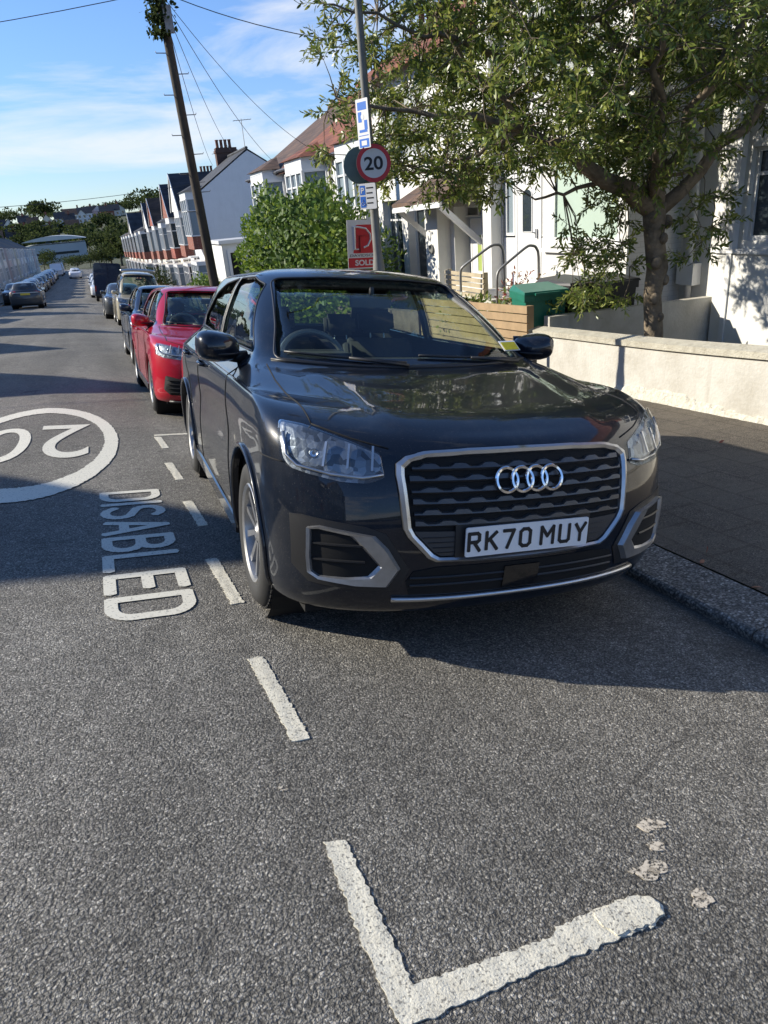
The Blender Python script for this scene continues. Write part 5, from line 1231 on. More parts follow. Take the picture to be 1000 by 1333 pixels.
# the big blank gable and the stepped terrace behind it
yy0 = 45.0
labs = ['house with a big blank pale grey gable wall beyond the telegraph pole', 'second terraced house beyond the blank gable with red bay panel', 'third terraced house beyond the blank gable, black slate roof', 'fourth terraced house beyond the blank gable', 'fifth terraced house beyond the blank gable', 'sixth terraced house beyond the blank gable', 'seventh house down the right-hand terrace', 'eighth house down the right-hand terrace', 'ninth house down the right-hand terrace', 'tenth house down the right-hand terrace', 'eleventh house down the right-hand terrace', 'twelfth house down the right-hand terrace', 'last pale house at the far end of the right-hand terrace']
GRP = 'terraced houses stepping down the right side of the street'
for i, lab in enumerate(labs):
    y0 = yy0+i*6.6; y1 = y0+6.58; zb = rl((y0+y1)/2, 7); up_, lw, rf_ = styles[i % 6]; ze = zb+6.55 if i == 0 else zb+6.0; xs_ = 6.05 if i == 0 else (6.3 if i < 6 else 5.9)
    terrace_house(lab, -1, xs_, y0, y1, zb, ze, ze+(2.05 if i == 0 else 2.6), B['greywhite'] if i == 0 else B[up_], B[lw], B[rf_], bay=.8, gable=(i in (1, 2, 4, 5, 8)), band=B[('white', 'white', 'redbrick', 'white', 'tilehung')[i % 5]], group=GRP if i else None, lo=i > 3, seed=20+i, depth=(6.3 if i == 0 else 7.4), stack=(i % 2 == 0), aerial=i in (0, 2), doorc=[(.3, .03, .03), (.05, .07, .2), (.6, .6, .6), (.03, .1, .05)][i % 4])
# small white porch building at the foot of the gable
pb = empty('garden_shed', (6.6, 40, -2.8), 'small white flat-roofed outbuilding in front of the blank gable', 'outbuilding')
t = MB(); t.box(5.75, 7.4, 38.9, 42, -4, .42); t.build('wall', B['white'], pb); t = MB(); t.box(5.6, 7.5, 38.75, 42.1, .42, .60); t.build('roof', B['upvc'], pb)
t = MB(); t.box(6.0, 6.15, 38.82, 38.898, -2.6, .1); t.box(6.65, 6.8, 38.82, 38.898, -2.6, .1); t.box(6.15, 6.65, 38.82, 38.898, -.05, .1); t.build('door_frame', B['upvc'], pb); t = MB(); t.box(6.16, 6.64, 38.86, 38.897, -2.6, -.06); t.build('door', MT['dark'], pb)
set_parent_world(pb)
# --- terrace on the left
GRL = 'terraced houses down the left side of the street'; cl = ['white', 'pink', 'white', 'cream', 'greywhite', 'white', 'blue', 'white']
lefty = [4.5+7.0*(k-3) for k in range(3)]+[4.5+7.0*k for k in range(24)]
ords = ['nearest', 'second', 'third', 'fourth', 'fifth', 'sixth', 'seventh', 'eighth', 'ninth', 'tenth', 'eleventh', 'twelfth', 'thirteenth', 'fourteenth', 'fifteenth', 'sixteenth', 'seventeenth', 'eighteenth', 'nineteenth', 'twentieth']
r_g = random.Random(15)
def left_house(lab, y0, w_, zb, c_, rf_, near, seed):
    """front gable over a square bay, lower main roof behind"""
    X = -13.6 if y0 < 66 else -10.9; root = empty('terraced_house', (X, y0+w_/2, zb), lab, 'house', GRL); ze = zb+(4.9 if y0 < 66 else 4.5); zr = zb+(7.2 if y0 < 66 else 6.9); yc = y0+3.5; hw_ = 2.3; zt = ze+2.2-(r_g.uniform(.2, 1.1) if y0 > 12 else 0); m_ = B[c_]; r = random.Random(seed)
    hs = [(y0+.5, y0+1.9, zb+3.2, zb+4.5), (y0+.45, y0+1.35, zb+.1, zb+2.3)] ; 
    t = MB(); wall_face(t, 1, X, y0, y0+w_, zb-1.5, ze, hs, .12); xb_ = X-8.4
    for yy in (y0, y0+w_): t.add([(X, yy, zb-1.5), (X, yy, ze), (X-4.2, yy, zr-.12), (xb_, yy, ze), (xb_, yy, zb-1.5)], [(0, 1, 2, 3, 4)])
    t.add([(xb_, y0, zb-1.5), (xb_, y0, ze), (xb_, y0+w_, ze), (xb_, y0+w_, zb-1.5)], [(0, 1, 2, 3)]); t.build('wall', m_, root)
    x1 = X+.8; b0, b1 = y0+2.2, y0+w_-.9; t = MB(); hb_ = [(b0+.25, b1-.25, zb+.85, zb+2.35), (b0+.25, b1-.25, zb+3.15, zb+4.5)]
    wall_face(t, 1, x1, b0, b1, zb-1.2, ze, hb_, .12); t.add([(X, b0, zb-1.2), (x1, b0, zb-1.2), (x1, b0, ze), (X, b0, ze), (X, b1, zb-1.2), (x1, b1, zb-1.2), (x1, b1, ze), (X, b1, ze)], [(0, 1, 2, 3), (7, 6, 5, 4)])
    bo_ = t.build('bay', m_, root)
    for h_ in hb_: window(bo_, 1, x1, *h_, mull=3, trans=.7, lo=True, pane=MT['wpane'] if r.random() < .6 else B['net'])
    window(root, 1, X, *hs[0], mull=2, lo=True); door(root, 1, X, *hs[1], mat('door_colour', r.choice([(.3, .03, .03), (.05, .07, .2), (.6, .6, .6), (.03, .1, .05)]), .4), lo=True, light=False)
    rf = roof_gable(root, 1, X, y0, y0+w_, ze, zr, 8.4, rf_)
    if y0 > 66 or (y0 > 30 and seed % 2): set_parent_world(root); return root
    t = MB(); xg = x1+.15; g0, g1 = yc-hw_+.35, yc+hw_+.35; gm = (g0+g1)/2; t.add([(xg, g0, ze-.05), (xg, gm, zt), (xg, g1, ze-.05), (X-2.6, gm, zt), (X-.3, g0, ze-.05), (X-.3, g1, ze-.05)], [(0, 1, 3, 4), (1, 2, 5, 3)]); t.build('bay_roof', rf_, rf)
    t = MB(); t.add([(xg-.1, g0+.1, ze-.05), (xg-.1, gm, zt-.1), (xg-.1, g1-.1, ze-.05)], [(0, 1, 2)]); t.build('gable_face', m_, rf)
    t = MB(); t.bar((xg, g0-.02, ze-.08), (xg, gm, zt), .05, .16); t.bar((xg, gm, zt), (xg, g1+.02, ze-.08), .05, .16); t.build('bargeboard', B['upvc'], rf)
    if seed % 2: chimney(rf, X-4.2, y0+w_-.05, zr-.5, zr+.7, 3)
    set_parent_world(root); return root
for i, y0 in enumerate(lefty):
    zb = G(-13, y0+3)+.05; c_ = cl[i % 8]; k = i-11; cn = c_ if c_ != 'greywhite' else 'pale grey'
    lab = f'{ords[k]} gabled {cn} house in view along the left side' if k >= 0 else f'{ords[i]} gabled {cn} house across the street, outside the left edge'
    left_house(lab, y0, 6.98, zb, c_, B['slate'] if i % 3 else B['browntile'], k < 0, i)
# front garden walls on the left
lw = empty('garden_wall', (-9.7, 40, -2), 'long low front wall of the left-hand houses', 'wall'); t = MB()
for i in range(24):
    y0, y1 = -10+7*i, -10+7*i+6; t.add([(x, y, G(-9.3, y)+z) for y in (y0, y1) for x, z in ((-9.8, -.2), (-9.6, -.2), (-9.6, .7), (-9.8, .7))], [(0, 3, 7, 4), (3, 2, 6, 7), (1, 5, 6, 2), (0, 1, 2, 3), (7, 6, 5, 4)])
t.build('wall', B['gardenwall'], lw); set_parent_world(lw)

# ------------------------------------------------------------ street furniture
lp = empty('street_lamp', (1.72, 5.56, GP(1.7, 5.56)), 'tall grey-brown lamp post carrying the road signs at the kerb', 'lamp post')  # post moved out along the line of sight, its signs scaled about the camera
lb = GP(1.7, 5.56); t = MB(); t.lathe([(.0, lb-.3), (.075, lb-.3), (.075, lb+.03), (.066, lb+.05), (.064, lb+1.55), (.050, lb+1.66), (.047, lb+1.7), (.036, lb+4), (.032, lb+6.2), (0, lb+6.2)], 20, M=Matrix.Translation((1.72, 5.56, 0))); t.build('post', MT['postgrey'], lp, smooth=True)
t = MB(); t.tube([(1.72, 5.56, lb+6.1), (1.69, 5.57, lb+6.5), (1.3, 5.6, lb+6.75), (.6, 5.7, lb+6.8)], .03, 8); t.build('arm', MT['postgrey'], lp, smooth=True); t = MB(); t.box(0, .7, 5.6, 5.82, lb+6.76, lb+6.88); t.build('lamp_head', MT['galv'], lp)
for z in (2.57, 2.32, 2.13, 1.93, 1.72, 1.66):
    t = MB(); t.lathe([(.048, z-.008), (.052, z-.008), (.052, z+.008), (.048, z+.008)], 16, M=Matrix.Translation((1.72, 5.56, 0))); t.build('sign_band', MT['galv'], lp)
set_parent_world(lp)
def sign_frame(c, yaw, up=(0, 0, 1)):
    """x to the viewer's right, y up, z out of the face; yaw turns the face: 0 faces -Y"""
    n_ = Vector((math.sin(yaw), -math.cos(yaw), 0)); x = Vector((math.cos(yaw), math.sin(yaw), 0)); M_ = Matrix((x, Vector(up), n_)).transposed().to_4x4(); M_.translation = Vector(c); return M_
def text_on(mb, M_, txt, x0, y0, w, h_, off=.0, z=.0): put_text(mb, txt, lambda x, y: M_ @ Vector((x0+x, y0+y, z)), w, h_, off)
def disc(mb, M_, r, z, n=48, r0=0):
    vs = [M_ @ Vector((r_*math.cos(2*math.pi*k/n), r_*math.sin(2*math.pi*k/n), z)) for k in range(n) for r_ in ((r0, r) if r0 else (r,))]
    if r0: mb.add(vs, [(2*k, 2*k+1, 2*((k+1) % n)+1, 2*((k+1) % n)) for k in range(n)])
    else: mb.add(vs, [tuple(range(n))])
# 20 mph sign
M0 = sign_frame((1.703, 5.428, 2.076), R(-14)); sg = empty('speed_limit_sign', M0.translation, 'round red-bordered 20 speed limit sign on the lamp post, facing the camera', 'road sign')
t = MB(); t.lathe([(0, -.012), (.174, -.012), (.177, -.006), (.177, 0), (0, 0)], 48, M=M0); t.build('plate', MT['galv'], sg, angle=30)
t = MB(); disc(t, M0, .175, .0015); t.build('face', MT['signwhite'], sg); t = MB(); disc(t, M0, .176, .003, r0=.136); t.build('red_ring', MT['signred'], sg)
t = MB(); put_text(t, '20', lambda x, y: M0 @ Vector((x-.098, y-.062, .0045)), .192, .125, .022); t.build('numerals', MT['ink'], sg)
set_parent_world(sg)
M1 = sign_frame((1.635, 5.640, 2.076), R(165)); sb_ = empty('speed_limit_sign', M1.translation, 'back of the second round sign, dull green-grey, behind the 20 sign', 'road sign')
t = MB(); t.lathe([(0, -.012), (.174, -.012), (.177, -.006), (.177, 0), (0, 0)], 48, M=M1); t.build('plate', mat('sign_back', (.16, .22, .19), .6, noise=(8, .3)), sb_, angle=30); t = MB(); disc(t, M1, .176, .003, r0=.136); t.build('red_ring', MT['signred'], sb_); t = MB(); disc(t, M1, .175, .0015); t.build('face', MT['signwhite'], sb_)
t = MB(); t.box(1.64, 1.70, 5.57, 5.63, 2.0, 2.02); t.box(1.64, 1.70, 5.57, 5.63, 2.12, 2.14); t.build('bracket', MT['galv'], sb_); set_parent_world(sb_)
def plate_sign(nm, label, M_, w, h_, draw, cat='road sign', sc_=1.):
    M_ = M_ @ Matrix.Scale(sc_, 4)
    e = empty(nm, M_.translation, label, cat); t = MB(); t.prism(rounded([(-w/2, -h_/2), (w/2, -h_/2), (w/2, h_/2), (-w/2, h_/2)], .015, 3), -.006, 0, f=lambda x, y, z: M_ @ Vector((x, y, z))); t.build('plate', MT['signwhite'], e); draw(e, M_); set_parent_world(e); return e
def rect(mb, M_, x0, x1, y0, y1, z): mb.add([M_ @ Vector(p) for p in ((x0, y0, z), (x1, y0, z), (x1, y1, z), (x0, y1, z))], [(0, 1, 2, 3)])
def draw_tall(e, M_):
    t = MB(); rect(t, M_, -.10, .10, .17, .27, .0015); rect(t, M_, -.10, -.02, .02, .15, .0015); rect(t, M_, -.09, .09, -.11, -.075, .0015); rect(t, M_, .03, .10, -.075, .04, .0015); rect(t, M_, -.11, .11, -.30, -.19, .0015); rect(t, M_, -.11, .11, -.155, -.145, .0015); t.build('blue_panel', MT['signblue'], e)
    t = MB(); rect(t, M_, -.06, .06, -.275, -.215, .003); t.add([M_ @ Vector((.0+.035*math.cos(a), .085+.035*math.sin(a), .003)) for a in np.linspace(0, 6.2, 14)], [tuple(range(14))]); t.build('white_panel', MT['signwhite'], e)
plate_sign('parking_zone_sign', 'tall narrow blue and white information plate above the 20 sign', sign_frame((1.622, 5.433, 2.435), R(-72)), .27, .62, draw_tall, sc_=.70)
def draw_park(e, M_):
    t = MB(); rect(t, M_, -.082, -.025, .015, .098, .0015); rect(t, M_, -.082, -.025, -.098, .0, .0015); t.build('blue_panel', MT['signblue'], e)
    t = MB(); put_text(t, 'P', lambda x, y: M_ @ Vector((x-.070, y+.03, .003)), .035, .05, .02)
    # disabled badge symbol: wheelchair from simple strokes
    for a, b in (((-.055, -.025), (-.052, -.055)), ((-.052, -.055), (-.035, -.055)), ((-.035, -.055), (-.03, -.078))): t.bar(M_ @ Vector((*a, .003)), M_ @ Vector((*b, .003)), .006, .001)
    t.tube([M_ @ Vector((-.054+.016*math.cos(a), -.064+.016*math.sin(a), .003)) for a in np.linspace(2.2, 6.0, 9)], .002, 4)
    t.build('white_symbol', MT['signwhite'], e)
    t = MB()
    for i, l in enumerate(['Mon-Sat', '9am-8pm', 'Max stay', '3 hours', 'No return', 'in 1 hour'][:0]): pass
    for i in range(4): rect(t, M_, -.012, .065-.01*(i % 2), .068-.045*i, .080-.045*i, .0015)
    t.build('text_lines', MT['ink'], e)
plate_sign('parking_sign', 'small white and blue disabled parking plate below the 20 sign', sign_frame((1.617, 5.449, 1.775), R(-48)), .18, .30-.07, draw_park, sc_=1.06)
# estate agent board
MBo = sign_frame((3.53, 11.0, 1.045), R(-8)); eb = empty('estate_agent_board', (3.85, 11, GP(4, 11)), 'white and red SOLD estate agent board on a white post behind the car roof', 'sign board')
MBo = MBo @ Matrix.Rotation(R(-3), 4, 'Z')
t = MB(); t.box(-.26, .30, -.42, .42, -.012, 0, M=MBo); t.build('board', MT['signwhite'], eb)
t = MB(); t.prism(rounded([(-.17, -.15), (.28, -.15), (.28, .335), (-.10, .335), (-.10, -.0)], .04, 3), .001, .003, f=lambda x, y, z: MBo @ Vector((x, y, z))); rect(t, MBo, -.255, .295, -.40, -.23, .002); t.build('red_panel', MT['signred'], eb)
t = MB()
D_ = [(-.155, .30), (-.06, .30), (.09, .27), (.17, .17), (.175, .08), (.12, -.02), (.04, -.055)]
t.tube([MBo @ Vector((x, y, .006)) for x, y in D_], .016, 4); t.tube([MBo @ Vector((x, y, .006)) for x, y in ((-.13, .30), (-.13, -.08))], .024, 4); t.tube([MBo @ Vector((x, y, .006)) for x, y in ((-.17, -.08), (-.05, -.08))], .010, 4)
put_text(t, 'SOLD', lambda x, y: MBo @ Vector((x-.13, y-.365, .004)), .36, .10, .03); t.build('white_letter', MT['signwhite'], eb)
t = MB(); t.bar(MBo @ Vector((-.03, -.13, .005)), MBo @ Vector((-.03, .14, .005)), .05, .002); t.bar(MBo @ Vector((-.08, .15, .005)), MBo @ Vector((.10, .15, .005)), .03, .002); put_text(t, 'DAVIDSON', lambda x, y: MBo @ Vector((x-.22, y-.21, .003)), .50, .045, .0); t.build('dark_letter', MT['ink'], eb)
t = MB(); t.box(3.835, 3.885, 11.02, 11.06, GP(4, 11)-.3, 1.62); t.build('post', MT['white'], eb)
set_parent_world(eb)
# telegraph pole
pz = GP(1.7, 17.5); tp = empty('telegraph_pole', (1.72, 17.5, pz), 'tall wooden telegraph pole with step irons and ivy at its top', 'telegraph pole')
wp_ = mat('pole_wood', (.085, .068, .048), .9, noise=(3, .5), bump=(30, .6, .01))
tx, ty = -.012, .0; topz = 7.4; px_ = lambda z: 1.76+(z-.3)*-.0245
t = MB(); t.tube([(px_(z), 17.5, z) for z in (pz-.3, 0, 2, 4, 6, topz)], [.13, .125, .115, .105, .098, .09], 14); t.build('pole', wp_, tp, smooth=True)
for i in range(9):
    z = 1.9+i*.42; s = 1 if i % 2 else -1; t = MB(); x = px_(z); t.tube([(x+s*.10, 17.5, z), (x+s*.32, 17.48, z), (x+s*.33, 17.48, z+.035)], .011, 6); t.build('step_iron', MT['galv'], tp, smooth=True)
t = MB(); t.box(px_(6.0)-.02, px_(6.0)+.17, 17.30, 17.40, 5.62, 6.15); t.build('junction_box', MT['galv'], tp)
t = MB(); x = px_(7); t.box(x-.5, x+.5, 17.42, 17.5, 7.0, 7.1); t.build('crossarm', wp_, tp)
set_parent_world(tp)
# overhead wires
def wire(a, b, sag, label, r=.009):
    a = Vector(a); b = Vector(b); t = MB(); o_ = a.copy(); t.tube([a.lerp(b, k/14)-Vector((0, 0, 4*sag*(k/14)*(1-k/14)))-o_ for k in range(15)], r, 4)
    o = t.build('telephone_wire', MT['black'], smooth=True, label=label, cat='wire', group='telephone wires from the pole'); o.location = o_
TT = (px_(6.35), 17.5, 6.45)
for b, sag, lab in (((7.6, 31.5, 3.3+.2), .5, 'wire dropping from the pole to the brown-tiled end house'), ((7.0, 24.5, 3.6), .4, 'wire dropping from the pole to the middle house behind the hedge'), ((8.5, 45.5, 5.2), .6, 'wire falling from the pole to the apex of the blank gable'), ((7.0, 52.0, 3.4), .8, 'wire falling from the pole past the front of the blank gable'), ((7.1, 45.3, 4.6), .7, 'wire falling from the pole to the chimney of the gable house'), ((6.4, 13.0, 4.5), .3, 'wire running right from the pole top into the tree'), ((-13.0, 12.5, 5.6), .35, 'lower of the wires crossing the sky at top left'), ((-13.0, 13.5, 6.3), .35, 'upper of the wires crossing the sky at top left'), ((-13.0, 26.5, 6.8), .3, 'third wire crossing the extreme top left of the sky')): wire(TT, b, sag, lab)
wire((-13.0, 34.0, 3.2), (6.6, 46.0, 3.8), .45, 'single wire sagging across the street low over the clouds', .012)

# wheelie bins
def bin_(label, loc, rz, body_, lid_m, lid_open=0, h_=1.0, w=.56, d=.62):
    e = empty('wheelie_bin', loc, label, 'wheelie bin', 'wheelie bins behind the garden wall', rz); z1 = h_-.06; t = MB(); b = .43
    t.add([(-w*b, -d*b, .06), (w*b, -d*b, .06), (w*b, d*b, .06), (-w*b, d*b, .06), (-w/2, -d/2, z1), (w/2, -d/2, z1), (w/2, d/2, z1), (-w/2, d/2, z1)], [(3, 2, 1, 0), (0, 1, 5, 4), (1, 2, 6, 5), (2, 3, 7, 6), (3, 0, 4, 7), (4, 5, 6, 7)])
    t.box(-w/2-.02, w/2+.02, -d/2-.02, d/2+.02, z1-.09, z1-.001); t.build('body', body_, e)
    t = MB(); t.add([(-w/2-.03, -d/2-.05, z1+.002), (w/2+.03, -d/2-.05, z1+.002), (w/2+.03, d/2+.02, z1+.002), (-w/2-.03, d/2+.02, z1+.002), (-w/2-.02, -d/2-.03, z1+.035), (w/2+.02, -d/2-.03, z1+.035), (w/2-.03, d/2, z1+.075), (-w/2+.03, d/2, z1+.075)], [(3, 2, 1, 0), (0, 1, 5, 4), (1, 2, 6, 5), (2, 3, 7, 6), (3, 0, 4, 7), (4, 5, 6, 7)])
    t.box(-w*.3, w*.3, -d/2-.085, -d/2-.05, z1-.01, z1+.02); t.build('lid', lid_m, e)
    t = MB(); t.tube([(-w/2+.04, d/2+.07, z1), (w/2-.04, d/2+.07, z1)], .016, 8); t.bar((-w/2+.07, d/2, z1-.02), (-w/2+.07, d/2+.07, z1), .03); t.bar((w/2-.07, d/2, z1-.02), (w/2-.07, d/2+.07, z1), .03); t.build('handle', lid_m, e)
    for s in (-1, 1): t = MB(); t.lathe([(0, -.02), (.09, -.02), (.10, 0), (.09, .02), (0, .02)], 16, axis='x', M=Matrix.Translation((s*(w*.45), d*.40, .10))); t.build('wheel', MT['rubber'], e, angle=35)
    return e
gp = mat('bin_green', (.012, .16, .105), .45, noise=(8, .25)); kp = mat('bin_black', (.02, .02, .022), .5, noise=(8, .3))
bin_('green recycling wheelie bin behind the timber slats', (4.40, 6.55, -.50), R(-14), gp, gp)
bin_('black wheelie bin next to the green one', (5.02, 6.75, -.47), R(10), kp, kp); bin_('black wheelie bin farther right, beside the tree trunk', (5.58, 6.60, -.50), R(-8), kp, kp)
# handrails
for lab, pts in (('left curved steel handrail of the front steps', [(4.60, 9.2, -.5), (4.60, 9.2, .55), (4.62, 9.15, .62), (5.02, 8.95, .90), (5.10, 8.92, .93), (5.19, 8.88, .92), (5.24, 8.85, .82), (5.26, 8.85, -.45)]), ('right curved steel handrail of the front steps', [(4.72, 8.2, -.5), (4.72, 8.2, .5), (4.76, 8.2, .60), (5.16, 8.1, .88), (5.24, 8.08, .92), (5.33, 8.05, .90), (5.38, 8.03, .80), (5.39, 8.03, -.4)])):
    t = MB(); o_ = Vector(pts[0]); P_ = []
    for i in range(len(pts)-1):
        for k in range(4): P_.append(Vector(pts[i]).lerp(Vector(pts[i+1]), k/4)-o_)
    P_.append(Vector(pts[-1])-o_); P_ = [P_[0]]+[(P_[i-1]+P_[i]*2+P_[i+1])/4 for i in range(1, len(P_)-1)]+[P_[-1]]
    o = t.tube(P_, .022, 8).build('handrail', MT['galv'], smooth=True, label=lab, cat='handrail', group='handrails by the front steps'); o.location = o_
# short post seen past the bonnet, and a black stub against the wall foot
b_ = MB(); b_.lathe([(0, -.2), (.03, -.2), (.03, .42), (.024, .45), (0, .45)], 10); o = b_.build('bollard', MT['black'], smooth=True, label='thin short black post standing at the foot of the white wall', cat='post'); o.location = (3.85, 5.78, GP(3.9, 5.8)-.02)

# ------------------------------------------------------------ foliage
def leaf_mat(name, c1, c2, c3, ro=.38, sp=.45):
    m = bpy.data.materials.new(name); m.use_nodes = True; nt = m.node_tree; nt.nodes.clear(); N = nt.nodes.new; L = nt.links.new
    o = N('ShaderNodeOutputMaterial'); g = N('ShaderNodeNewGeometry'); r = N('ShaderNodeValToRGB'); e = r.color_ramp.elements; e[0].color = (*c1, 1); e[1].color = (*c3, 1); e[1].position = 1; k = e.new(.55); k.color = (*c2, 1)
    L(g.outputs['Random Per Island'], r.inputs[0]); d = N('ShaderNodeBsdfPrincipled'); d.inputs['Roughness'].default_value = ro; d.inputs['Specular IOR Level'].default_value = sp
    tr = N('ShaderNodeBsdfTranslucent'); L(r.outputs[0], d.inputs['Base Color']); hs = N('ShaderNodeHueSaturation'); hs.inputs['Value'].default_value = 1.5; hs.inputs['Hue'].default_value = .48; L(r.outputs[0], hs.inputs['Color']); L(hs.outputs[0], tr.inputs[0])
    mx_ = N('ShaderNodeMixShader'); mx_.inputs[0].default_value = .32; L(d.outputs[0], mx_.inputs[1]); L(tr.outputs[0], mx_.inputs[2]); L(mx_.outputs[0], o.inputs[0]); return m
LEAF = leaf_mat('tree_leaf', (.060, .100, .020), (.135, .190, .036), (.32, .35, .09)); HEDGE = leaf_mat('hedge_leaf', (.025, .06, .010), (.07, .14, .02), (.20, .28, .05), .55, .3); FARL = leaf_mat('far_foliage', (.022, .036, .014), (.040, .060, .020), (.065, .085, .028), .9, .1); DRY = leaf_mat('reddish_leaf', (.20, .05, .03), (.30, .12, .07), (.20, .16, .05))
BARK = mat('bark', (.24, .19, .13), .9, noise=(9, .6), bump=(22, .9, .02))
def leaves(name, C_, D_, L_, W_, m, parent=None, seed=0, curl=.25, **k):
    """C_ (n,3) leaf bases, D_ (n,3) directions, L_ (n,) lengths: pointed 6-vertex leaves in one mesh"""
    g = np.random.default_rng(seed); n = len(C_); D_ = D_/np.linalg.norm(D_, axis=1)[:, None]; r_ = g.normal(size=(n, 3)); S_ = np.cross(D_, r_); S_ /= np.linalg.norm(S_, axis=1)[:, None]+1e-9; U_ = np.cross(S_, D_)
    L_ = L_[:, None]; w = W_ if np.ndim(W_) else np.full(n, W_); w = w[:, None]
    V = np.stack([C_, C_+D_*L_*.35+S_*w*.5-U_*L_*.02, C_+D_*L_*.7+S_*w*.42-U_*L_*curl*.35, C_+D_*L_-U_*L_*curl, C_+D_*L_*.7-S_*w*.42-U_*L_*curl*.35, C_+D_*L_*.35-S_*w*.5-U_*L_*.02], axis=1).reshape(-1, 3)
    me = bpy.data.meshes.new(name); me.vertices.add(6*n); me.vertices.foreach_set('co', V.astype(np.float32).ravel())
    b = np.arange(n)[:, None]*6; q = np.concatenate([b+0, b+1, b+2, b+5, b+5, b+2, b+3, b+4], axis=1).reshape(-1)  # two quads
    q = np.concatenate([b+0, b+1, b+5, b+5, b+5, b+5], axis=1) if False else q
    me.loops.add(8*n); me.loops.foreach_set('vertex_index', q.astype(np.int32)); me.polygons.add(2*n); me.polygons.foreach_set('loop_start', np.arange(0, 8*n, 4, dtype=np.int32))
    me.update(calc_edges=True); me.validate(); me.materials.append(m); o = bpy.data.objects.new(name, me); COL.objects.link(o)
    if parent: o.parent = parent
    return meta(o, **k)
def rand_dirs(g, n): v = g.normal(size=(n, 3)); return v/np.linalg.norm(v, axis=1)[:, None]
def bush(name, label, cat, c, rad, n, m, leaf=(.09, .045), seed=0, group=None, top=1.0, shellk=.35, gaps=.0, flat=False, sq=0):
    g = np.random.default_rng(seed); root = empty(name, (c[0], c[1], c[2]-rad[2]), label, cat, group)
    d = rand_dirs(g, n); lump = 1+.16*np.sin(d[:, 0]*7+seed)*np.cos(d[:, 1]*6+1.3*seed)+.10*np.sin(d[:, 2]*11+d[:, 0]*9); r_ = g.uniform(0, 1, n)**shellk
    if gaps: keep = np.sin(d[:, 0]*9+seed)*np.sin(d[:, 1]*8-seed)*np.sin(d[:, 2]*9) > -1+gaps*0; d = d[keep]; lump = lump[keep]; r_ = r_[keep]
    bx_ = (np.abs(d)**sq).sum(1)**(1/sq) if sq else 1.; p = d/(np.array(bx_).reshape(-1, 1) if sq else 1.)*(np.array(rad)[None]*(lump*r_)[:, None]); C_ = p+np.array(c); up = d*.7+np.array([0, 0, .25])+g.normal(size=d.shape)*.55
    L_ = g.uniform(.7, 1.25, len(d))*leaf[0]; leaves('foliage', C_, up, L_, L_*leaf[1]/leaf[0], m, root, seed)
    t = MB(); q = random.Random(seed)
    for k in range(7): a = q.uniform(0, 6.3); t.tube([(c[0]+.1*math.cos(a), c[1]+.1*math.sin(a), c[2]-rad[2]-.2), (c[0]+rad[0]*.4*math.cos(a), c[1]+rad[1]*.4*math.sin(a), c[2]), (c[0]+rad[0]*.6*math.cos(a), c[1]+rad[1]*.6*math.sin(a), c[2]+rad[2]*.5)], [.04, .025, .008], 5)
    t.build('stem', BARK, root, smooth=True); set_parent_world(root); return root

# --- the street tree in the front garden
tr = empty('tree', (4.92, 4.9, -.5), 'gnarled evergreen tree with pale knotted trunk rising behind the white garden wall', 'tree'); g = np.random.default_rng(42); rt = random.Random(42)
trunk = [(4.98, 4.9, -.75), (4.96, 4.9, 0), (4.90, 4.9, .45), (4.93, 4.88, .75), (4.87, 4.9, 1.1), (4.84, 4.9, 1.45)]
segs = []     # (points, radii)
def limb(p0, p1, r0, r1, n=7, wob=.10, droop=0.):
    a = Vector(p0); b = Vector(p1); P_ = []; L_ = (b-a).length
    for i in range(n+1):
        t = i/n; q = a.lerp(b, t)+Vector((rt.uniform(-1, 1), rt.uniform(-1, 1), rt.uniform(-1, 1)))*wob*L_*.25*math.sin(math.pi*t)+Vector((0, 0, -droop*math.sin(math.pi*t)*L_)); P_.append(q)
    segs.append((P_, [r0+(r1-r0)*(i/n)**.8 for i in range(n+1)])); return P_
tb = MB(); knots = [.125, .112, .103, .122, .112, .135]; tb.tube(trunk, knots, 14)
main = [((4.84, 4.9, 1.40), (3.35, 5.25, 2.30), .125, .05), ((4.84, 4.9, 1.40), (4.80, 4.95, 2.9), .13, .055), ((4.86, 4.9, 1.35), (6.6, 4.35, 2.95), .09, .03), ((4.84, 4.9, 1.5), (5.5, 4.3, 3.6), .07, .03), ((4.84, 4.9, 1.45), (4.0, 4.0, 3.0), .06, .025), ((3.35, 5.25, 2.30), (1.6, 6.1, 2.75), .05, .012), ((3.3, 5.6, 3.0), (1.7, 6.2, 3.6), .035, .01), ((3.35, 5.25, 2.30), (2.6, 5.9, 1.95), .035, .012), ((4.80, 4.95, 2.8), (3.3, 5.6, 3.9), .05, .02), ((4.80, 4.95, 2.8), (5.6, 5.4, 4.2), .05, .02), ((4.0, 4.0, 3.0), (2.9, 4.0, 3.6), .03, .012), ((5.5, 4.3, 3.4), (6.6, 3.8, 3.9), .035, .012), ((3.35, 5.25, 2.30), (2.4, 5.3, 3.3), .035, .012), ((4.4, 5.0, 1.75), (3.6, 5.4, 1.6), .035, .012), ((4.6, 4.95, 1.6), (5.6, 4.7, 1.9), .03, .012)]
for a, b, r0, r1 in main: limb(a, b, r0, r1, 8, .16)
base_pts = [(p, r_) for P_, Rr in segs for p, r_ in zip(P_[2:], Rr[2:])]
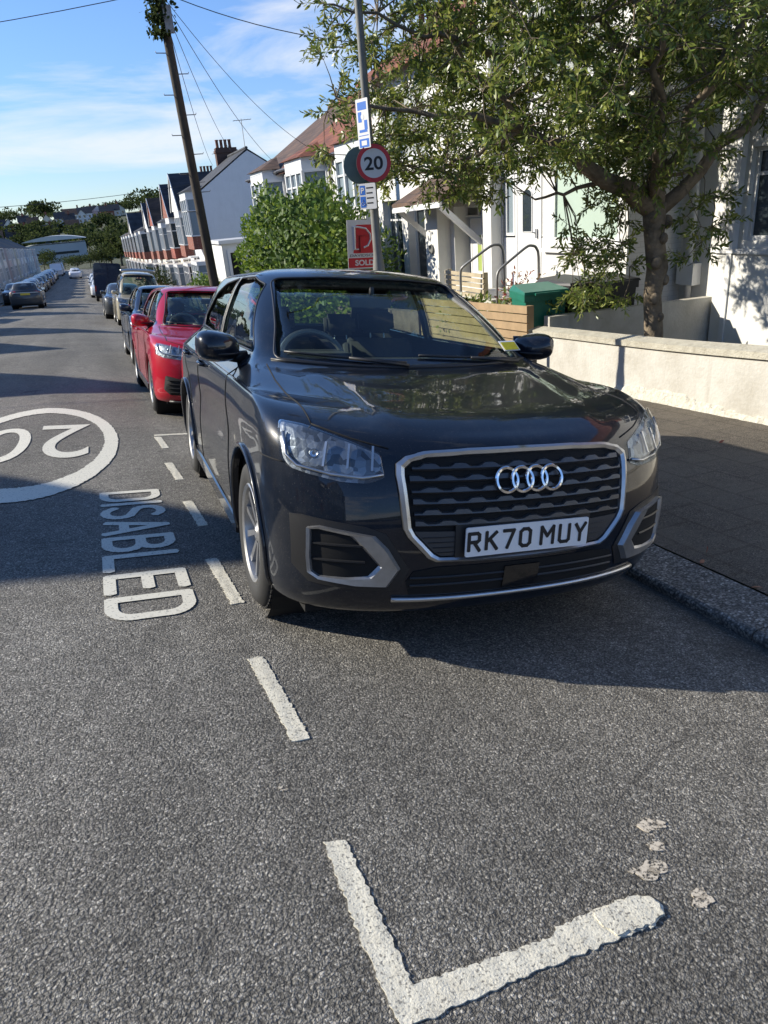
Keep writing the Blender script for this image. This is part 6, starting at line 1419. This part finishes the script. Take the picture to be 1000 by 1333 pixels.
# clusters in the crown volume (crown is wide, hangs low to the left)
def in_crown(p):
    x, y, z = p; e = ((x-3.85)/3.1)**2+((y-5.45-.18*(3.9-x))/2.15)**2+((z-2.95)/1.5)**2
    return e < 1 and not (x < 2.3 and y < 5.75) and (x+1.234)/(y+2.04) > .335 and z > 1.72+.10*abs(x-4.3)+(.45 if x > 5.4 else 0)+.18*math.sin(x*3.1)*math.cos(y*2)-(.25 if x < 2.6 else 0) and not (y < 3.9 and z < 1.9)
cl_ = []; 
while len(cl_) < 980:
    p = (rt.uniform(.5, 7.0), rt.uniform(3.1, 8.2), rt.uniform(1.35, 4.6))
    if in_crown(p) and math.sin(p[0]*4.1+1)*math.sin(p[1]*3.7)*math.sin(p[2]*4.3+.6) < .22: cl_.append(Vector(p))
for k in range(34):  # low hanging sprays round the trunk and window
    cl_.append(Vector((rt.uniform(4.0, 4.9), rt.uniform(4.9, 5.7), rt.uniform(.35, 1.5))))
for k in range(10): cl_.append(Vector((rt.uniform(5.1, 5.7), rt.uniform(4.3, 4.9), rt.uniform(.8, 1.5))))
for p in [(1.45, 6.0, 2.62), (1.5, 6.1, 3.1), (1.6, 6.2, 3.6), (1.45, 6.2, 2.35)]: cl_.append(Vector(p))
tw = MB(); LC = []; LD = []; grown = list(base_pts); cl_.sort(key=lambda c: min((q[0]-c).length for q in base_pts))
for c in cl_:
    b, rb_2 = min(base_pts, key=lambda q: (q[0]-c).length+.25*max(0, q[0].z-c.z)) if random.random() < .25 or not grown else min(grown, key=lambda q: (q[0]-c).length); L_ = (c-b).length
    if L_ > .05:
        mid = b.lerp(c, .5)+Vector((rt.uniform(-.08, .08), rt.uniform(-.08, .08), rt.uniform(.0, .14)))*min(1, L_); tw.tube([b, b.lerp(mid, .6), mid, mid.lerp(c, .6), c], [min(.011, rb_2), .008, .006, .0045, .003], 4, cap=False)
    grown.append((c.copy(), .006)); grown.append((b.lerp(c, .6), .008))
    ns = 5
    for s in range(ns):
        d = Vector((rt.gauss(0, 1), rt.gauss(0, 1), rt.gauss(.15, .8))).normalized(); d = (d+(c-b).normalized()*.6).normalized(); Ls = rt.uniform(.16, .34)
        tip = c+d*Ls; tw.tube([c, c.lerp(tip, .5)+Vector((0, 0, .01)), tip], [.0035, .0028, .0018], 3, cap=False)
        nl = 12
        for i in range(nl):
            f_ = .15+.85*i/nl; LC.append(c.lerp(tip, f_)); ang = i*2.4; x = d.orthogonal().normalized(); y = d.cross(x)
            LD.append(d*(.55+.5*f_)+(x*math.cos(ang)+y*math.sin(ang))*(1.0-.4*f_)+Vector((0, 0, -.12)))
trk = tb.build('trunk', BARK, tr, smooth=True); lb_ = MB()
for P_, Rr in segs: lb_.tube(P_, Rr, 9)
lb_.build('limbs', BARK, tr, smooth=True); tw.build('twigs', BARK, tr, smooth=True)
# knots on the trunk
for (x, y, z, r_) in ((4.84, 4.79, .42, .055), (4.98, 4.80, .62, .05), (4.84, 4.80, .82, .06), (4.95, 4.80, .20, .045), (4.90, 4.78, 1.08, .05), (4.99, 4.84, 1.25, .06), (4.80, 4.84, 1.3, .06)):
    kb_ = MB(); kb_.lathe([(r_*math.sin(a), -r_*1.3*math.cos(a)) for a in np.linspace(0, math.pi, 7)], 10, M=Matrix.Translation((x, y, z))); kb_.build('knot', BARK, trk, smooth=True)
LC = np.array([tuple(v) for v in LC]); LD = np.array([tuple(v) for v in LD]); LL = g.uniform(.055, .095, len(LC)); leaves('crown', LC, LD, LL, LL*.30, LEAF, tr, 9)
set_parent_world(tr)
# --- hedge, shrubs, plants
bush('hedge', 'big glossy green hedge bush between the telegraph pole and the lamp post', 'hedge', (4.15, 17.4, .25), (1.15, 4.1, 1.85), 32000, HEDGE, (.14, .062), 3, sq=3.2)
bush('shrub', 'round grey-green shrub beyond the red car roof', 'shrub', (3.9, 62, -3.0), (1.5, 1.6, 1.45), 2600, FARL, (.22, .06), 5)
bush('shrub', 'small yellow-green shrub at the foot of the terrace', 'shrub', (5.0, 42, -1.95), (.9, 1.6, .8), 1500, HEDGE, (.16, .08), 6)
bush('garden_plant', 'reddish flowering plant beside the green bin', 'plant', (4.95, 7.8, .1), (.42, .35, .50), 520, DRY, (.075, .03), 7)
bush('garden_plant', 'low leafy plant at the foot of the steps', 'plant', (4.45, 8.6, -.15), (.5, .4, .38), 700, LEAF, (.09, .035), 8)
bush('garden_plant', 'sparse dry plant near the white front door', 'plant', (4.45, 7.4, .0), (.35, .3, .33), 330, LEAF, (.08, .03), 12)
bush('garden_plant', 'yellow-green plant in front of the black bins', 'plant', (4.9, 6.2, .22), (.6, .14, .24), 420, LEAF, (.08, .026), 13)
# ivy at the top of the pole: part of the pole
gi = np.random.default_rng(2); n = 900; C_ = np.stack([gi.normal(px_(6.1)-.10, .13, n), gi.normal(17.45, .12, n), gi.uniform(5.55, 6.6, n)], 1); LL = gi.uniform(.06, .12, n); leaves('ivy', C_, gi.normal(size=(n, 3))+[0, 0, -.6], LL, LL*.6, FARL, None, 3)
iv = bpy.data.objects['ivy']; iv.parent = tp; iv.matrix_parent_inverse = tp.matrix_basis.inverted()
# loose grit on the road
gr_ = MB(); fg = random.Random(77)
for k in range(240):
    x = fg.uniform(-2.2, 1.0) if k % 3 else 1.0-abs(fg.gauss(0, .06)); y = fg.uniform(-1.3, 3.5); q = fg.uniform(.0016, .0042); z = G(x, y)+q*.4
    a = fg.uniform(0, 3.1); v_ = [(x+q*math.cos(a+1.57*i)*fg.uniform(.7, 1.3), y+q*math.sin(a+1.57*i)*fg.uniform(.7, 1.3), z-q*.3) for i in range(4)]+[(x, y, z+q*.6)]
    gr_.add(v_, [(0, 1, 4), (1, 2, 4), (2, 3, 4), (3, 0, 4)])
gr_.build('grit', mat('grit_stone', (.30, .28, .24), .9), kind='stuff', label='loose grit scattered over the road surface', cat='grit')
# fallen leaves along the kerb
fl = random.Random(9); P_ = []; D_ = []
for k in range(46):
    x = KERB+.30+abs(fl.gauss(0, .05)) if k < 30 else fl.uniform(1.4, 3.9); y = fl.uniform(-1, 3); P_.append((x, y, GP(x, y)+.008)); D_.append((fl.uniform(-1, 1), fl.uniform(-1, 1), .15))
leaves('fallen_leaves', np.array(P_), np.array(D_), np.full(len(P_), .05), .02, DRY, kind='stuff', label='scattered dry leaves along the pavement edge', cat='leaves')

# ------------------------------------------------------------ other vehicles
RED = paint('red_paint', (.42, .006, .022), .35, dirt=.05); NAVY = paint('navy_paint', (.012, .020, .045), .35, dirt=.06); BEIGE = paint('beige_paint', (.42, .38, .28), .4, dirt=.15); SILVER = paint('silver_paint', (.20, .205, .21), .45, metal=.3); WHITEP = paint('white_car_paint', (.70, .71, .72), .4); BLUEP = paint('blue_paint', (.05, .10, .22), .35); GREYP = paint('grey_paint', (.055, .06, .065), .4, metal=.2); BLK = paint('black_gloss', (.012, .012, .014), .3)
HEADR = [(-.845, .80), (-.80, .815), (-.60, .775), (-.50, .745), (-.50, .665), (-.60, .655), (-.78, .675), (-.85, .705)]
def front_face(root, S, fw, us, bars=3, m=None, fog=True, plate=None, badge=False):
    def fp(nm, poly, mm, off, par, th=.012):
        V, F = S.panel(rounded([(a*us, fw(b)) for a, b in poly], .015, 2), 'f', 1, off, th, .05, .05); return mesh_obj(nm, V, F, mm, par, smooth=True)
    gr_ = fp('grille', [(-.46, .78), (.46, .78), (.45, .70), (-.45, .70)], MT['dark'], .006, root)
    t = MB()
    for z_ in (.70, .74, .78): t.tube([S.at('f', x*us, fw(z_), 1, .012) for x in np.linspace(-.46, .46, 16)], .005, 5)
    t.build('grille_bar', m or MT['black'], gr_)
    it = fp('lower_intake', [(-.46, .44), (.46, .44), (.40, .27), (-.40, .27)], MT['dark'], .006, root)
    t = MB()
    for z_ in (.31, .35, .39): t.tube([S.at('f', x*us, fw(z_), 1, .010) for x in np.linspace(-.42, .42, 14)], .005, 5)
    t.build('intake_bar', MT['black'], it)
    for s in (-1, 1):
        q = [(s*-a, b) for a, b in ((-.78, .52), (-.54, .46), (-.52, .30), (-.74, .30), (-.80, .36))][::(1 if s < 0 else -1)]
        v_ = fp('side_vent', q, MT['dark'], .006, root); t = MB()
        for k in range(4): t.tube([S.at('f', s*x*us, fw(.335+.045*k), 1, .012) for x in np.linspace(.55, .76-.0*k, 8)], .006, 5)
        t.build('vent_bar', MT['satin'] if k > 8 else MT['black'], v_)
    t = MB(); t.tube([S.at('f', x*us, fw(.225), 1, .012) for x in np.linspace(-.74, .74, 30)], .014, 6); t.build('front_lip', MT['black'], root, smooth=True)
    if plate:
        pc = S.at('f', 0, fw(.52), 1, .012); plate_obj(root, plate, Matrix.Translation(pc) @ Matrix.Rotation(R(90), 4, 'X'), MT['plate_w'])
redM = road_matrix(.02, 5.72)
rv, RS, a_, b_ = build_car('parked_car', 'bright red hatchback parked right behind the black SUV', 'car', RED, redM, dict(vm=[0, 1.17, 2.02, 3.75, 4.26], wm=[0, .80, .985, 1.45], us=1.0, axles=(.87, 3.50), wr=.316, head=HEADR, mirror_body=True), interior=True, group='cars parked along the right kerb')
front_face(rv, RS, b_, 1.0)
nv, NS, a_, b_ = build_car('parked_car', 'dark blue small hatchback parked behind the red car', 'car', NAVY, road_matrix(.04, 11.62), dict(vm=[0, 1.02, 1.80, 3.55, 4.0], wm=[0, .82, 1.0, 1.48], us=.96, axles=(.80, 3.25), wr=.30, head=HEADR), group='cars parked along the right kerb')
front_face(nv, NS, b_, .96, m=MT['satin'])
# beige people carrier: bonnet short, tall rounded roof
bv, BS, a_, b_ = build_car('parked_van', 'old beige camper van with high rounded roof parked behind the dark blue car', 'van', BEIGE, road_matrix(.30, 26.0), dict(vm=[0, .75, 1.35, 4.3, 4.7], wm=[0, .95, 1.12, 1.95], us=1.0, axles=(.95, 3.45), wr=.33), group='cars parked along the right kerb')
front_face(bv, BS, b_, 1.0)
t = MB(); t.tube([(x, 1.55+.12*x*x, 1.99-.10*x*x) for x in np.linspace(-.62, .62, 16)], .05, 8); t.build('roof_rack', MT['satin'], bv, smooth=True)
far_specs = {}
def far_car(label, M_, m, grp, spec=None, nm='parked_car', cat='car', lo=True):
    return build_car(nm, label, cat, m, M_, spec or {}, group=grp, lo=lo)[0]
def rear_face(root, txt_m=None):
    t = MB(); t.box(-.26, .26, 4.185, 4.20, .78, .89); t.build('number_plate', MT['plate_y'], root)
GR = 'cars parked along the right kerb'; GL = 'cars parked along the left kerb'
far_car('dark silver car parked just beyond the beige van', road_matrix(-.02, 31.2), GREYP, GR)
sv = far_car('silver-grey car with red tail lights driving away on the left', road_matrix(-4.95, 47.4, flip=False), GREYP, None, nm='moving_car')
sv.matrix_world = road_matrix(-4.95, 50.6) @ Matrix.Rotation(math.pi, 4, 'Z') if False else road_matrix(-4.95, 46.5+4.2) @ Matrix.Rotation(math.pi, 4, 'Z'); rear_face(sv)
t = MB(); t.box(-.72, .72, 4.10, 4.17, .90, .94); t.build('tailgate_trim', MT['satin'], sv)
far_car('white car driving towards the camera in the distance', road_matrix(-2.95, 121), WHITEP, None, nm='moving_car')
bl_ = far_car('black car parked at the extreme left edge', road_matrix(-6.35, 57) @ Matrix.Rotation(0, 4, 'Z'), BLK, GL)
cols = [('blue', BLUEP), ('silver', SILVER), ('white', WHITEP), ('dark grey', GREYP), ('grey', GREYP), ('silver', SILVER), ('black', BLK), ('blue', BLUEP), ('silver', SILVER), ('white', WHITEP), ('dark grey', GREYP)]
protos = {}
for i, (cn, cm) in enumerate(cols):
    y = 64+5.6*i; M_ = road_matrix(-6.35+.1*math.sin(i*2.1), y); lab = f'{cn} car, {ords[i]} in the parked row at the left beyond the black car'
    if cm.name in protos: c = copy_tree(protos[cm.name]); c.matrix_world = M_; c['label'] = lab
    else: protos[cm.name] = far_car(lab, M_, cm, GL)
for i, (cn, cm) in enumerate([('white', WHITEP), ('silver', SILVER), ('white', WHITEP), ('grey', GREYP), ('white', WHITEP)]):
    c = copy_tree(protos[cm.name]); c.matrix_world = road_matrix(-.45-.0*i, 66+6.4*i); c['label'] = f'{cn} car, {ords[i]} parked beyond the dark blue box van'; c['group'] = GR
# dark blue box van, tail to us
vM = road_matrix(-.08, 57.6); vn = empty('parked_van', mat=vM, label='tall dark blue box van seen from behind, parked ahead of the beige van', cat='van')
vp = paint('van_blue', (.010, .022, .055), .4, dirt=.1, coat=.6); t = MB()
prof = [(-.98, .42), (-1.0, .6), (-1.0, 2.2), (-.93, 2.72), (-.80, 2.80), (.80, 2.80), (.93, 2.72), (1.0, 2.2), (1.0, .6), (.98, .42)]
t.prism(prof, 0, 4.6, f=lambda x, y, z: (x, z, y)); t.build('body', vp, vn, angle=30)
t = MB(); t.add([(x, y, z) for y, top in ((4.602, 2.3), (5.3, 1.6), (6.0, 1.15)) for x, z in ((-.97, .42), (-.95, top), (.95, top), (.97, .42))], [(0, 1, 5, 4), (1, 2, 6, 5), (2, 3, 7, 6), (4, 5, 9, 8), (5, 6, 10, 9), (6, 7, 11, 10), (8, 9, 10, 11)]); t.build('cab', vp, vn)
for s in (-1, 1):
    t = MB(); t.box(*sorted((s*.03, s*.93)), -.03, -.003, .55, 2.66); dr = t.build('rear_door', vp, vn); t = MB(); t.box(*sorted((s*.10, s*.13)), -.06, -.032, 1.2, 1.5); t.build('handle', MT['black'], dr)
    t = MB(); t.box(*sorted((s*.88, s*.985)), -.04, -.032+.02, .75, 1.15); t.build('tail_light', MT['taillight'], vn)
    for v_ in (.95, 4.6): wheel(vn, s*.82, v_, r=.36, wd=.22, rim=.22, side=s, far=True)
t = MB(); t.box(-.98, .98, -.12, .0-.035, .40, .54); t.build('bumper', MT['black'], vn); t = MB(); t.box(-.26, .26, -.05, -.035, .60, .71); t.build('number_plate', MT['plate_y'], vn)
# white vans across the end of the street
for i, (x, y, lab) in enumerate(((-5.9, 134, 'white panel van parked at the far left end of the street'), (-5.8, 142, 'second white van at the far left end of the street'))):
    v2 = empty('parked_van', mat=road_matrix(x, y), label=lab, cat='van', group='white vans at the far end'); t = MB(); t.prism([(-.95, .4), (-.97, 1.2), (-.88, 1.95), (-.78, 2.05), (.78, 2.05), (.88, 1.95), (.97, 1.2), (.95, .4)], 1.1, 5.0, f=lambda x, y, z: (x, z, y))
    t.add([(x, y, z) for y, zt, zz in ((0, 1.0, .35), (.25, 1.12, .35), (1.1, 1.98, .4)) for x, z in ((-.93, zz), (-.88, zt), (.88, zt), (.93, zz))], [(0, 3, 2, 1), (0, 1, 5, 4), (1, 2, 6, 5), (2, 3, 7, 6), (4, 5, 9, 8), (5, 6, 10, 9), (6, 7, 11, 10)]); t.build('body', WHITEP, v2)
    t = MB(); t.add([(-.80, .36, 1.22), (.80, .36, 1.22), (.76, 1.0, 1.86), (-.76, 1.0, 1.86)], [(0, 1, 2, 3)]); t.build('windscreen', MT['wpane'], v2)
    for s in (-1, 1):
        t = MB(); t.box(*sorted((s*.55, s*.88)), -.02, .03, .78, .95); t.build('headlight', MT['satin'], v2)
        for v_ in (.8, 4.2): wheel(v2, s*.82, v_, r=.33, wd=.2, rim=.2, side=s, far=True)

# ------------------------------------------------------------ far end: trees, warehouse, hillside houses
def tree_far(label, x, y, h_, w, seed, group='trees beyond the street', m=None, n=1500, name='tree', zb=None, lk=.075):
    g = np.random.default_rng(seed); zb = T(x, y) if zb is None else zb; root = empty(name, (x, y, zb), label, 'tree', group)
    t = MB(); t.tube([(x, y, zb-.5), (x+.1*w*.2, y, zb+h_*.35), (x, y, zb+h_*.7)], [h_*.03, h_*.022, h_*.008], 6)
    for k in range(4): a = k*1.6+seed; t.tube([(x, y, zb+h_*.35), (x+w*.3*math.cos(a), y+w*.3*math.sin(a), zb+h_*.65)], [h_*.014, h_*.005], 5)
    t.build('trunk', BARK, root, smooth=True)
    nb = 9; cen = np.stack([x+g.normal(0, w*.26, nb), y+g.normal(0, w*.26, nb), zb+h_*g.uniform(.38, .86, nb)], 1); cen[0] = (x, y, zb+h_*.6)
    idx = g.integers(0, nb, n); d = rand_dirs(g, n); r_ = g.uniform(.2, 1, n)**.5*w*.27*g.uniform(.7, 1.15, nb)[idx]; C_ = cen[idx]+d*r_[:, None]*np.array([1, 1, .8*h_/w if h_ < w else .85]); L_ = g.uniform(.5, 1.1, n)*h_*lk
    leaves('crown', C_, d+g.normal(size=(n, 3))*.6, L_, L_*.7, m or FARL, root, seed); set_parent_world(root)
ts = random.Random(12)
row = [(-10, 186, 8, 7), (-16, 188, 7, 7), (-22, 190, 9, 8), (-30, 192, 8, 8), (-3, 192, 7, 7), (2, 190, 9, 7), (7, 188, 11, 8), (12, 186, 12, 8), (-6, 200, 6, 7), (5, 198, 10, 8), (18, 190, 12, 9), (-38, 195, 8, 8), (10, 205, 12, 9), (-14, 205, 5, 7), (0, 206, 7, 8), (-19, 168, 9, 7), (-17, 176, 8, 6)]
wds = ['broad dark', 'rounded', 'tall', 'spreading', 'low dense', 'narrow', 'loose', 'bushy', 'squat', 'ragged', 'full', 'slim', 'domed', 'scrubby', 'leaning', 'large yellow-green', 'small yellow-green']
for i, (x, y, h_, w) in enumerate(row): tree_far(f'{wds[i]} tree closing the far end of the street', x, y, h_*(.55 if x < 5 else .85), w, 100+i, m=(HEDGE if i >= 15 else None))
hillrow = []
for k in range(40):
    y = ts.uniform(560, 700); x = ts.uniform(-190, 210)
    hillrow.append((x, y, ts.uniform(9, 14) if (x > 20 or x < -20) else ts.uniform(5, 8), ts.uniform(18, 30)))
for k in range(34):
    y = ts.uniform(285, 470); hillrow.append((ts.uniform(-110, 130), y, ts.uniform(7, 11), ts.uniform(9, 15)))
for i, (x, y, h_, w) in enumerate(hillrow): tree_far('dark tree on the far wooded hillside', x, y, h_, w, 200+i, group='trees on the hillside', n=620, lk=.15)
wh = empty('warehouse', (-6, 262, T(-6, 262)), 'long pale grey curved-roof warehouse in the valley beyond the street', 'warehouse')
zw = -6.8; wm_ = mat('cladding', (.40, .44, .47), .5, noise=(.15, .15)); t = MB(); t.box(-17.5, .5, 256, 290, zw-2, -1.6); t.build('wall', wm_, wh)
n_ = 12; t = MB(); P2 = [(-18+19*k/n_, -1.6+2.6*math.sin(math.pi*(k/n_)*.5+.35)*(1 if k else .75)) for k in range(n_+1)]; P2 = [(-18+19*k/n_, -1.55+2.4*math.sin(math.pi*(.12+.76*k/n_))**.8) for k in range(n_+1)]
t.add([(x, y, z) for y in (255.5, 291) for x, z in P2], [(k, k+1, n_+2+k, n_+1+k) for k in range(n_)]+[tuple(range(n_+1))]); t.build('roof', mat('roof_sheet', (.56, .58, .58), .5, noise=(.2, .15)), wh, smooth=False)
t = MB(); t.box(-15, -2, 255.9, 255.98, -4.6, -3.9); t.build('window_band', MT['wpane'], wh); set_parent_world(wh)
# hillside houses
hn = random.Random(31); hh = []
for k, px__ in enumerate(np.linspace(-6, 24, 8)): hh.append((px__*1.0+hn.uniform(-1, 1), 545+hn.uniform(-8, 8), 8.5, 8, 5.5))
for k in range(9): hh.append((-52+6.5*k+hn.uniform(-1, 1), 500+hn.uniform(-25, 10), 6, 7, 4))
for k in range(8): hh.append((-70+9*k+hn.uniform(-2, 2), 420+hn.uniform(-20, 20), 7, 7.5, 4))
for k in range(6): hh.append((38+10*k, 470+hn.uniform(-20, 20), 8, 8, 4.5))
wc = [B['white'], B['cream'], B['greywhite'], B['grey'], B['white'], B['redbrick']]; cnm = ['white', 'cream', 'pale grey', 'grey', 'bright white', 'brick']
place = ['on the skyline', 'on the mid slope', 'low on the left slope', 'on the right slope']
for i, (x, y, w, d, eh) in enumerate(hh):
    z = T(x, y)-(1.5 if i < 8 else 0); g_ = 0 if i < 8 else (1 if i < 17 else (2 if i < 25 else 3)); j = i-(0, 8, 17, 25)[g_]
    e = empty('hillside_house', (x, y, z), f'{ords[j]} {cnm[i % 6]} house from the left {place[g_]} of the far hill', 'house', 'houses on the far hillside'); ze = z+eh; zr = ze+3.6
    o_ = .4
    if i % 3 == 1:
        t = MB(); t.add([(x, y, z-3), (x+w, y, z-3), (x+w, y, ze), (x+w/2, y, zr-.2), (x, y, ze), (x, y+d, z-3), (x+w, y+d, z-3), (x+w, y+d, ze), (x+w/2, y+d, zr-.2), (x, y+d, ze)], [(0, 1, 2, 3, 4), (0, 4, 9, 5), (1, 6, 7, 2), (5, 9, 8, 7, 6)]); t.build('wall', wc[i % 6], e)
        t = MB(); t.add([(x-o_, y-o_, ze-.3), (x+w/2, y-o_, zr), (x+w+o_, y-o_, ze-.3), (x-o_, y+d, ze-.3), (x+w/2, y+d, zr), (x+w+o_, y+d, ze-.3)], [(0, 1, 4, 3), (1, 2, 5, 4)]); rf = t.build('roof', B['slate'], e)
    else:   # ridge across: the roof slope faces the valley
        t = MB(); t.add([(x, y, z-3), (x+w, y, z-3), (x+w, y, ze), (x, y, ze), (x, y+d/2, zr-.2), (x+w, y+d/2, zr-.2), (x, y+d, z-3), (x+w, y+d, z-3), (x+w, y+d, ze), (x, y+d, ze)], [(0, 1, 2, 3), (0, 3, 4, 9, 6), (1, 7, 8, 5, 2)]); t.build('wall', wc[i % 6], e)
        t = MB(); t.add([(x-o_, y-o_, ze-.3), (x+w+o_, y-o_, ze-.3), (x+w+o_, y+d/2, zr), (x-o_, y+d/2, zr), (x-o_, y+d+o_, ze-.3), (x+w+o_, y+d+o_, ze-.3)], [(0, 1, 2, 3), (3, 2, 5, 4)]); rf = t.build('roof', B['slate'] if i % 4 else B['browntile'], e)
    if i % 2: t = MB(); t.box(x+w/2-.5, x+w/2+.5, y+2, y+3, zr-.5, zr+1.4); t.build('chimney', B['redbrick'], rf)
    for q in (0, 1):
        t = MB(); t.box(x+1+q*(w-3.2), x+2.2+q*(w-3.2), y-.06, y-.01, z+2.8, z+4.2); t.build('window', MT['wpane'], e)
        t = MB(); t.box(x+1+q*(w-3.2), x+2.2+q*(w-3.2), y-.06, y-.01, z+.4, z+1.8); t.build('window', MT['wpane'], e)
    set_parent_world(e)
print('script done', len(bpy.data.objects))
